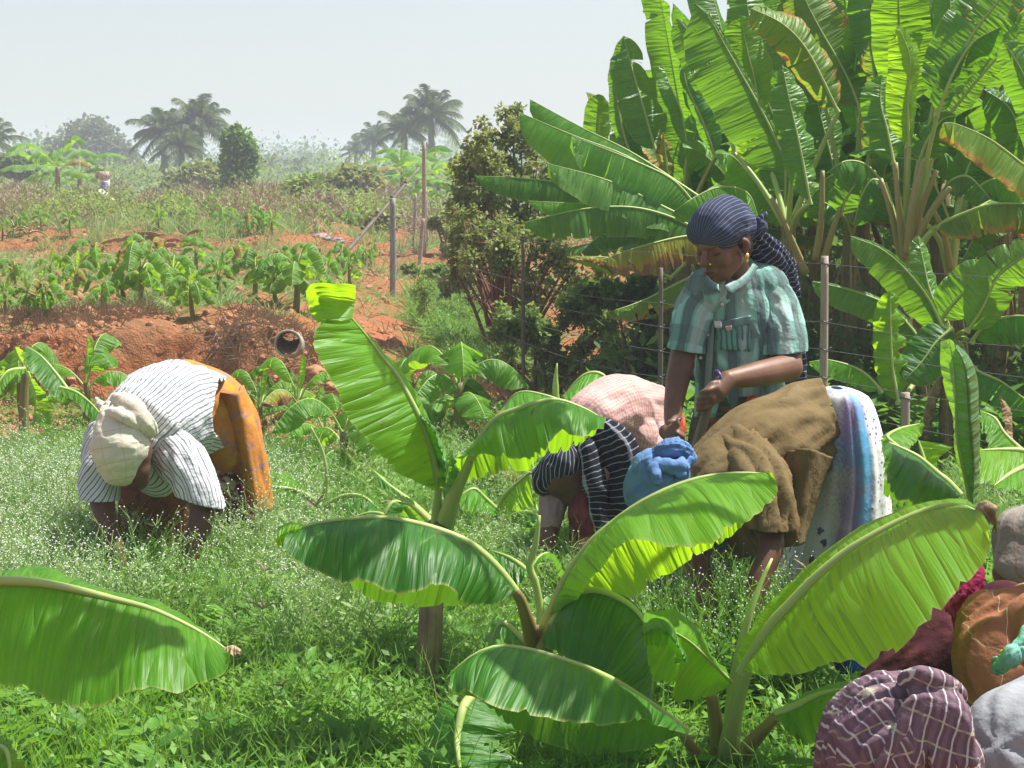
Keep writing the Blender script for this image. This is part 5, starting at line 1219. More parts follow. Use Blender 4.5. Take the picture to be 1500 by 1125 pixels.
blob('shirt', [([(868, 612, 7.35), (900, 600, 7.5), (940, 602, 7.7), (952, 610, 7.75)], [40, 50, 47, 40]), ([(950, 640, 7.6), (955, 690, 7.5)], [30, 24]), ([(868, 640, 7.3), (880, 690, 7.25)], [34, 28]), ([(930, 640, 7.5), (935, 670, 7.5)], [34, 26])],
     pink, W2, o2, voxel=.0085, smooth=4, axis=[(860, 620, 7.35), (905, 600, 7.5), (960, 605, 7.75)], wr=(.008, 1.5, 5), rref=.12, seed=7)
red = cloth('red_cloth', (0.55, 0.05, 0.03), noise_c=[(30, .5, .6, (0.6, 0.14, 0.05))], bump=.4)
blob('sari', [([(950, 606, 7.8), (966, 625, 7.85)], [45, 40])], red, W2, o2, voxel=.011, smooth=4)
maroon = cloth('maroon_cloth', (0.13, 0.03, 0.035), noise_c=[(14, .5, .65, (0.20, 0.05, 0.05))], bump=.4)
ring_loft('skirt', [(945, 640, 7.85, 44, .16), (945, 720, 7.85, 50, .18), (948, 800, 7.85, 46, .2), (950, 862, 7.85, 44, .2)], maroon, W2, o2, famp=.08, seed=9)
blob('sleeve', [([(860, 690, 7.25), (856, 750, 7.19), (852, 792, 7.14)], [26, 23, 17])], maroon, W2, o2, voxel=.009, smooth=3, wr=(.008, 1.5, 10))
dpink = cloth('dull_pink_cotton', (0.34, 0.24, 0.22), bump=.4)
blob('sleeve', [([(830, 690, 7.36), (812, 730, 7.25), (804, 770, 7.18)], [24, 21, 17])], dpink, W2, o2, voxel=.009, smooth=3, wr=(.006, 1.5, 10))
blackst = cloth('black_striped_wrap', (0.018, 0.02, 0.03), [(0, .021, .16, (0.45, 0.47, 0.52), .8), (0, .0035, .3, (0.06, 0.065, 0.08), .5)], bump=.35, warp=.004)
blob('head_wrap', [([(806, 700, 7.24), (824, 686, 7.22), (846, 668, 7.26)], [29, 37, 28], .9), ([(798, 706, 7.22)], [20])], blackst, W2, o2, voxel=.006, smooth=3, axis=[(830, 640, 7.22), (822, 690, 7.2), (815, 735, 7.2)], wr=(.004, 1.2, 18), rref=.085, seed=8)
blackst2 = cloth('black_striped_shawl', (0.018, 0.02, 0.03), [(1, .024, .13, (0.45, 0.47, 0.52), .75), (0, .16, .06, (0.5, 0.5, 0.55), .5)], bump=.4, warp=.006)
blob('shawl', [([(846, 650, 7.26), (878, 640, 7.24), (900, 660, 7.22), (912, 700, 7.22), (908, 750, 7.2), (904, 790, 7.18)], [18, 26, 34, 32, 26, 20], .6, (0, 1, 0)), ([(858, 660, 7.2), (872, 720, 7.16), (884, 775, 7.15)], [16, 16, 13])],
     blackst2, W2, o2, voxel=.0075, smooth=3, wr=(.012, 2.2, 5), seed=3, axis=[(875, 630, 7.24), (905, 710, 7.22), (900, 800, 7.18)], rref=.09)
sheet('sari_hem', [([(968, 826), (956, 866), (948, 892)], 7.2, 7.2), ([(984, 826), (980, 862), (984, 892)], 7.1, 7.15), ([(994, 830), (990, 866), (990, 896)], 7.2, 7.2)], cloth('orange_print', (0.62, 0.10, 0.03), noise_c=[(30, .5, .58, (0.75, 0.30, 0.08)), (40, .6, .66, (0.5, 0.05, 0.10))]), W2, o2, nu=20)

# ================= standing woman in green plaid shirt
W3 = person(1080, 6.85, 'standing woman in green plaid shirt and navy striped headscarf looking down'); o3 = W3.location
HC = P(1058, 357, 6.72); hs = 1.09
fwd = Vector((-0.66, -0.70, -0.30)).normalized(); rgt = fwd.cross(Vector((0.02, 0, 1))).normalized(); hup = rgt.cross(fwd).normalized()
def HL(x, y, z): return HC + (rgt * (-x) + fwd * (-y) + hup * z) * hs      # local head: x to her left, -y forward, z up
def hc(pts, r): return ([HL(*q) for q in pts], [a * hs for a in r])
head = [hc([(0, .012, .035), (0, .03, .02)], [.078, .074]), hc([(0, -.022, -.01), (0, -.03, -.035)], [.061, .055]), hc([(0, -.04, -.066)], [.041]), hc([(0, -.066, -.089)], [.019]),
        hc([(.045, -.01, -.045), (.03, -.045, -.078)], [.026, .02]), hc([(-.045, -.01, -.045), (-.03, -.045, -.078)], [.026, .02]),
        hc([(.036, -.052, -.028)], [.026]), hc([(-.036, -.052, -.028)], [.026]),
        hc([(-.034, -.072, .022), (0, -.082, .02), (.034, -.072, .022)], [.010, .012, .010]),
        hc([(0, -.083, .008), (0, -.094, -.015), (0, -.101, -.029)], [.0075, .0095, .0125]), hc([(.011, -.09, -.032)], [.009]), hc([(-.011, -.09, -.032)], [.009]),
        hc([(-.019, -.078, -.058), (0, -.0885, -.0555), (.019, -.078, -.058)], [.0055, .0075, .0055]), hc([(-.016, -.077, -.067), (0, -.0865, -.0675), (.016, -.077, -.067)], [.0055, .008, .0055]),
        hc([(.031, -.066, .002)], [.0135]), hc([(-.031, -.066, .002)], [.0135]),
        hc([(.076, .004, .012), (.081, .012, .0), (.077, .006, -.022)], [.011, .012, .009]), hc([(-.076, .004, .012), (-.081, .012, .0), (-.077, .006, -.022)], [.011, .012, .009])]
def hand_fist(c, d, along, side, out, s=1.0):
    """a fist closed on a stick. c = centre (Vector), along = stick direction, side = towards knuckle row, out = away from palm (camera)"""
    a, sd, ou = (Vector(v).normalized() for v in (along, side, out)); H = []
    H.append(([c - sd * .028 * s - ou * .002, c + sd * .004 * s + ou * .012 * s], [.026 * s, .024 * s]))
    for k in range(4):
        q = c + a * (k - 1.5) * .0195 * s; l = (1.0, 1.08, 1.0, .84)[k]
        H.append(([q - sd * .01 * s + ou * .02 * s, q + sd * .02 * s * l + ou * .026 * s, q + sd * .042 * s * l + ou * .008 * s, q + sd * .034 * s * l - ou * .016 * s, q + sd * .012 * s - ou * .018 * s], [.0105 * s, .0102 * s, .0095 * s, .0088 * s, .0078 * s]))
    q = c - a * .035 * s; H.append(([q - sd * .022 * s, q - a * .012 * s + sd * .006 * s + ou * .008 * s, q + a * .006 * s + sd * .032 * s + ou * .012 * s], [.0125 * s, .0115 * s, .0095 * s]))
    return H
HR = P(1041, 582, 6.47); stick_top = P(1048, 560, 6.47); stick_bot = P(1006, 700, 6.5)
sdv = (stick_bot - stick_top).normalized()
HLf = P(984, 640, 6.6)
body3 = head + [
    ([HC + Vector((.035, .02, -.05)), P(1075, 395, 6.8), P(1080, 425, 6.85)], [.05, .052, .06]),
    ([(1082, 440, 6.85), (1082, 520, 6.85), (1085, 590, 6.88)], [52, 54, 56], .72, (0, 1, 0)),
    ([(1122, 448, 6.85), (1150, 492, 6.8), (1156, 540, 6.72)], [22, 21, 20]), ([(1156, 538, 6.72), (1110, 548, 6.6), (1066, 556, 6.5)], [20.5, 19, 13.5]), ([(1066, 556, 6.5), (1050, 574, 6.475)], [14, 15]),
    ([(1034, 440, 6.82), (1006, 500, 6.78), (992, 560, 6.74)], [20, 19, 18]), ([(992, 560, 6.74), (986, 600, 6.68), (985, 632, 6.62)], [17.5, 14, 11]),
    ([(1062, 600, 6.9), (1055, 760, 6.95), (1052, 930, 6.95)], [40, 28, 18]), ([(1110, 600, 6.9), (1112, 760, 6.95), (1112, 930, 6.95)], [40, 28, 18])]
body3 += hand_fist(HR, 0, sdv, (-.75, -.3, -.25), (-.1, -1, .1), 1.0) + hand_fist(HLf, 0, (sdv.x, -.1, sdv.z), (.6, -.4, -.5), (-.3, -1, 0), .95)
blob('body', body3, SK, W3, o3, voxel=.0042, smooth=2)
# face details
def strip(name, pts, r, mat, par=W3, off=o3):
    g = Geo(); add_tube(g, catmull([HL(*q) for q in pts], 10), r, 6); return g.build(name, mat, par, off)
for s in (1, -1):
    strip('eyebrow', [(s * .016, -.087, .024), (s * .034, -.082, .029), (s * .05, -.066, .022)], [.002, .0032, .0015], HAIR)
    strip('eyelid', [(s * .019, -.076, -.004), (s * .031, -.0815, -.009), (s * .044, -.072, -.004)], [.0012, .002, .0012], HAIR)
strip('mouth_line', [(-.02, -.083, -.0605), (0, -.0955, -.0612), (.02, -.083, -.0605)], [.001, .0016, .001], NT('lip_line').pbr((0.03, 0.012, 0.01), .6))
g = Geo(); add_tube(g, [HL(.0, 0, 0), HL(.0, 0, .0001)], .0001, 4); 
for (x, y, z, r, nm) in ((-.02, -.098, -.031, .0038, 'nose_stud'), (.02, -.098, -.031, .0038, 'nose_stud')):
    g = Geo(); chain_geo(g, [HL(x, y, z)], [r]); g.build(nm, GOLD, W3, o3)
for s in (1, -1):
    g = Geo(); chain_geo(g, [HL(s * .083, .0, -.036)], [.0095]); chain_geo(g, [HL(s * .083, -.002, -.05)], [.006]); g.build('earring', GOLD, W3, o3)
blob('hair', [hc([(0, .03, .03), (0, .05, -.02)], [.076, .062]), hc([(.06, .0, .02), (.066, .02, -.005)], [.022, .018]), hc([(-.06, .0, .02), (-.066, .02, -.005)], [.022, .018])], HAIR, W3, o3, voxel=.006, smooth=2)
navy = cloth('navy_striped_scarf', (0.035, 0.045, 0.085), [(0, .0135, .14, (0.30, 0.33, 0.42), .65), (1, .004, .3, (0.07, 0.08, 0.13), .4)], faded=(0.06, 0.075, 0.13), bump=.3, warp=.002)
blob('headscarf', [hc([(0, -.012, .055), (0, .03, .052), (0, .06, .035)], [.082, .088, .074]), hc([(-.03, -.045, .055), (.03, -.045, .055)], [.048, .048])], navy, W3, o3, voxel=.005, smooth=3,
     axis=[HL(0, -.12, .03), HL(0, 0, .05), HL(0, .12, .03)], wr=(.0035, 1.6, 6), rref=.09, seed=5)
KN = P(1106, 338, 6.78)
blob('scarf_knot', [([KN + Vector((-.03, 0, -.005)), KN, KN + Vector((.02, -.02, .012))], [.024, .022, .02]), ([KN, KN + Vector((.012, -.015, .035)), KN + Vector((.035, -.01, .055))], [.014, .014, .007]), ([KN + Vector((-.02, -.03, -.03)), KN + Vector((.01, -.035, .0)), KN + Vector((.02, -.03, .025))], [.009, .012, .01])],
     navy, W3, o3, voxel=.004, smooth=2, wr=(.003, 2, 20), rref=.04)
navy2 = cloth('navy_striped_scarf_tail', (0.03, 0.037, 0.065), [(1, .022, .13, (0.40, 0.43, 0.52), .8), (0, .012, .2, (0.06, 0.07, 0.12), .5)], bump=.35, warp=.004)
blob('scarf_tail', [([(1104, 345, 6.8), (1122, 372, 6.86), (1140, 400, 6.93), (1152, 430, 6.97)], [14, 25, 27, 20], .6, (0, 1, 0)), ([(1148, 425, 6.98), (1160, 470, 7.02), (1164, 520, 7.04), (1160, 580, 7.04)], [18, 15, 16, 19], .4, (0, 1, 0))],
     navy2, W3, o3, voxel=.006, smooth=3, wr=(.009, 2.4, 6), seed=6, axis=[(1104, 345, 6.8), (1140, 400, 6.93), (1162, 470, 7.0), (1160, 590, 7.04)], rref=.06)
def plaid(m, co, uv, col):
    s = m.sep(co)
    x = s[0]; z = s[2]
    f1 = m.math('FRACT', m.math('ADD', m.math('DIVIDE', uv[0], .115), 50.15)); blk = m.mapr(m.math('ABSOLUTE', m.math('SUBTRACT', f1, .5)), .17, .145)
    f2 = m.math('FRACT', m.math('ADD', m.math('DIVIDE', uv[1], .15), 50.3)); blk2 = m.mapr(m.math('ABSOLUTE', m.math('SUBTRACT', f2, .5)), .2, .17)
    c = m.mix(m.math('MULTIPLY', blk, .78), col, (0.085, 0.10, 0.11)); c = m.mix(m.math('MULTIPLY', blk2, .5), c, (0.10, 0.13, 0.135)); c = m.mix(m.mapr(m.noise(co, 6.5, 1, .4), .54, .57, 0, .55), c, (0.13, 0.15, 0.155))
    f3 = m.math('FRACT', m.math('ADD', m.math('DIVIDE', uv[0], .0385), 50.0)); l3 = m.mapr(m.math('ABSOLUTE', m.math('SUBTRACT', f3, .5)), .2, .15)
    c = m.mix(m.math('MULTIPLY', l3, .35), c, (0.07, 0.14, 0.12))
    f4 = m.math('FRACT', m.math('ADD', m.math('DIVIDE', uv[0], .23), 50.55)); l4 = m.mapr(m.math('ABSOLUTE', m.math('SUBTRACT', f4, .5)), .09, .07)
    return m.mix(m.math('MULTIPLY', l4, .55), c, (0.46, 0.47, 0.45))
plaidm = cloth('green_plaid_shirt', (0.24, 0.50, 0.41), extra=plaid, faded=(0.38, 0.60, 0.52), bump=.5, warp=.003)
blob('shirt', [([(1074, 412, 6.84), (1078, 440, 6.84), (1080, 500, 6.84), (1084, 560, 6.86), (1086, 610, 6.87)], [38, 56, 60, 61, 64], .74, (0, 1, 0)),
     ([(1040, 428, 6.8), (1118, 420, 6.86)], [32, 32]),
     ], plaidm, W3, o3, voxel=.007, smooth=4, axis=[(1076, 400, 6.86), (1082, 500, 6.86), (1086, 620, 6.88)], wr=(.011, 2.2, 6), rref=.14, seed=11, cut=[(1000, 614, 1160, 594, 6.85, 1)])
blob('sleeve', [([(1120, 428, 6.86), (1136, 452, 6.84), (1147, 490, 6.79), (1151, 530, 6.76)], [30, 31, 30, 31])], plaidm, W3, o3, voxel=.007, smooth=3, wr=(.008, 1.6, 9), rref=.08, seed=12, cut=[(1110, 519, 1190, 512, 6.78, 1)])
blob('sleeve', [([(1044, 428, 6.8), (1022, 455, 6.8), (1008, 500, 6.77), (1002, 535, 6.75)], [34, 30, 26, 26])], plaidm, W3, o3, voxel=.007, smooth=3, wr=(.008, 1.6, 9), rref=.08, seed=13, cut=[(970, 508, 1030, 517, 6.77, 1)])
# collar, placket, pocket
sheet('collar', [([(1062, 418), (1088, 404), (1102, 386)], 6.62, 6.72), ([(1070, 432), (1096, 414), (1110, 390)], 6.60, 6.70)], plaidm, W3, o3, nu=14, nsub=4, wav=(.001, 3))
sheet('collar', [([(1052, 416), (1042, 410), (1036, 402)], 6.62, 6.68), ([(1054, 428), (1038, 422), (1030, 410)], 6.60, 6.66)], plaidm, W3, o3, nu=14, nsub=4, wav=(.001, 3))
def on_front(px, py, dd=0.0): # front surface of the shirt at a pixel
    cx = 1080; hw = 66; t = max(-1, min(1, (px - cx) / hw)); return 6.85 - PX(64, 6.85) * .74 * math.sqrt(1 - t * t) * 1.02 - dd
def patch(name, pts4, mat, dd=.01, nu=8, par=W3, off=o3):
    a, b, c, d4 = pts4
    def row(p, q): return ([(p[0] + (q[0] - p[0]) * t, p[1] + (q[1] - p[1]) * t, on_front(p[0] + (q[0] - p[0]) * t, 0, dd)) for t in np.linspace(0, 1, 5)], 0, 0)
    return sheet(name, [row(a, d4), row(b, c)], mat, par, off, nu=nu, nsub=nu, wav=(.001, 3), bulge=.02)
pocketm = cloth('pocket_plaid', (0.16, 0.36, 0.30), [(0, .018, .4, (0.07, 0.10, 0.10), .8)], bump=.4)
patch('pocket', [(1050, 478), (1098, 466), (1100, 515), (1054, 512)], pocketm, .016); patch('pocket_flap', [(1049, 472), (1100, 462), (1101, 474), (1050, 484)], plaidm, .022)
whitec = cloth('white_label', (0.7, 0.68, 0.66)); pinkc = cloth('pink_label', (0.6, 0.38, 0.36))
patch('pocket_tag', [(1046, 470), (1056, 470), (1057, 480), (1047, 480)], whitec, .03, 4); patch('pocket_tag', [(1062, 478), (1072, 477), (1072, 484), (1064, 485)], pinkc, .03, 4)
patch('placket', [(1040, 440), (1048, 438), (1040, 590), (1030, 594)], cloth('grey_placket', (0.30, 0.33, 0.32)), .014, 10)
for (x, y) in ((1036, 490), (1026, 524), (1058, 446)):
    g = Geo(); q = P(x, y, on_front(x, y, .03)); add_tube(g, [q, q + Vector((0, -.004, 0))], .0055, 10, up=(0, 0, 1)); g.build('button', whitec, W3, o3)
lungi = cloth('green_orange_lungi', (0.045, 0.07, 0.035), [(1, .03, .3, (0.20, 0.07, 0.025), .7)], noise_c=[(30, .52, .6, (0.03, 0.09, 0.05)), (22, .58, .66, (0.28, 0.10, 0.03))], bump=.4, warp=.03)
ring_loft('skirt', [(1084, 575, 6.88, 58, .13), (1080, 640, 6.9, 70, .17), (1078, 760, 6.9, 74, .2), (1078, 925, 6.9, 78, .22)], lungi, W3, o3, famp=.09, seed=2, folds=11)
blob('waist_cloth', [([(1104, 590, 6.72), (1116, 604, 6.74)], [12, 12])], red, W3, o3, voxel=.006)
ring(W3, o3, P(1052, 556, 6.5), (P(1070, 553, 6.5) - P(1040, 560, 6.48)), .030, .0042, PURPLE, 'bangle'); ring(W3, o3, P(986, 612, 6.655), (0.05, .2, -1), .027, .0038, PURPLE, 'bangle')
# the tool she holds
root = empty('hoe', on_ground(1000, 6.5), 'wooden tool handle held by the standing woman', 'hoe'); oh = root.location
g = Geo(); add_tube(g, catmull([stick_top, (stick_top + stick_bot) / 2, stick_bot, P(960, 850, 6.55)], 16), [.014, .017, .018, .016], 10); g.build('handle', rib_mat('dark_wood_handle', (0.13, 0.085, 0.055), (0.24, 0.165, 0.11), 0.6), root, oh)
g = Geo(); q = P(955, 868, 6.55); add_box(g, q, (.16, .03, .1)); g.build('blade', NT('iron').pbr((.08, .07, .065), .5, .5), root, oh, smooth=False)

# ================= woman bending at right, olive shirt and white-blue sari
W4 = person(1220, 6.0, 'woman bending in olive shirt and white, blue and purple skirt with blue headcloth'); o4 = W4.location
hand4 = []
for (hx, hy, hd, s) in ((1100, 905, 5.45, 1), (1040, 915, 5.5, -1)):
    for k in range(4): hand4.append(([(hx + (k - 1.5) * 6.5, hy, hd), (hx + (k - 1.5) * 7, hy + 16, hd - .02), (hx + (k - 1.5) * 6 + s * 4, hy + 30 - abs(k - 1.5) * 4, hd + .02)], [5, 4.6, 3.7]))
    hand4.append(([(hx + s * 11, hy - 10, hd), (hx + s * 19, hy + 5, hd - .02)], [6, 4.4]))
blob('body', [([(1020, 725, 5.72), (1090, 690, 5.88), (1200, 640, 6.05)], [28, 50, 56]), ([(1010, 722, 5.7), (975, 716, 5.62)], [26, 30]), ([(960, 706, 5.6)], [38]), ([(960, 736, 5.6), (958, 752, 5.6)], [28, 20]),
     ([(1098, 735, 5.66), (1130, 790, 5.55), (1112, 850, 5.48), (1102, 898, 5.45)], [22, 20, 18, 14]), ([(1102, 898, 5.45), (1100, 914, 5.45)], [14, 16]),
     ([(1020, 740, 5.85), (1020, 820, 5.65), (1036, 880, 5.53), (1040, 908, 5.5)], [30, 22, 17, 14]), ([(1040, 908, 5.5), (1040, 922, 5.5)], [14, 16]),
     ([(1220, 640, 6.05), (1215, 820, 6.05), (1215, 1010, 6.05)], [48, 32, 22]), ([(1240, 640, 6.1), (1250, 820, 6.15), (1250, 1005, 6.2)], [48, 32, 22])] + hand4, SK2, W4, o4, voxel=.01, smooth=3)
olive = cloth('olive_cotton', (0.165, 0.115, 0.05), faded=(0.20, 0.145, 0.07), bump=.4)
blob('shirt', [([(1012, 728, 5.68), (1050, 708, 5.72), (1110, 668, 5.86), (1170, 638, 6.0), (1215, 622, 6.03)], [34, 56, 70, 70, 64])],
     olive, W4, o4, voxel=.009, smooth=4, axis=[(1010, 730, 5.7), (1110, 670, 5.86), (1230, 620, 6.04)], wr=(.014, 1.7, 5), rref=.15, seed=21, cut=[(1206, 560, 1226, 650, 6.0, -1)])
0 and sheet('shirt_hem', [([(1192, 571), (1206, 566), (1212, 569)], 5.98, 6.02), ([(1176, 620), (1212, 606), (1219, 612)], 5.80, 5.86), ([(1164, 664), (1206, 640), (1222, 634)], 5.80, 5.84)], olive, W4, o4, nu=20, wav=(.004, 6))
blob('sleeve', [([(1084, 664, 5.74), (1112, 700, 5.64), (1126, 740, 5.58), (1130, 800, 5.54)], [38, 38, 34, 34], .8)], olive, W4, o4, voxel=.009, smooth=3, wr=(.018, 1.9, 6), seed=22, cut=[(1070, 770, 1180, 778, 5.56, 1)])
sheet('shirt_front', [([(1150, 664), (1140, 720), (1136, 780), (1150, 800)], 5.75, 5.7), ([(1180, 656), (1172, 720), (1160, 770), (1162, 800)], 5.66, 5.64), ([(1214, 668), (1200, 700), (1186, 746), (1176, 790)], 5.8, 5.72)], olive, W4, o4, wav=(.014, 5), seed=4)
sheet('shirt_front', [([(1060, 740), (1070, 790), (1085, 815)], 5.74, 5.72), ([(1090, 740), (1096, 780), (1106, 812)], 5.66, 5.66), ([(1120, 745), (1116, 780), (1118, 800)], 5.74, 5.72)], olive, W4, o4, wav=(.014, 5), seed=5)
def sari4(m, co, uv, col):
    u = uv[0]; v = uv[1]; nz_ = m.math('MULTIPLY', m.math('SUBTRACT', m.noise(co, 3.5, 3, .55), .5), .20)
    uu = m.math('ADD', u, nz_)
    # u: 0 at image right, .75 faces the camera, .5 at image left
    ur = m.math('ABSOLUTE', m.math('SUBTRACT', m.math('FRACT', m.math('ADD', uu, .5)), .5))
    b = m.mapr(m.math('ADD', m.math('ABSOLUTE', m.math('SUBTRACT', ur, .205)), m.math('MULTIPLY', m.math('SUBTRACT', m.noise(co, 110, 2, .7), .5), .03)), .045, .012); b0 = m.mapr(ur, .165, .18)
    n1 = m.noise(co, 4.5, 2, .5); n2 = m.noise(m.comb(m.math('ADD', m.sep(co)[0], 7.0), m.sep(co)[1], m.math('MULTIPLY', m.sep(co)[2], .6)), 5.5, 2, .5)
    grain = m.noise(co, 120, 2, .7)
    c = m.mix(m.mapr(grain, .35, .65), (0.62, 0.60, 0.58), (0.50, 0.46, 0.43))
    c = m.mix(m.mapr(m.math('ADD', n2, m.math('MULTIPLY', grain, .14)), .56, .68), c, (0.30, 0.22, 0.40))
    c = m.mix(m.mapr(m.math('ADD', n1, m.math('MULTIPLY', grain, .14)), .57, .69), c, (0.08, 0.28, 0.52))
    c = m.mix(m.math('MULTIPLY', b, m.mapr(m.noise(co, 7, 2, .5), .35, .6, .25, 1.0)), c, (0.12, 0.44, 0.78))
    fl = m.t.nodes.new('ShaderNodeTexVoronoi'); fl.inputs['Scale'].default_value = 62; m.t.links.new(co, fl.inputs[0])
    fk = m.mapr(fl.outputs[0], .26, .2); border = m.mix(fk, (0.74, 0.74, 0.76), m.mix(m.noise(co, 30, 1), (0.16, 0.10, 0.12), (0.20, 0.24, 0.45)))
    c = m.mix(b0, border, c)
    fl2 = m.t.nodes.new('ShaderNodeTexVoronoi'); fl2.inputs['Scale'].default_value = 19; m.t.links.new(co, fl2.inputs[0])
    low = m.mapr(v, .44, .50); k2 = m.math('MULTIPLY', m.mapr(m.math('ADD', fl2.outputs[0], m.math('MULTIPLY', m.noise(co, 70, 2), .5)), .55, .48), m.math('MULTIPLY', low, m.mapr(ur, .30, .34)))
    c = m.mix(m.math('MULTIPLY', low, m.mapr(ur, .30, .34)), c, (0.60, 0.60, 0.60))
    return m.mix(k2, c, m.mix(m.mapr(m.noise(co, 9, 1), .45, .55), (0.08, 0.10, 0.25), (0.16, 0.05, 0.08)))
sarim = cloth('white_blue_purple_print', (0.6, 0.6, 0.6), extra=sari4, bump=.25, rough=.8, trans=.08)
ring_loft('skirt', [(1226, 568, 6.05, 8, .05), (1231, 572, 6.05, 24, .12), (1234, 586, 6.05, 40, .16), (1238, 640, 6.05, 51, .19), (1240, 700, 6.05, 56, .20), (1232, 780, 6.05, 68, .21), (1222, 870, 6.05, 84, .22), (1220, 1000, 6.05, 88, .24)], sarim, W4, o4, famp=.12, seed=4, folds=17, n=70)
bluec = cloth('blue_headcloth', (0.13, 0.24, 0.48), faded=(0.22, 0.36, 0.62), bump=.5)
blob('headcloth', [([(952, 712, 5.6), (964, 698, 5.6), (974, 690, 5.62)], [38, 43, 36]), ([(944, 724, 5.6), (962, 736, 5.6)], [28, 30])], bluec, W4, o4, voxel=.0055, smooth=3, wr=(.007, 1.8, 14), seed=30)
blob('headcloth_knot', [([(962, 668, 5.58), (980, 656, 5.56), (1000, 660, 5.58), (1010, 672, 5.6)], [9, 12, 11, 8]), ([(950, 676, 5.56), (970, 682, 5.52), (992, 684, 5.52), (1008, 676, 5.56)], [8, 9, 9, 7]), ([(958, 684, 5.52), (962, 698, 5.5), (966, 708, 5.5)], [8, 7, 4]), ([(985, 684, 5.52), (996, 694, 5.52)], [9, 6]), ([(990, 652, 5.58)], [9])],
     bluec, W4, o4, voxel=.0042, smooth=1, wr=(.008, 2.5, 26), seed=31)
deep = cloth('deep_blue_cloth', (0.02, 0.07, 0.35))
sheet('skirt_hem', [([(1222, 964), (1224, 976), (1230, 986)], 5.3, 5.3), ([(1240, 962), (1244, 974), (1250, 984)], 5.25, 5.25), ([(1258, 964), (1262, 974), (1268, 982)], 5.3, 5.3)], deep, W4, o4, nu=10)

# ================= group at lower right
W5 = person(1420, 3.5, 'person closest to camera at lower right, head wrapped in purple plaid cloth'); o5 = W5.location
blob('body', [([(1312, 1120, 3.25)], [84]), ([(1360, 1200, 3.3), (1420, 1200, 3.4)], [50, 60]), ([(1480, 1130, 3.4), (1580, 1110, 3.6)], [62, 76]), ([(1600, 1120, 3.65), (1600, 1400, 3.65)], [70, 50])], SK2, W5, o5, voxel=.012)
plaidp = cloth('purple_plaid', (0.16, 0.10, 0.125), [(0, .024, .13, (0.62, 0.60, 0.60), .75), (1, .034, .09, (0.55, 0.54, 0.36), .6), (0, .024, .35, (0.23, 0.16, 0.19), .5, .5)], bump=.45, warp=.005)
blob('head_wrap', [([(1286, 1128, 3.25), (1300, 1090, 3.22), (1322, 1072, 3.25)], [88, 98, 84]), ([(1350, 1100, 3.25), (1378, 1120, 3.25)], [66, 56]), ([(1270, 1030, 3.22), (1290, 1010, 3.22)], [30, 22])], plaidp, W5, o5, voxel=.0045, smooth=3,
     axis=[(900, 800, 3.2), (1400, 400, 3.2)], wr=(.012, 22, 5), rref=.55, seed=41, planar=.45)
kn = [([(1345 + dx, 1002 + dy, 3.18), (1352 + ex, 1030 + ey, 3.14), (1360 + fx, 1075 + fy, 3.12)], [8, r, 7]) for dx, dy, ex, ey, fx, fy, r in ((0, 0, -16, 4, -70, 46, 13), (8, -4, 0, 4, -22, 50, 15), (16, -4, 14, 6, 10, 54, 15), (24, 0, 28, 8, 30, 54, 15), (34, 4, 42, 10, 50, 44, 14), (44, 10, 56, 16, 64, 40, 12))]
blob('wrap_knot', kn + [([(1325, 996, 3.18), (1345, 990, 3.16), (1372, 996, 3.16), (1396, 1010, 3.18), (1408, 1022, 3.2)], [9, 12, 12, 12, 9])], plaidp, W5, o5, voxel=.004, smooth=2, wr=(.005, 30, 12), rref=.55, seed=42, axis=[(900, 800, 3.2), (1400, 400, 3.2)], planar=-.3)
greyc = cloth('light_grey_cotton', (0.27, 0.28, 0.29), faded=(0.33, 0.34, 0.36), bump=.35)
blob('shirt', [([(1490, 1085, 3.35), (1560, 1070, 3.55), (1640, 1080, 3.75)], [78, 92, 95]), ([(1470, 1120, 3.3), (1470, 1180, 3.3)], [46, 50])], greyc, W5, o5, voxel=.009, smooth=4, wr=(.008, 1.2, 3), seed=43)
W6 = person(1500, 4.6, 'person stooping behind, back covered by a brown cloth with cream lines'); o6 = W6.location
brownc = cloth('brown_lined_cloth', (0.30, 0.125, 0.065), [(0, .095, .025, (0.60, 0.48, 0.33), .8), (1, .13, .02, (0.60, 0.48, 0.33), .6)], faded=(0.36, 0.16, 0.09), bump=.5, warp=.006)
blob('body', [([(1460, 950, 4.5), (1540, 940, 4.6), (1600, 960, 4.7)], [48, 60, 60]), ([(1440, 990, 4.45)], [34]), ([(1600, 960, 4.7), (1600, 1240, 4.7)], [55, 35]), ([(1480, 980, 4.45), (1470, 1100, 4.4)], [26, 20])], SK2, W6, o6, voxel=.012)
blob('shirt', [([(1448, 915, 4.5), (1500, 925, 4.5), (1560, 935, 4.6), (1620, 950, 4.7)], [44, 66, 74, 70]), ([(1446, 905, 4.5), (1440, 960, 4.42), (1440, 1010, 4.42)], [36, 40, 34]), ([(1410, 985, 4.45), (1460, 1000, 4.42)], [14, 44])], brownc, W6, o6, voxel=.0085, smooth=4, wr=(.014, 9, 3), rref=.35, seed=51, planar=-.35, axis=[(1300, 690, 4.4), (1500, 680, 4.5), (1700, 660, 4.7)])
mint = cloth('mint_cloth', (0.20, 0.48, 0.38), bump=.4)
blob('cloth_end', [([(1462, 978, 4.2), (1474, 968, 4.18), (1482, 956, 4.18)], [9, 11, 10]), ([(1484, 966, 4.18), (1496, 948, 4.2), (1512, 930, 4.22)], [10, 13, 16]), ([(1460, 970, 4.2)], [7])], mint, W6, o6, voxel=.0045, smooth=2, wr=(.006, 2.4, 14), seed=52)
g = Geo()
for k, (x, y) in enumerate(((1468, 957), (1474, 953), (1480, 952), (1472, 960))): chain_geo(g, [P(x, y, 4.2)], [.007])
g.build('bead', cloth('orange_beads', (0.62, 0.28, 0.03)), W6, o6)
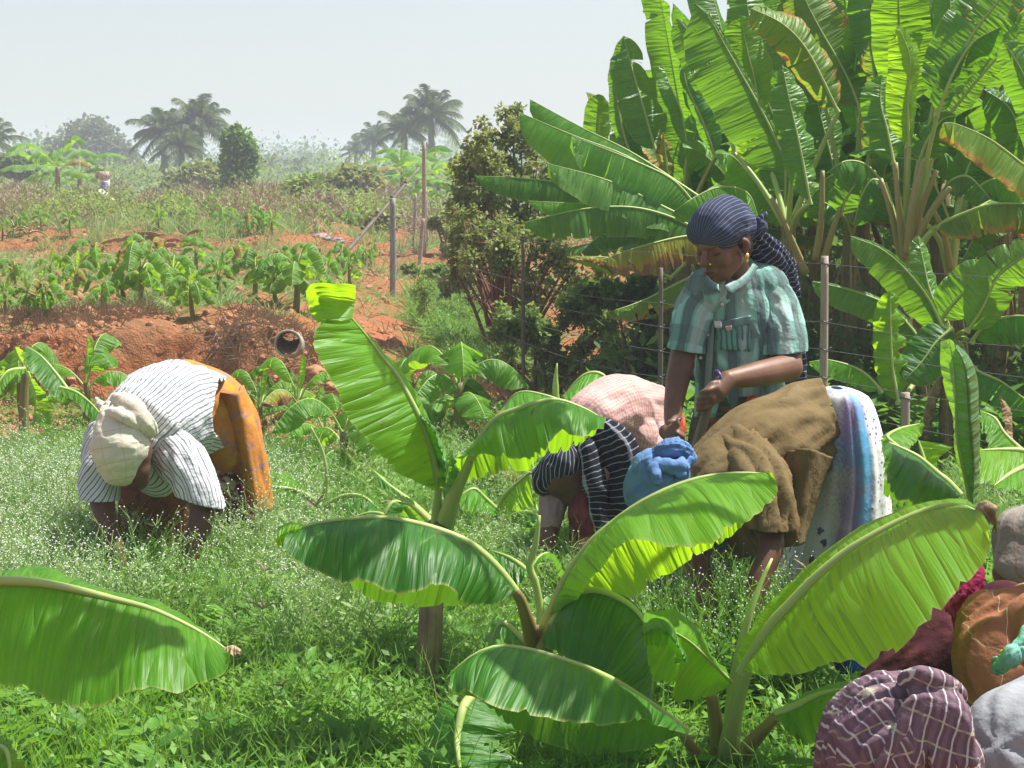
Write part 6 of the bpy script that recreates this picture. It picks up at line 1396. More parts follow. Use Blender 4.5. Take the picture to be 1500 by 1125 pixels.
W7 = person(1400, 5.0, 'person in maroon stooping behind the big banana leaf with a magenta cloth end'); o7 = W7.location
blob('body', [([(1400, 930, 4.95), (1340, 985, 4.9)], [36, 30]), ([(1415, 920, 5.0), (1480, 900, 5.1)], [36, 40]), ([(1310, 1010, 4.85)], [34]), ([(1470, 900, 5.1), (1470, 1180, 5.1)], [40, 28])], SK2, W7, o7, voxel=.012)
mar2 = cloth('dark_maroon_cloth', (0.055, 0.012, 0.018), noise_c=[(12, .5, .65, (0.09, 0.022, 0.028))], bump=.4)
blob('blouse', [([(1420, 915, 4.98), (1370, 945, 4.9), (1325, 985, 4.86), (1290, 1010, 4.84)], [44, 48, 44, 36]), ([(1400, 960, 4.9), (1400, 1060, 4.9)], [44, 40])], mar2, W7, o7, voxel=.009, smooth=4, wr=(.01, 1.8, 8), seed=61)
mag = cloth('magenta_cloth', (0.24, 0.012, 0.06), noise_c=[(22, .5, .6, (0.42, 0.04, 0.13)), (9, .55, .65, (0.22, 0.05, 0.16))], bump=.5)
blob('cloth_end', [([(1432, 834, 4.8), (1430, 850, 4.78), (1414, 872, 4.76), (1396, 892, 4.76)], [7, 11, 10, 8]), ([(1424, 866, 4.76), (1420, 896, 4.74), (1416, 922, 4.74)], [9, 9, 4]), ([(1408, 882, 4.76), (1404, 904, 4.75), (1404, 920, 4.75)], [9, 8, 4])], mag, W7, o7, voxel=.005, smooth=2, wr=(.008, 2.2, 12), seed=62)
blob('skirt', [([(1470, 900, 5.1), (1470, 1180, 5.1)], [52, 62])], mar2, W7, o7, voxel=.012)
W8 = person(1530, 5.6, 'person half out of view at the right edge in a grey-brown checked shirt'); o8 = W8.location
chk = cloth('grey_brown_check', (0.27, 0.23, 0.21), [(0, .055, .05, (0.22, 0.12, 0.09), .7), (1, .055, .05, (0.22, 0.12, 0.09), .7), (0, .055, .1, (0.4, 0.36, 0.33), .5, .4)], bump=.4)
blob('body', [([(1500, 800, 5.5), (1580, 800, 5.7)], [40, 55]), ([(1590, 800, 5.7), (1590, 1070, 5.7)], [44, 28]), ([(1480, 840, 5.45)], [28])], SK2, W8, o8, voxel=.012)
blob('shirt', [([(1500, 790, 5.5), (1540, 790, 5.6), (1600, 790, 5.75)], [46, 58, 60]), ([(1490, 815, 5.46), (1486, 830, 5.44)], [32, 26])], chk, W8, o8, voxel=.0085, smooth=4, wr=(.011, 1.8, 5), rref=.12, seed=71, axis=[(1440, 640, 5.5), (1540, 790, 5.6), (1600, 1000, 5.75)])
# ------------------------------------------------------------------ banana plants in the middle ground, between the bank and the women
MR = []
for i, (nl, sp, w, dr) in enumerate([(5, .34, .115, .9), (6, .32, .125, 1.2), (5, .34, .12, .8), (6, .30, .13, 1.4)]):
    o = small_plant((0, 0, 0), 'x', 150 + i, 0.75, nl + 1, sp, w, droop=dr, group='banana plants in the weedy field by the women'); MR.append({'o': o, 'h': 0.57, 'used': False})
plant_row([('field below the earth bank', [(34, 622, 112), (118, 640, 116), (384, 655, 92), (440, 662, 112), (470, 700, 105), (498, 742, 160), (548, 690, 90), (600, 625, 96), (640, 660, 100), (675, 668, 158), (745, 740, 95), (775, 650, 60), (700, 780, 100), (395, 600, 60)])], 'mid', MR, .62, 9)
def hplant(label, px, d, group='big young banana plants in the foreground'):
    b = on_ground(px, d); r = empty('banana_plant', b, label, 'banana plant', group); return r, b
def htrunk(root, off, pts, radii, mat='stem'):
    W = [P(*q) for q in pts]; g = Geo(); add_tube(g, catmull(W, 20), radii, 16); return g.build('stem', MAT[mat], root, off)
def dpath(pts, ds):
    n = len(pts); L = np.linspace(0, len(ds) - 1, n); return [(p[0], p[1], float(np.interp(l, range(len(ds)), ds))) for p, l in zip(pts, L)]

r_, b_ = hplant('banana plant at far left whose broad slanting leaf leans toward the bent woman', 36, 12.0, 'banana plants in the weedy field by the women')
htrunk(r_, b_, [(36, 690, 12.0), (35, 600, 12.0), (38, 530, 12.0)], [.036, .03, .02])
hero_leaf(r_, b_, [(dpath([(104, 572), (86, 545), (64, 520), (44, 508)], [11.6, 11.8]), 0, 0), (dpath([(100, 572), (80, 545), (60, 522), (38, 507)], [11.6, 11.7]), 0, 0), (dpath([(98, 574), (86, 586), (62, 566), (42, 540), (36, 512)], [11.5, 11.5]), 0, 0)], 1, 'leaf_fore_dark', seed=14)
hero_leaf(r_, b_, [(dpath([(88, 568), (112, 575), (132, 590), (147, 606)], [11.5, 11.2]), 0, 0), (dpath([(90, 578), (112, 590), (130, 612), (142, 618)], [11.4, 11.1]), 0, 0)], 0, 'leaf_fore', seed=15)
hero_leaf(r_, b_, [(dpath([(38, 540), (26, 520), (22, 508)], [12, 12]), 0, 0), (dpath([(38, 545), (34, 530), (30, 505)], [11.9, 11.9]), 0, 0)], 0, 'leaf_bright', seed=16)
hero_leaf(r_, b_, [(dpath([(40, 545), (52, 580), (50, 610), (44, 625)], [11.9, 11.7]), 0, 0), (dpath([(40, 545), (66, 575), (78, 610), (70, 630)], [11.8, 11.6]), 0, 0)], 0, 'leaf_fore', seed=17)
hero_leaf(r_, b_, [(dpath([(36, 540), (10, 545), (-10, 575)], [11.9, 11.7]), 0, 0), (dpath([(36, 548), (14, 560), (-6, 590)], [11.8, 11.6]), 0, 0)], 0, 'leaf_fore', seed=18)
# left middle plant with the bright leaf beside the orange sari
r_, b_ = hplant('banana plant with a bright leaf and a curved bare stalk beside the orange sari', 468, 8.3, 'banana plants in the weedy field by the women')
htrunk(r_, b_, [(470, 900, 8.3), (468, 830, 8.3), (466, 765, 8.3)], [.045, .035, .02])
hero_leaf(r_, b_, [(dpath([(466, 738), (440, 712), (415, 694), (392, 690)], [8.2, 8.35]), 0, 0), (dpath([(468, 742), (450, 726), (425, 716), (390, 712)], [8.15, 8.0]), 0, 0), (dpath([(466, 745), (440, 750), (412, 750), (392, 735)], [8.1, 7.95]), 0, 0)], 1, 'leaf_bright', seed=3, nrip=3)
stalk(r_, b_, [(466, 765, 8.3), (472, 738, 8.25), (478, 700, 8.2), (472, 660, 8.2), (455, 625, 8.2)], [.016, .010, .007, .004])
hero_leaf(r_, b_, [(dpath([(470, 752), (500, 735), (530, 726), (552, 738)], [8.2, 8.25]), 0, 0), (dpath([(470, 748), (500, 728), (530, 727), (556, 746)], [8.2, 8.1]), 0, 0), (dpath([(470, 756), (490, 765), (520, 766), (552, 760)], [8.15, 8.0]), 0, 0)], 1, 'leaf_fore_dark', seed=5)
hero_leaf(r_, b_, [(dpath([(474, 762), (445, 756), (420, 758), (405, 775)], [8.2, 8.1]), 0, 0), (dpath([(474, 760), (450, 765), (428, 772), (412, 790)], [8.2, 8.0]), 0, 0)], 0, 'leaf_fore', seed=6)
# plants glimpsed between the foreground leaves
r_, b_ = hplant('banana plant with striped dark leaves behind the pale curved stalk', 745, 8.0, 'banana plants in the weedy field by the women')
htrunk(r_, b_, [(735, 870, 8.0), (730, 800, 8.0), (728, 745, 8.0)], [.05, .04, .02])
hero_leaf(r_, b_, [(dpath([(728, 745), (712, 722), (695, 714), (676, 722)], [8, 8.1]), 0, 0), (dpath([(728, 748), (710, 730), (694, 716), (674, 726)], [8, 7.9]), 0, 0), (dpath([(726, 756), (706, 752), (690, 752), (674, 745)], [7.9, 7.8]), 0, 0)], 1, 'leaf_fore', seed=7)
hero_leaf(r_, b_, [(dpath([(730, 752), (742, 722), (760, 706), (780, 700)], [8, 8.0]), 0, 0), (dpath([(730, 752), (736, 732), (750, 715), (778, 690)], [8, 7.9]), 0, 0), (dpath([(732, 754), (756, 750), (775, 742), (786, 744)], [7.95, 7.8]), 0, 0)], 1, 'leaf_bright', seed=8)
hero_leaf(r_, b_, [(dpath([(738, 762), (760, 752), (785, 750), (802, 764)], [7.9, 7.8]), 0, 0), (dpath([(738, 764), (760, 752), (782, 752), (800, 766)], [7.9, 7.7]), 0, 0), (dpath([(745, 785), (765, 786), (785, 785), (802, 766)], [7.8, 7.6]), 0, 0)], 1, 'leaf_fore_dark', seed=9)
r_, b_ = hplant('low banana plant with leaves lying among the weeds left of the thick trunk', 575, 7.0, 'banana plants in the weedy field by the women')
htrunk(r_, b_, [(600, 930, 7.0), (600, 860, 7.0), (598, 800, 7.0)], [.04, .035, .02])
hero_leaf(r_, b_, [(dpath([(598, 820), (560, 870), (510, 900), (455, 880)], [7, 6.9]), 0, 0), (dpath([(598, 825), (560, 880), (505, 905), (450, 900)], [7, 6.8]), 0, 0), (dpath([(598, 850), (560, 915), (510, 925), (455, 915)], [6.9, 6.7]), 0, 0)], 1, 'leaf_fore_dark', seed=10)
hero_leaf(r_, b_, [(dpath([(600, 770), (580, 745), (572, 738), (562, 765)], [7, 7]), 0, 0), (dpath([(612, 768), (592, 742), (575, 736), (560, 760)], [7, 6.9]), 0, 0), (dpath([(640, 765), (615, 742), (600, 740), (585, 752)], [6.95, 6.9]), 0, 0)], 1, 'leaf_grove', seed=11)
hero_leaf(r_, b_, [(dpath([(605, 800), (570, 760), (540, 752), (500, 768)], [7, 7.1]), 0, 0), (dpath([(605, 805), (575, 780), (540, 775), (500, 785)], [7, 6.9]), 0, 0)], 0, 'leaf_grove', seed=12)
hero_leaf(r_, b_, [(dpath([(612, 850), (650, 880), (690, 890), (720, 880)], [7, 7]), 0, 0), (dpath([(612, 850), (650, 895), (690, 905), (715, 900)], [7, 6.9]), 0, 0)], 0, 'leaf_bright', seed=13)

# ---- plant A: thick trunk at the centre with the tall raised leaf
r_, b_ = hplant('foreground banana plant with thick trunk, tall raised ribbed leaf and folded-over tip', 628, 6.0)
htrunk(r_, b_, [(622, 1150, 5.45), (628, 980, 5.45), (632, 890, 5.5), (640, 800, 5.8), (652, 752, 5.88)], [.045, .036, .033, .032, .022])
stalk(r_, b_, [(645, 790, 5.92), (662, 735, 5.8), (684, 686, 5.7), (690, 668, 5.65)], [.034, .026, .016, .011])
stalk(r_, b_, [(640, 790, 5.92), (640, 750, 5.85), (642, 715, 5.8)], [.024, .016, .009])
mid_ = dpath([(642, 718), (637, 680), (622, 632), (608, 600), (582, 552), (558, 522), (538, 494), (515, 466)], [5.8, 5.75, 5.75, 5.7])
lef_ = dpath([(638, 719), (606, 704), (583, 694), (549, 657), (525, 631), (505, 603), (488, 562), (464, 520), (459, 498), (464, 482), (476, 469)], [5.78, 5.6, 5.55, 5.6])
rig_ = dpath([(643, 716), (643, 670), (636, 640), (622, 606), (598, 560), (566, 522), (540, 492), (518, 468)], [5.82, 5.95, 5.92, 5.75])
hero_leaf(r_, b_, [(rig_, 0, 0), (mid_, 0, 0), (lef_, 0, 0)], 1, 'leaf_fore', seed=21, nsub=12, bulge=.07, ripple=.004, nrip=12)
hero_leaf(r_, b_, [(dpath([(516, 468), (520, 440), (521, 418)], [5.69, 5.72, 5.66]), 0, 0), (dpath([(500, 470), (496, 440), (490, 416)], [5.64, 5.7, 5.6]), 0, 0), (dpath([(480, 469), (468, 440), (458, 414)], [5.62, 5.66, 5.56]), 0, 0), (dpath([(462, 474), (452, 448), (447, 424)], [5.66, 5.68, 5.6]), 0, 0)], 9, 'leaf_bright', rib=0, seed=22, name='leaf_tip')  # folded tip in the lighter colour, painted as sun shining through
# rolled pale underside to the right of the raised leaf
hero_leaf(r_, b_, [(dpath([(612, 604), (630, 640), (640, 690), (642, 716)], [5.8, 5.82]), 0, 0), (dpath([(616, 610), (640, 642), (652, 690), (650, 715)], [5.7, 5.7]), 0, 0), (dpath([(616, 608), (638, 640), (646, 650), (644, 640)], [5.85, 5.9]), 0, 0)], 9, 'leaf_grove', rib=0, seed=23, name='leaf_roll')
hero_leaf(r_, b_, [(dpath([(668, 690), (690, 704), (735, 694), (768, 692), (800, 666), (828, 662), (872, 636)], [5.85, 6.0, 5.8]), 0, 0), (dpath([(690, 672), (706, 640), (728, 613), (760, 599), (796, 588), (822, 587), (860, 601), (887, 616)], [5.65, 5.6, 5.6]), 0, 0),
                   (dpath([(672, 678), (704, 665), (730, 670), (768, 674), (796, 664), (812, 640), (826, 632), (845, 640), (884, 628)], [5.6, 5.4, 5.45]), 0, 0)], 1, 'leaf_fore', seed=24, nsub=9, bulge=.12, nrip=7, ripple=.008)
hero_leaf(r_, b_, [(dpath([(655, 735), (640, 705), (632, 690), (610, 690)], [5.9, 6]), 0, 0), (dpath([(655, 738), (650, 715), (655, 690), (664, 660)], [5.85, 5.85]), 0, 0), (dpath([(658, 740), (668, 722), (672, 700), (668, 676)], [5.8, 5.75]), 0, 0)], 1, 'leaf_fore_dark', rib=.006, seed=25)
hero_leaf(r_, b_, [(dpath([(632, 765), (600, 735), (570, 712), (548, 690)], [5.95, 6.2]), 0, 0), (dpath([(634, 765), (610, 740), (585, 725), (556, 712)], [5.95, 6.1]), 0, 0)], 0, 'leaf_fore_dark', seed=26)

# ---- plant B: centre, the broad leaf to the left, the leaf pointing up right, the arching leaf
r_, b_ = hplant('foreground banana plant at bottom centre with a broad dark leaf stretching left', 788, 5.1)
htrunk(r_, b_, [(785, 1210, 5.1), (785, 1120, 5.1), (786, 1040, 5.1), (788, 960, 5.08), (792, 925, 5.05)], [.055, .05, .045, .04, .026])
stalk(r_, b_, [(786, 960, 5.05), (774, 915, 4.95), (762, 878, 4.9), (753, 864, 4.88)], [.028, .022, .016, .011], 'rib_red')
stalk(r_, b_, [(790, 960, 5.1), (792, 900, 5.1), (784, 852, 5.1), (775, 830, 5.1), (784, 800, 5.1), (790, 755, 5.1)], [.016, .012, .009, .010, .008, .004])
stalk(r_, b_, [(795, 960, 5.05), (800, 915, 5.0), (815, 880, 4.97), (828, 856, 4.95)], [.024, .019, .014, .009])
stalk(r_, b_, [(792, 965, 5.0), (806, 930, 4.95), (826, 890, 4.92), (852, 870, 4.9)], [.026, .02, .014, .01], 'rib_red')
hero_leaf(r_, b_, [(dpath([(752, 866), (700, 884), (650, 888), (592, 888), (551, 878), (513, 858), (470, 838), (430, 806)], [4.9, 5.05, 5.0]), 0, 0),
                   (dpath([(754, 866), (733, 838), (708, 812), (680, 792), (640, 776), (600, 765), (560, 759), (520, 760), (468, 766), (420, 781)], [4.88, 4.85, 4.8]), 0, 0),
                   (dpath([(752, 868), (725, 884), (698, 886), (672, 880), (653, 858), (636, 857), (612, 868), (581, 872), (552, 856), (527, 848), (508, 856), (482, 846), (444, 826), (414, 802)], [4.85, 4.62, 4.6, 4.7]), 0, 0)], 1, 'leaf_fore_dark', seed=31, nsub=12, bulge=.13, nrip=6, ripple=.009)
hero_leaf(r_, b_, [(dpath([(445, 768), (425, 765), (408, 772)], [4.8, 4.8]), 0, 0), (dpath([(440, 775), (420, 780), (405, 790)], [4.78, 4.76]), 0, 0), (dpath([(440, 800), (422, 806), (404, 800)], [4.8, 4.8]), 0, 0)], 9, 'leaf_bright', rib=0, seed=32, name='leaf_tip')
hero_leaf(r_, b_, [(dpath([(815, 890), (880, 872), (915, 877), (967, 847), (1004, 823), (1032, 806), (1075, 782), (1110, 752)], [4.95, 5.1, 5.0]), 0, 0),
                   (dpath([(806, 898), (827, 851), (850, 816), (873, 788), (920, 750), (952, 730), (985, 714), (1020, 702), (1051, 696), (1090, 693), (1132, 695)], [4.95, 4.9, 4.95]), 0, 0),
                   (dpath([(810, 900), (846, 874), (864, 856), (873, 837), (900, 806), (922, 794), (965, 797), (1004, 799), (1027, 801), (1052, 788), (1075, 768), (1110, 750), (1139, 722), (1134, 696)], [4.9, 4.6, 4.55, 4.8]), 0, 0)], 1, 'leaf_bright', seed=33, nsub=12, bulge=.09, nrip=8, ripple=.007)  # lighter copy again, sunlight put into the blade colour
hero_leaf(r_, b_, [(dpath([(830, 890), (850, 876), (880, 864), (910, 872), (945, 900)], [4.9, 5.0]), 0, 0),
                   (dpath([(810, 915), (828, 884), (852, 868), (882, 867), (918, 884), (940, 906), (950, 930), (956, 965), (955, 1000), (953, 1034)], [4.92, 4.85, 4.75]), 0, 0),
                   (dpath([(794, 946), (815, 957), (840, 970), (866, 982), (890, 992), (905, 1004), (906, 1022), (930, 1034), (952, 1038)], [4.85, 4.6, 4.6]), 0, 0)], 1, 'leaf_fore_dark', seed=34, nsub=12, bulge=.1, nrip=5, ripple=.006)
hero_leaf(r_, b_, [(dpath([(720, 1000), (690, 1020), (668, 1040), (650, 1036), (625, 1080), (606, 1130)], [4.7, 4.6]), 0, 0), (dpath([(700, 1012), (686, 1026), (677, 1041), (670, 1076), (670, 1102), (676, 1140)], [4.65, 4.45]), 0, 0),
                   (dpath([(700, 1012), (730, 1040), (757, 1069), (730, 1086), (748, 1103), (738, 1135)], [4.65, 4.5]), 0, 0)], 1, 'leaf_fore_dark', seed=35, rib=.014, nrip=5)
hero_leaf(r_, b_, [(dpath([(785, 955), (755, 922), (735, 905), (712, 930)], [5.15, 5.3]), 0, 0), (dpath([(785, 958), (757, 930), (735, 912), (718, 945)], [5.12, 5.2]), 0, 0), (dpath([(782, 965), (760, 955), (735, 950), (716, 955)], [5.1, 5.1]), 0, 0)], 1, 'leaf_grove', seed=36)
hero_leaf(r_, b_, [(dpath([(775, 835), (740, 808), (715, 803)], [5.2, 5.4]), 0, 0), (dpath([(775, 838), (748, 818), (718, 806)], [5.2, 5.3]), 0, 0), (dpath([(772, 842), (755, 856), (735, 838)], [5.15, 5.2]), 0, 0)], 1, 'leaf_grove', seed=37, rib=.008)
hero_leaf(r_, b_, [(dpath([(778, 838), (790, 816), (808, 812), (822, 836)], [5.2, 5.3]), 0, 0), (dpath([(780, 838), (795, 822), (812, 824), (818, 850)], [5.2, 5.1]), 0, 0)], 0, 'leaf_bright', seed=38, rib=.006)
hero_leaf(r_, b_, [(dpath([(790, 1000), (840, 1060), (900, 1110), (965, 1120)], [5.1, 5.0]), 0, 0), (dpath([(790, 1005), (840, 1080), (890, 1125), (960, 1150)], [5.1, 4.9]), 0, 0)], 0, 'leaf_grove', seed=39)

# ---- plant C: right of centre, big bright leaf to the right
r_, b_ = hplant('foreground banana plant with a big bright leaf slanting up to the right, tip rolled', 1058, 4.8)
htrunk(r_, b_, [(1062, 1290, 4.8), (1060, 1180, 4.8), (1056, 1120, 4.78), (1050, 1075, 4.76)], [.05, .045, .03, .022])
stalk(r_, b_, [(1056, 1160, 4.75), (1052, 1090, 4.7), (1046, 1040, 4.66), (1042, 1016, 4.64)], [.026, .022, .018, .014], 'rib_red')
stalk(r_, b_, [(1060, 1150, 4.78), (1066, 1080, 4.76), (1074, 1000, 4.74), (1092, 920, 4.74), (1112, 860, 4.76), (1131, 818, 4.78)], [.018, .015, .012, .011, .008, .003])
stalk(r_, b_, [(1062, 1150, 4.74), (1070, 1080, 4.66), (1080, 1030, 4.6), (1092, 985, 4.56)], [.03, .026, .019, .014])
stalk(r_, b_, [(1066, 1140, 4.7), (1095, 1096, 4.6), (1125, 1062, 4.5), (1140, 1046, 4.48)], [.028, .022, .017, .012], 'rib_red')
stalk(r_, b_, [(1050, 1150, 4.74), (1030, 1120, 4.66), (1010, 1090, 4.6), (1000, 1076, 4.58)], [.022, .018, .014, .011], 'rib_red')
hero_leaf(r_, b_, [(dpath([(1086, 985), (1080, 950), (1110, 905), (1160, 858), (1215, 812), (1270, 780), (1330, 752), (1400, 738)], [4.6, 4.75, 4.8, 4.6]), 0, 0),
                   (dpath([(1088, 987), (1110, 950), (1133, 915), (1153, 893), (1178, 866), (1200, 844), (1235, 814), (1270, 791), (1317, 765), (1363, 746), (1405, 740), (1436, 752)], [4.56, 4.5, 4.45, 4.4]), 0, 0),
                   (dpath([(1092, 984), (1107, 987), (1150, 988), (1200, 982), (1247, 966), (1265, 978), (1284, 963), (1307, 949), (1314, 956), (1340, 935), (1377, 893), (1405, 862), (1433, 833), (1452, 800), (1454, 772)], [4.5, 4.12, 3.98, 4.15]), 0, 0)], 1, 'leaf_bright', rib=.02, seed=41, nsub=14, bulge=.07, nrip=8, ripple=.005)  # lighter leaf colour painted in place of sun on the blade
hero_leaf(r_, b_, [(dpath([(1428, 752), (1432, 738), (1444, 733), (1458, 740)], [4.38, 4.34]), 0, 0), (dpath([(1430, 762), (1438, 748), (1450, 745), (1460, 752)], [4.3, 4.26]), 0, 0), (dpath([(1446, 772), (1452, 768), (1458, 772), (1461, 790)], [4.26, 4.3]), 0, 0)], 9, 'leaf_dry', rib=0, seed=42, name='leaf_roll')
hero_leaf(r_, b_, [(dpath([(1072, 1000), (1060, 976), (1030, 934), (1008, 905), (988, 894), (968, 893), (950, 896)], [4.64, 4.7]), 0, 0), (dpath([(1073, 1000), (1040, 968), (1010, 940), (985, 925), (962, 915), (942, 912)], [4.6, 4.45]), 0, 0),
                   (dpath([(1070, 1004), (1040, 1020), (1008, 1027), (984, 1029), (982, 1012), (990, 1000), (976, 1000), (957, 996), (948, 965), (942, 935)], [4.6, 4.5, 4.5]), 0, 0)], 1, 'leaf_bright', rib=.004, seed=43, nsub=10, bulge=.06, nrip=4, ripple=.006)
hero_leaf(r_, b_, [(dpath([(942, 916), (960, 905), (985, 918), (1002, 960)], [4.46, 4.4]), 0, 0), (dpath([(943, 930), (965, 920), (988, 940), (1006, 972)], [4.4, 4.34]), 0, 0), (dpath([(944, 948), (965, 948), (986, 952), (994, 974)], [4.42, 4.4]), 0, 0)], 9, 'leaf_fore', rib=0, seed=44, name='leaf_flap')
hero_leaf(r_, b_, [(dpath([(1004, 1079), (978, 1084), (960, 1090), (924, 1101), (870, 1106), (816, 1094), (773, 1079), (737, 1056), (697, 1022), (664, 1018)], [4.58, 4.5, 4.42]), 0, 0),
                   (dpath([(1004, 1074), (978, 1052), (956, 1036), (925, 1015), (898, 998), (860, 980), (820, 966), (790, 956), (750, 948), (720, 949), (690, 962), (660, 986)], [4.56, 4.45, 4.4]), 0, 0),
                   (dpath([(1000, 1076), (975, 1066), (950, 1058), (920, 1058), (870, 1060), (820, 1057), (780, 1052), (740, 1040), (716, 1030), (697, 1017), (680, 1008), (664, 1014), (658, 992)], [4.5, 4.2, 4.15, 4.3]), 0, 0)], 1, 'leaf_fore_dark', seed=45, nsub=12, bulge=.1, nrip=6, ripple=.006)
hero_leaf(r_, b_, [(dpath([(1136, 1046), (1160, 1024), (1195, 1008), (1240, 1002)], [4.48, 4.6]), 0, 0), (dpath([(1136, 1048), (1165, 1035), (1200, 1018), (1244, 1008)], [4.46, 4.45]), 0, 0), (dpath([(1138, 1050), (1160, 1078), (1185, 1090), (1205, 1075), (1236, 1030)], [4.4, 4.3]), 0, 0)], 1, 'leaf_fore', seed=46, nrip=4)

# ---- leaf reaching in from the left edge
r_, b_ = hplant('banana plant off the left edge whose wide leaf with a brown stripe reaches in', -140, 4.0)
htrunk(r_, b_, [(-140, 1420, 4.0), (-140, 1150, 4.0), (-130, 960, 4.0)], [.05, .045, .03])
stalk(r_, b_, [(-132, 980, 4.0), (-120, 900, 3.98), (-95, 858, 3.95)], [.026, .02, .013])
hero_leaf(r_, b_, [(dpath([(-90, 850), (-40, 836), (0, 834), (51, 828), (82, 840), (150, 862), (240, 892), (300, 925), (330, 950)], [3.95, 4.1, 4.05, 3.9]), 0, 0),
                   (dpath([(-95, 856), (-40, 852), (0, 851), (51, 853), (103, 862), (171, 879), (223, 893), (274, 916), (308, 935), (334, 953)], [3.95, 3.9, 3.86]), 0, 0),
                   (dpath([(-92, 862), (-60, 980), (0, 1002), (45, 1014), (75, 1028), (100, 1036), (130, 1038), (154, 1035), (185, 1021), (199, 1014), (240, 1015), (264, 1016), (301, 1000), (330, 986), (333, 958)], [3.95, 3.7, 3.66, 3.75]), 0, 0)], 1, 'leaf_fore', seed=51, nsub=14, bulge=.06, nrip=7, ripple=.006, rib=.012)
hero_leaf(r_, b_, [(dpath([(328, 948), (342, 945), (353, 951)], [3.86, 3.84]), 0, 0), (dpath([(330, 960), (340, 962), (354, 956)], [3.83, 3.82]), 0, 0)], 9, 'leaf_dry', rib=0, seed=52, name='leaf_tip')
hero_leaf(r_, b_, [(dpath([(-20, 1078), (5, 1082), (20, 1096), (34, 1115), (38, 1135)], [3.9, 3.8]), 0, 0), (dpath([(-20, 1090), (4, 1096), (12, 1110), (16, 1140)], [3.86, 3.76]), 0, 0), (dpath([(-22, 1100), (-6, 1120), (-4, 1150)], [3.8, 3.76]), 0, 0)], 1, 'leaf_fore', seed=53, rib=.008)

# ---- plant at right with the standing rolled leaf
r_, b_ = hplant('banana plant at right with an upright half-rolled leaf, its back greyish', 1416, 5.4)
htrunk(r_, b_, [(1418, 1120, 5.4), (1416, 900, 5.4), (1414, 800, 5.4), (1416, 735, 5.38)], [.05, .045, .035, .018])
hero_leaf(r_, b_, [(dpath([(1420, 738), (1412, 715), (1398, 668), (1396, 616), (1388, 590), (1378, 545), (1377, 500)], [5.35, 5.4, 5.4]), 0, 0), (dpath([(1422, 738), (1414, 700), (1402, 640), (1400, 580), (1396, 530), (1390, 496)], [5.32, 5.3, 5.3]), 0, 0),
                   (dpath([(1426, 740), (1426, 690), (1420, 620), (1416, 560), (1410, 530), (1398, 506)], [5.28, 5.2, 5.24]), 0, 0), (dpath([(1431, 738), (1436, 690), (1435, 610), (1433, 560), (1428, 540), (1418, 522), (1402, 509)], [5.34, 5.38, 5.36]), 0, 0)], 1, 'leaf_grove', seed=61, rib=.006, nrip=3, ripple=.002)
hero_leaf(r_, b_, [(dpath([(1404, 728), (1400, 742), (1360, 748), (1320, 742), (1292, 725)], [5.4, 5.55]), 0, 0), (dpath([(1406, 726), (1388, 706), (1372, 693), (1345, 670), (1316, 655), (1290, 644)], [5.4, 5.45]), 0, 0), (dpath([(1404, 728), (1385, 738), (1356, 738), (1324, 734), (1303, 722), (1295, 690), (1288, 650)], [5.35, 5.15, 5.25]), 0, 0)], 1, 'leaf_fore_dark', seed=62, bulge=.08)
hero_leaf(r_, b_, [(dpath([(1400, 724), (1380, 712), (1360, 690), (1345, 645)], [5.5, 5.6]), 0, 0), (dpath([(1404, 724), (1380, 700), (1374, 675), (1396, 655)], [5.5, 5.6]), 0, 0)], 0, 'leaf_bright', seed=63)
hero_leaf(r_, b_, [(dpath([(1318, 656), (1304, 650), (1290, 642)], [5.7, 5.8]), 0, 0), (dpath([(1316, 655), (1300, 640), (1313, 630), (1332, 624), (1352, 620)], [5.6, 5.9]), 0, 0), (dpath([(1318, 658), (1332, 656), (1346, 643), (1355, 624)], [5.6, 5.8]), 0, 0)], 1, 'leaf_bright', seed=64, rib=.006)
r_, b_ = hplant('banana plant at the right edge with a flat bright leaf behind the rolled one', 1540, 5.9)
htrunk(r_, b_, [(1545, 1060, 5.9), (1542, 850, 5.9), (1540, 720, 5.9)], [.05, .045, .03])
hero_leaf(r_, b_, [(dpath([(1540, 672), (1500, 656), (1470, 655), (1434, 657)], [5.85, 5.9]), 0, 0), (dpath([(1540, 675), (1500, 661), (1470, 659), (1434, 660)], [5.85, 5.8]), 0, 0), (dpath([(1540, 690), (1495, 716), (1459, 710), (1434, 704)], [5.75, 5.6]), 0, 0)], 1, 'leaf_bright', seed=65)
hero_leaf(r_, b_, [(dpath([(1545, 665), (1505, 682), (1480, 694), (1456, 712)], [5.8, 5.6]), 0, 0), (dpath([(1548, 690), (1505, 728), (1484, 718), (1458, 716)], [5.7, 5.5]), 0, 0)], 0, 'leaf_fore', seed=66)
hero_leaf(r_, b_, [(dpath([(1530, 690), (1475, 640), (1458, 614), (1436, 602)], [6.2, 6.3]), 0, 0), (dpath([(1500, 700), (1450, 665), (1446, 640), (1438, 630)], [6.1, 6.2]), 0, 0)], 0, 'leaf_fore', seed=67)
hero_leaf(r_, b_, [(dpath([(1484, 648), (1483, 625), (1480, 600), (1464, 578)], [6.3, 6.3]), 0, 0), (dpath([(1478, 655), (1472, 630), (1468, 605), (1464, 578)], [6.25, 6.3]), 0, 0)], 9, 'leaf_dry', rib=0, seed=68, name='leaf')
r_, b_ = hplant('banana plant whose leaf fills the gap behind the pink-shirted back', 905, 8.9, 'banana plants in the weedy field by the women')
htrunk(r_, b_, [(905, 790, 8.9), (900, 690, 8.9), (895, 610, 8.9)], [.045, .035, .02])
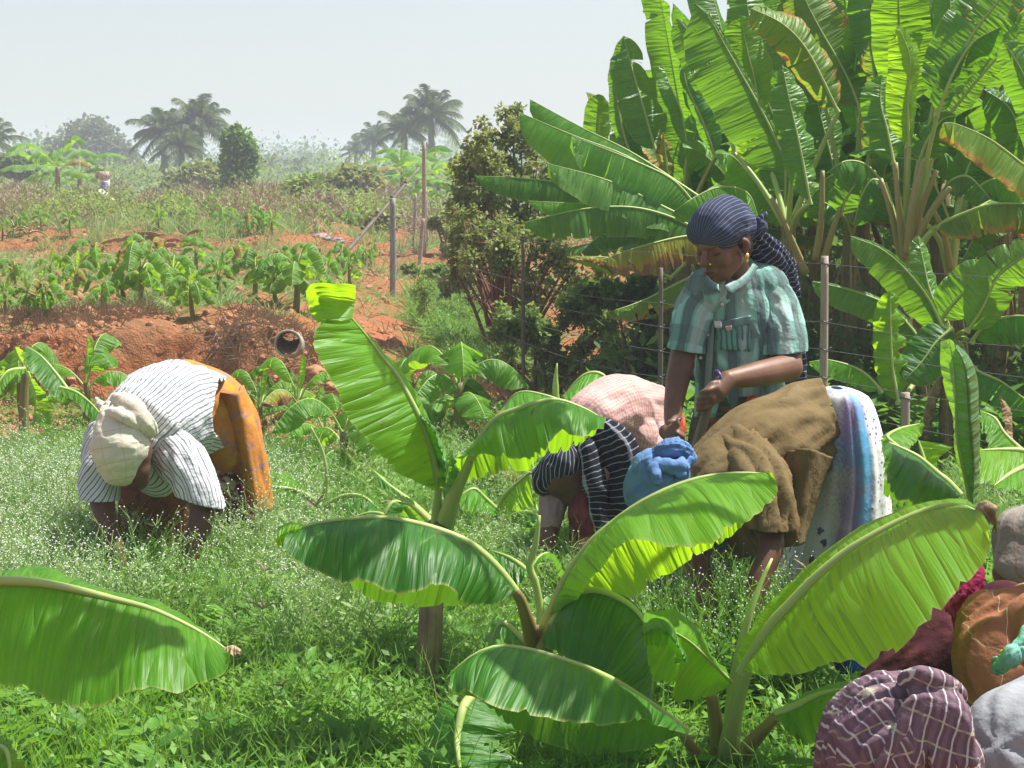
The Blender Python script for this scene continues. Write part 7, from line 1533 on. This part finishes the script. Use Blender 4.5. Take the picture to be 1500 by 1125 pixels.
hero_leaf(r_, b_, [(dpath([(895, 600), (895, 570), (880, 548), (855, 550), (825, 580)], [8.8, 8.8]), 0, 0), (dpath([(890, 610), (880, 600), (865, 590), (845, 585), (828, 584)], [8.7, 8.6]), 0, 0)], 0, 'leaf_fore', seed=69)
hero_leaf(r_, b_, [(dpath([(895, 620), (850, 600), (800, 580), (760, 575), (735, 600)], [8.8, 8.9]), 0, 0), (dpath([(895, 625), (850, 620), (800, 612), (760, 615), (738, 612)], [8.7, 8.6]), 0, 0)], 0, 'leaf_fore', seed=70)
stalk(r_, b_, [(892, 640, 8.9), (850, 620, 8.9), (818, 590, 8.9), (814, 560, 8.9), (816, 532, 8.9)], [.012, .01, .012, .016, .003], 'rib', 'spear')


# ---- two unseen plants added outside the view to throw broken shade over the foreground
def overhang(label, stem_xy, top_z, seed, leaves):
    base = Vector((stem_xy[0], stem_xy[1], ground_z(*stem_xy))); root = empty('banana_plant', base, label, 'banana plant', 'unseen banana plants added for shade'); t = Vector((0, 0, top_z - base.z))
    g = Geo(); stem_geo(g, (0, 0, -.1), tuple(t), .08, .05, seed); g.build('stem', MAT['stem'], root)
    for i, (a, b, hw, z) in enumerate(leaves):
        pa, pb = P(*a), P(*b)
        qa = pa + SUN * ((z - pa.z) / SUN.z) - base; qb = pb + SUN * ((z + .05 - pb.z) / SUN.z) - base
        if (qa - t).length > (qb - t).length: qa, qb = qb, qa
        g = Geo(); leaf_into(g, catmull([t, (t + qa) / 2 + Vector((0, 0, .16)), qa, (qa + qb) / 2 + Vector((0, 0, .03)), qb], 60), hw, face=(0, 0, 1), fold=(.1, .45), wave=.15, tears=4, gap=.03, nu=30, nv=3, pet=max(.05, (qa - t).length / ((qa - t).length + (qb - qa).length) * 1.0), seed=seed * 9 + i, rib=.011)
        g.build('leaf', [MAT['leaf_grove'], MAT['rib']], root)
overhang('unseen banana plant added left of the view to shade the foreground', (-1.75, 4.5), 1.95, 801, [
    ((75, 850, 3.85), (185, 1060, 3.75), .06, 2.1), ((225, 880, 3.85), (240, 1010, 3.78), .035, 2.15), ((425, 770, 4.8), (545, 860, 4.7), .14, 2.35)])
overhang('unseen banana plant added right of the view to shade the foreground', (2.0, 4.7), 2.0, 802, [
    ((930, 1040, 4.3), (690, 985, 4.35), .15, 2.1), ((880, 870, 4.85), (850, 985, 4.65), .07, 2.3), ((1180, 850, 4.45), (1320, 1000, 4.2), .045, 2.15), ((1350, 750, 4.4), (1390, 890, 4.2), .055, 2.2),
    ((1060, 690, 4.95), (1040, 800, 4.8), .06, 2.35), ((700, 780, 4.85), (640, 860, 4.75), .05, 2.4), ((760, 590, 5.6), (790, 680, 5.45), .06, 2.5), ((470, 600, 5.7), (600, 640, 5.75), .06, 2.6)])

# ------------------------------------------------------------------ weeds and grass: scattered with geometry nodes
def scatter(name, proto_me, mats, pts, rots, scl):
    po = bpy.data.objects.new('proto', proto_me)
    if not proto_me.materials:
        for m in mats: proto_me.materials.append(m)
    me = bpy.data.meshes.new(name); me.from_pydata([tuple(p) for p in pts], [], [])
    a = me.attributes.new('rot', 'FLOAT_VECTOR', 'POINT'); a.data.foreach_set('vector', np.asarray(rots, dtype=np.float32).ravel())
    b = me.attributes.new('scl', 'FLOAT', 'POINT'); b.data.foreach_set('value', np.asarray(scl, dtype=np.float32))
    o = bpy.data.objects.new(name, me); COL.objects.link(o)
    ng = bpy.data.node_groups.new(name + '_nodes', 'GeometryNodeTree')
    ng.interface.new_socket('Geometry', in_out='INPUT', socket_type='NodeSocketGeometry'); ng.interface.new_socket('Geometry', in_out='OUTPUT', socket_type='NodeSocketGeometry')
    N = ng.nodes; gi = N.new('NodeGroupInput'); go = N.new('NodeGroupOutput'); ip = N.new('GeometryNodeInstanceOnPoints'); oi = N.new('GeometryNodeObjectInfo'); oi.inputs['Object'].default_value = po
    r = N.new('GeometryNodeInputNamedAttribute'); r.data_type = 'FLOAT_VECTOR'; r.inputs[0].default_value = 'rot'
    s = N.new('GeometryNodeInputNamedAttribute'); s.data_type = 'FLOAT'; s.inputs[0].default_value = 'scl'
    L = ng.links; L.new(gi.outputs[0], ip.inputs['Points']); L.new(oi.outputs['Geometry'], ip.inputs['Instance']); L.new(r.outputs[0], ip.inputs['Rotation']); L.new(s.outputs[0], ip.inputs['Scale']); L.new(ip.outputs[0], go.inputs[0])
    md = o.modifiers.new('scatter', 'NODES'); md.node_group = ng
    return tag(o, kind='stuff')
def blade(Vs, Fs, base, tip, w, bend, R, seg=3):
    b = np.array(base, dtype=float); t = np.array(tip, dtype=float); s = nrm(np.cross(t - b, [R.uniform(-1, 1), R.uniform(-1, 1), .1])); k0 = len(Vs)
    for i in range(seg + 1):
        q = i / seg; p = b + (t - b) * q + np.array([0, 0, bend * math.sin(math.pi * q)]); ww = w * (1 - q ** 1.6) + .0004
        Vs += [p - s * ww, p + s * ww]
    for i in range(seg): Fs.append([k0 + 2 * i, k0 + 2 * i + 1, k0 + 2 * i + 3, k0 + 2 * i + 2])
def proto_grass(seed, n=22, h=.26, w=.0035, spread=.1):
    R = rng(seed); V, Fq = [], []
    for _ in range(n):
        a = R.uniform(0, 6.28); r = R.uniform(0, .05); L = h * R.uniform(.5, 1.2); o = R.uniform(.2, 1) * spread * 2
        blade(V, Fq, (math.cos(a) * r, math.sin(a) * r, -.01), (math.cos(a) * (r + o), math.sin(a) * (r + o), L * (1 - .3 * o / (spread * 2))), w * R.uniform(.7, 1.3), L * .15, R)
    return mk_mesh('grass', np.array(V), np.array(Fq), smooth=False)
def leaflet(V, Fq, p, d, L, w, R):
    d = nrm(np.array(d)); s = nrm(np.cross(d, [R.uniform(-.6, .6), R.uniform(-.6, .6), 1])); k = len(V); p = np.array(p)
    V += [p, p + d * L * .45 + s * w, p + d * L, p + d * L * .45 - s * w]; Fq.append([k, k + 1, k + 2, k + 3])
def proto_weed(seed, h=.45, flowers=True, nbr=6, leafy=1.0):
    """feathery-leaved weed with tiny white flower heads on a branching top"""
    R = rng(seed); V, Fq, M = [], [], []
    def stalk_(a, b, w=.0018):
        k = len(V); blade(V, Fq, a, b, w, 0.0, R, 1); M.extend([0] * (len(Fq) - len(M)))
    stalk_((0, 0, 0), (0, 0, h * .62), .003)
    for i in range(int(9 * leafy)):
        z = h * R.uniform(.04, .55); a = R.uniform(0, 6.28); L = R.uniform(.07, .14); d = np.array([math.cos(a), math.sin(a), R.uniform(.1, .7)]); p0 = np.array([0, 0, z]); e = p0 + nrm(d) * L
        stalk_(p0, e, .0012)
        for k in range(7):
            q = p0 + (e - p0) * (.25 + .75 * k / 6); sd = np.cross(nrm(d), [0, 0, 1]) * (1 if k % 2 else -1); leaflet(V, Fq, q, sd + nrm(d) * .7 + [0, 0, R.uniform(-.2, .4)], L * R.uniform(.28, .45) * (1.1 - .5 * k / 6), L * .055, R)
        M.extend([0] * (len(Fq) - len(M)))
    for i in range(nbr):
        a = R.uniform(0, 6.28); p0 = np.array([0, 0, h * R.uniform(.45, .62)]); e = p0 + np.array([math.cos(a) * R.uniform(.04, .12), math.sin(a) * R.uniform(.04, .12), h * R.uniform(.22, .42)]); stalk_(p0, e, .0014)
        leaflet(V, Fq, p0 + (e - p0) * .4, (math.cos(a + 1), math.sin(a + 1), .6), .04, .004, R); M.extend([0] * (len(Fq) - len(M)))
        for k in range(4):
            q = p0 + (e - p0) * R.uniform(.55, 1.0); f = q + np.array([R.uniform(-.03, .03), R.uniform(-.03, .03), R.uniform(.01, .035)]); stalk_(q, f, .0008)
            if flowers:
                s = R.uniform(.0018, .0031); k0 = len(V)
                V.extend([f + [s, 0, 0], f + [0, s, 0], f + [-s, 0, 0], f + [0, -s, 0], f + [0, 0, s], f + [0, 0, -s]])
                Fq.extend([[k0, k0 + 1, k0 + 4, k0 + 4], [k0 + 1, k0 + 2, k0 + 4, k0 + 4], [k0 + 2, k0 + 3, k0 + 4, k0 + 4], [k0 + 3, k0, k0 + 4, k0 + 4]]); M.extend([1] * 4)
    Fl = [f if f[2] != f[3] else f[:3] for f in Fq]
    return mk_mesh('weed', np.array(V), Fl, mi=M, smooth=False)
def proto_broad(seed, h=.22, n=14, L=.075):
    R = rng(seed); V, Fq = [], []
    for i in range(n):
        z = h * R.uniform(.1, 1); a = i * 2.4; r = R.uniform(.0, .03); p = np.array([math.cos(a) * r, math.sin(a) * r, z]); d = nrm(np.array([math.cos(a), math.sin(a), R.uniform(-.1, .5)])); l = L * R.uniform(.6, 1.2); s = nrm(np.cross(d, [0, 0, 1])); k = len(V)
        m_ = p + d * l * .5 + [0, 0, -.004]
        V += [p, p + d * l * .35 + s * l * .24 + [0, 0, .006], p + d * l * .72 + s * l * .15 + [0, 0, .004], p + d * l, p + d * l * .72 - s * l * .15 + [0, 0, .004], p + d * l * .35 - s * l * .24 + [0, 0, .006], m_]
        Fq += [[k, k + 1, k + 6, k + 5], [k + 1, k + 2, k + 3, k + 6], [k + 6, k + 3, k + 4, k + 5]]
    k = len(V); blade(V, Fq, (0, 0, -.01), (0, 0, h), .0025, 0, R, 1)
    return mk_mesh('broadleaf', np.array(V), np.array(Fq), smooth=False)
def proto_seedhead(seed, h=.42):
    R = rng(seed); V, Fq, M = [], [], []
    blade(V, Fq, (0, 0, 0), (.02, .01, h), .0016, 0, R, 2); M += [0] * 2
    for i in range(7):
        a = R.uniform(0, 6.28); blade(V, Fq, (.02, .01, h - .005), (.02 + math.cos(a) * .045, .01 + math.sin(a) * .045, h + R.uniform(.0, .05)), .0028, .006, R, 2); M += [1] * 2
    return mk_mesh('seed_grass', np.array(V), np.array(Fq), mi=M, smooth=False)
def veg(name, stops, trans, tfac=.4, rough=.5):
    m = NT(name); co = m.coord('Object'); geo = m.n('NewGeometry'); ri = geo.outputs['Random Per Island']; oi = m.rand()
    f = m.math('ADD', m.math('MULTIPLY', ri, .55), m.math('MULTIPLY', oi, .45)); col = m.ramp(f, stops)
    return m.pbr(col, rough, .3, trans=m.mix(.5, col, trans), tfac=tfac)
G1 = veg('grass_green', [(0, (0.07, 0.18, 0.02)), (.5, (0.14, 0.32, 0.035)), (.85, (0.22, 0.40, 0.06)), (1, (0.36, 0.38, 0.15))], (.5, .85, .05), .48)
G2 = veg('weed_green', [(0, (0.08, 0.20, 0.025)), (.5, (0.16, 0.34, 0.05)), (1, (0.27, 0.44, 0.09))], (.4, .6, .12))
G3 = veg('weed_pale', [(0, (0.15, 0.28, 0.07)), (.6, (0.27, 0.42, 0.13)), (1, (0.40, 0.51, 0.24))], (.45, .6, .2))
G4 = veg('broad_green', [(0, (0.05, 0.15, 0.02)), (.6, (0.10, 0.26, 0.035)), (1, (0.18, 0.36, 0.05))], (.4, .7, .06))
FLW = NT('tiny_white_flowers').pbr((0.70, 0.72, 0.62), .8, .2)
SEED = NT('brown_seed_heads').pbr((0.36, 0.27, 0.20), .9, .1)
def field_pts(n, seed, dr, pxr, dens=None, pow_=1.0):
    rs = np.random.RandomState(seed); out = []
    while len(out) < n:
        d = dr[0] + (dr[1] - dr[0]) * rs.rand() ** pow_; px = rs.uniform(*pxr); x = (px - 750) / F_PX * d
        if dens and rs.rand() > dens(x, d, px): continue
        out.append((x, d, ground_z(x, d) - .004))
    return np.array(out), rs
def sc_(name, me, mats, n, seed, dr, pxr, s, dens=None, tilt=.15, pow_=1.0):
    p, rs = field_pts(n, seed, dr, pxr, dens, pow_); r = np.stack([rs.normal(size=n) * tilt, rs.normal(size=n) * tilt, rs.rand(n) * 6.28], 1)
    scatter(name, me, mats, p, r, rs.uniform(s[0], s[1], n))
def clear(x, d, px):      # keep the weeds out of the places where people stand closest and thin them on the bare field
    k = 1.0
    if d > 9.3: k *= .95 if px < 430 and d < 11.2 else max(.05, .25 + .6 * nz3(x * 1.1, d * .8, 4))
    return k
nearw = (-150, 1680)
for i in range(3): sc_('grass', proto_grass(900 + i, 20, .17, .003, .09), [G1], 6000, 910 + i, (3.4, 8.2), nearw, (.6, 1.5), None, tilt=.3)
for i in range(2): sc_('grass', proto_grass(920 + i, 18, .16, .003, .09), [G2], 3800, 925 + i, (7.5, 11.5), nearw, (.7, 1.3), clear)
for i in range(3): sc_('flowering_weeds', proto_weed(930 + i, .42), [G3, FLW], 720, 940 + i, (6.0, 9.6), (-150, 540), (.5, 1.25), lambda x, d, px: (.2 + .8 * (nz3(x * 1.5, d * 1.2, 7) > -.05)) * (1 if d < 8.8 else .5) * (1 if px < 400 or d < 6.6 else .12) * (.3 if 120 < px < 340 and d < 7.3 else 1), tilt=.25)
for i in range(2): sc_('flowering_weeds', proto_weed(950 + i, .36), [G3, FLW], 300, 955 + i, (5.2, 9.8), (640, 1500), (.6, 1.1), lambda x, d, px: .12 + .88 * (nz3(x * 1.5, d * 1.2, 7) > .1))
for i in range(2): sc_('leafy_weeds', proto_weed(960 + i, .34, False, 3, 1.5), [G2, FLW], 1500, 965 + i, (4.2, 9.5), nearw, (.5, 1.25), lambda x, d, px: .3 + .7 * (nz3(x * 1.3, d * 1.3, 11) > -.05), tilt=.3)
for i in range(2): sc_('tall_weeds', proto_weed(1960 + i, .52, i == 0, 4, 1.9), [G4, FLW], 70, 1965 + i, (5.15, 5.75), (960, 1170), (.75, 1.15), None, tilt=.15)
for i in range(2): sc_('tall_weeds', proto_weed(1970 + i, .5, True, 6, 1.2), [G2, FLW], 12, 1975 + i, (6.2, 6.6), (120, 400), (.8, 1.1), None, tilt=.15)
for i in range(2): sc_('broadleaf_weeds', proto_broad(970 + i), [G4], 1300, 975 + i, (3.8, 7.8), nearw, (.5, 1.2), lambda x, d, px: .2 + .85 * (nz3(x * 1.6, d * 1.6, 17) > .1))
for i in range(2): sc_('feathery_weeds', proto_weed(1940 + i, .40, False, 5, 1.7), [G2, FLW], 620, 1945 + i, (5.6, 9.4), (-150, 1500), (.5, 1.1), lambda x, d, px: (.2 + .8 * (nz3(x * 1.7, d * 1.5, 37) > -.05)) * (1 if px < 400 or d < 6.4 else .2), tilt=.3)
sc_('low_weeds', proto_grass(1950, 18, .3, .006, .16), [G3], 320, 1951, (27, 34), (-120, 640), (.5, 1.3), lambda x, d, px: .1 + .9 * (nz3(x * .7, d * .5, 41) > .05), tilt=.3)
sc_('seed_grass', proto_seedhead(980), [G1, SEED], 36, 981, (4.6, 8.0), (-100, 1400), (.7, 1.15))
# ground cover on the terrace and the slope
sc_('low_weeds', proto_grass(985, 16, .09, .004, .10), [G3], 1900, 986, (15.0, 27.5), (-120, 720), (.6, 1.3), lambda x, d, px: (.1 + .9 * (nz3(x * .9, d * .55, 19) > .08)) * (1 if px < 480 else .12), pow_=.8, tilt=.3)
sc_('low_weeds', proto_grass(987, 18, .2, .005, .12), [G2], 700, 988, (15.0, 24), (600, 800), (.5, 1.3), lambda x, d, px: (.3 + .7 * (nz3(x * 1.4, d * .9, 31) > 0)) if abs((px - 750) / F_PX * d - (.25 - .13 * (d - 15))) < .55 else .04, tilt=.35)
sc_('slope_weeds', proto_weed(1990, .3, False, 5, 1.2), [G2, FLW], 420, 1991, (15.5, 24), (610, 800), (.6, 1.3), lambda x, d, px: 1.0 if abs((px - 750) / F_PX * d - (.25 - .13 * (d - 15))) < .6 else .05, tilt=.3)
sc_('low_weeds', proto_weed(990, .22, False, 3), [G2, FLW], 900, 991, (9.5, 13.8), (-120, 900), (.6, 1.3), lambda x, d, px: .1 + .9 * (nz3(x * 1.2, d * 1.0, 23) > .15))
import bmesh as _bm
_b = _bm.new(); _bm.ops.create_icosphere(_b, subdivisions=2, radius=.03)
for _v in _b.verts: _v.co *= 1 + .5 * nz3(_v.co.x * 30, _v.co.y * 30, _v.co.z * 30, 2)
_cm = bpy.data.meshes.new('clod'); _b.to_mesh(_cm); _b.free()
sc_('soil_clods', _cm, [MAT['clod']], 1500, 1998, (11.0, 15.2), (-120, 760), (.25, 1.3), lambda x, d, px: .1 + .9 * (nz3(x * 1.4, d * 1.4, 53) > -.1), tilt=2, pow_=.6)
sc_('soil_clods', _cm, [MAT['clod']], 1300, 1999, (15.2, 30.0), (-120, 700), (.3, 1.8), lambda x, d, px: .1 + .9 * (nz3(x * .9, d * .9, 59) > 0), tilt=2)
STRAWV = veg('dry_stems', [(0, (0.24, 0.17, 0.09)), (1, (0.42, 0.34, 0.2))], (.5, .4, .2), .2)
sc_('dry_stems', proto_grass(1996, 9, .22, .002, .14), [STRAWV], 420, 1997, (4.4, 12.5), nearw, (.5, 1.3), lambda x, d, px: .15 + .85 * (nz3(x * 1.4, d * 1.4, 47) > .1), tilt=.5)
sc_('grove_undergrowth', proto_broad(995, .3, 16, .09), [G4], 500, 996, (9.8, 14), (980, 1560), (.7, 1.5), lambda x, d, px: .1 + .9 * (nz3(x * 1.2, d * 1.0, 29) > .1))
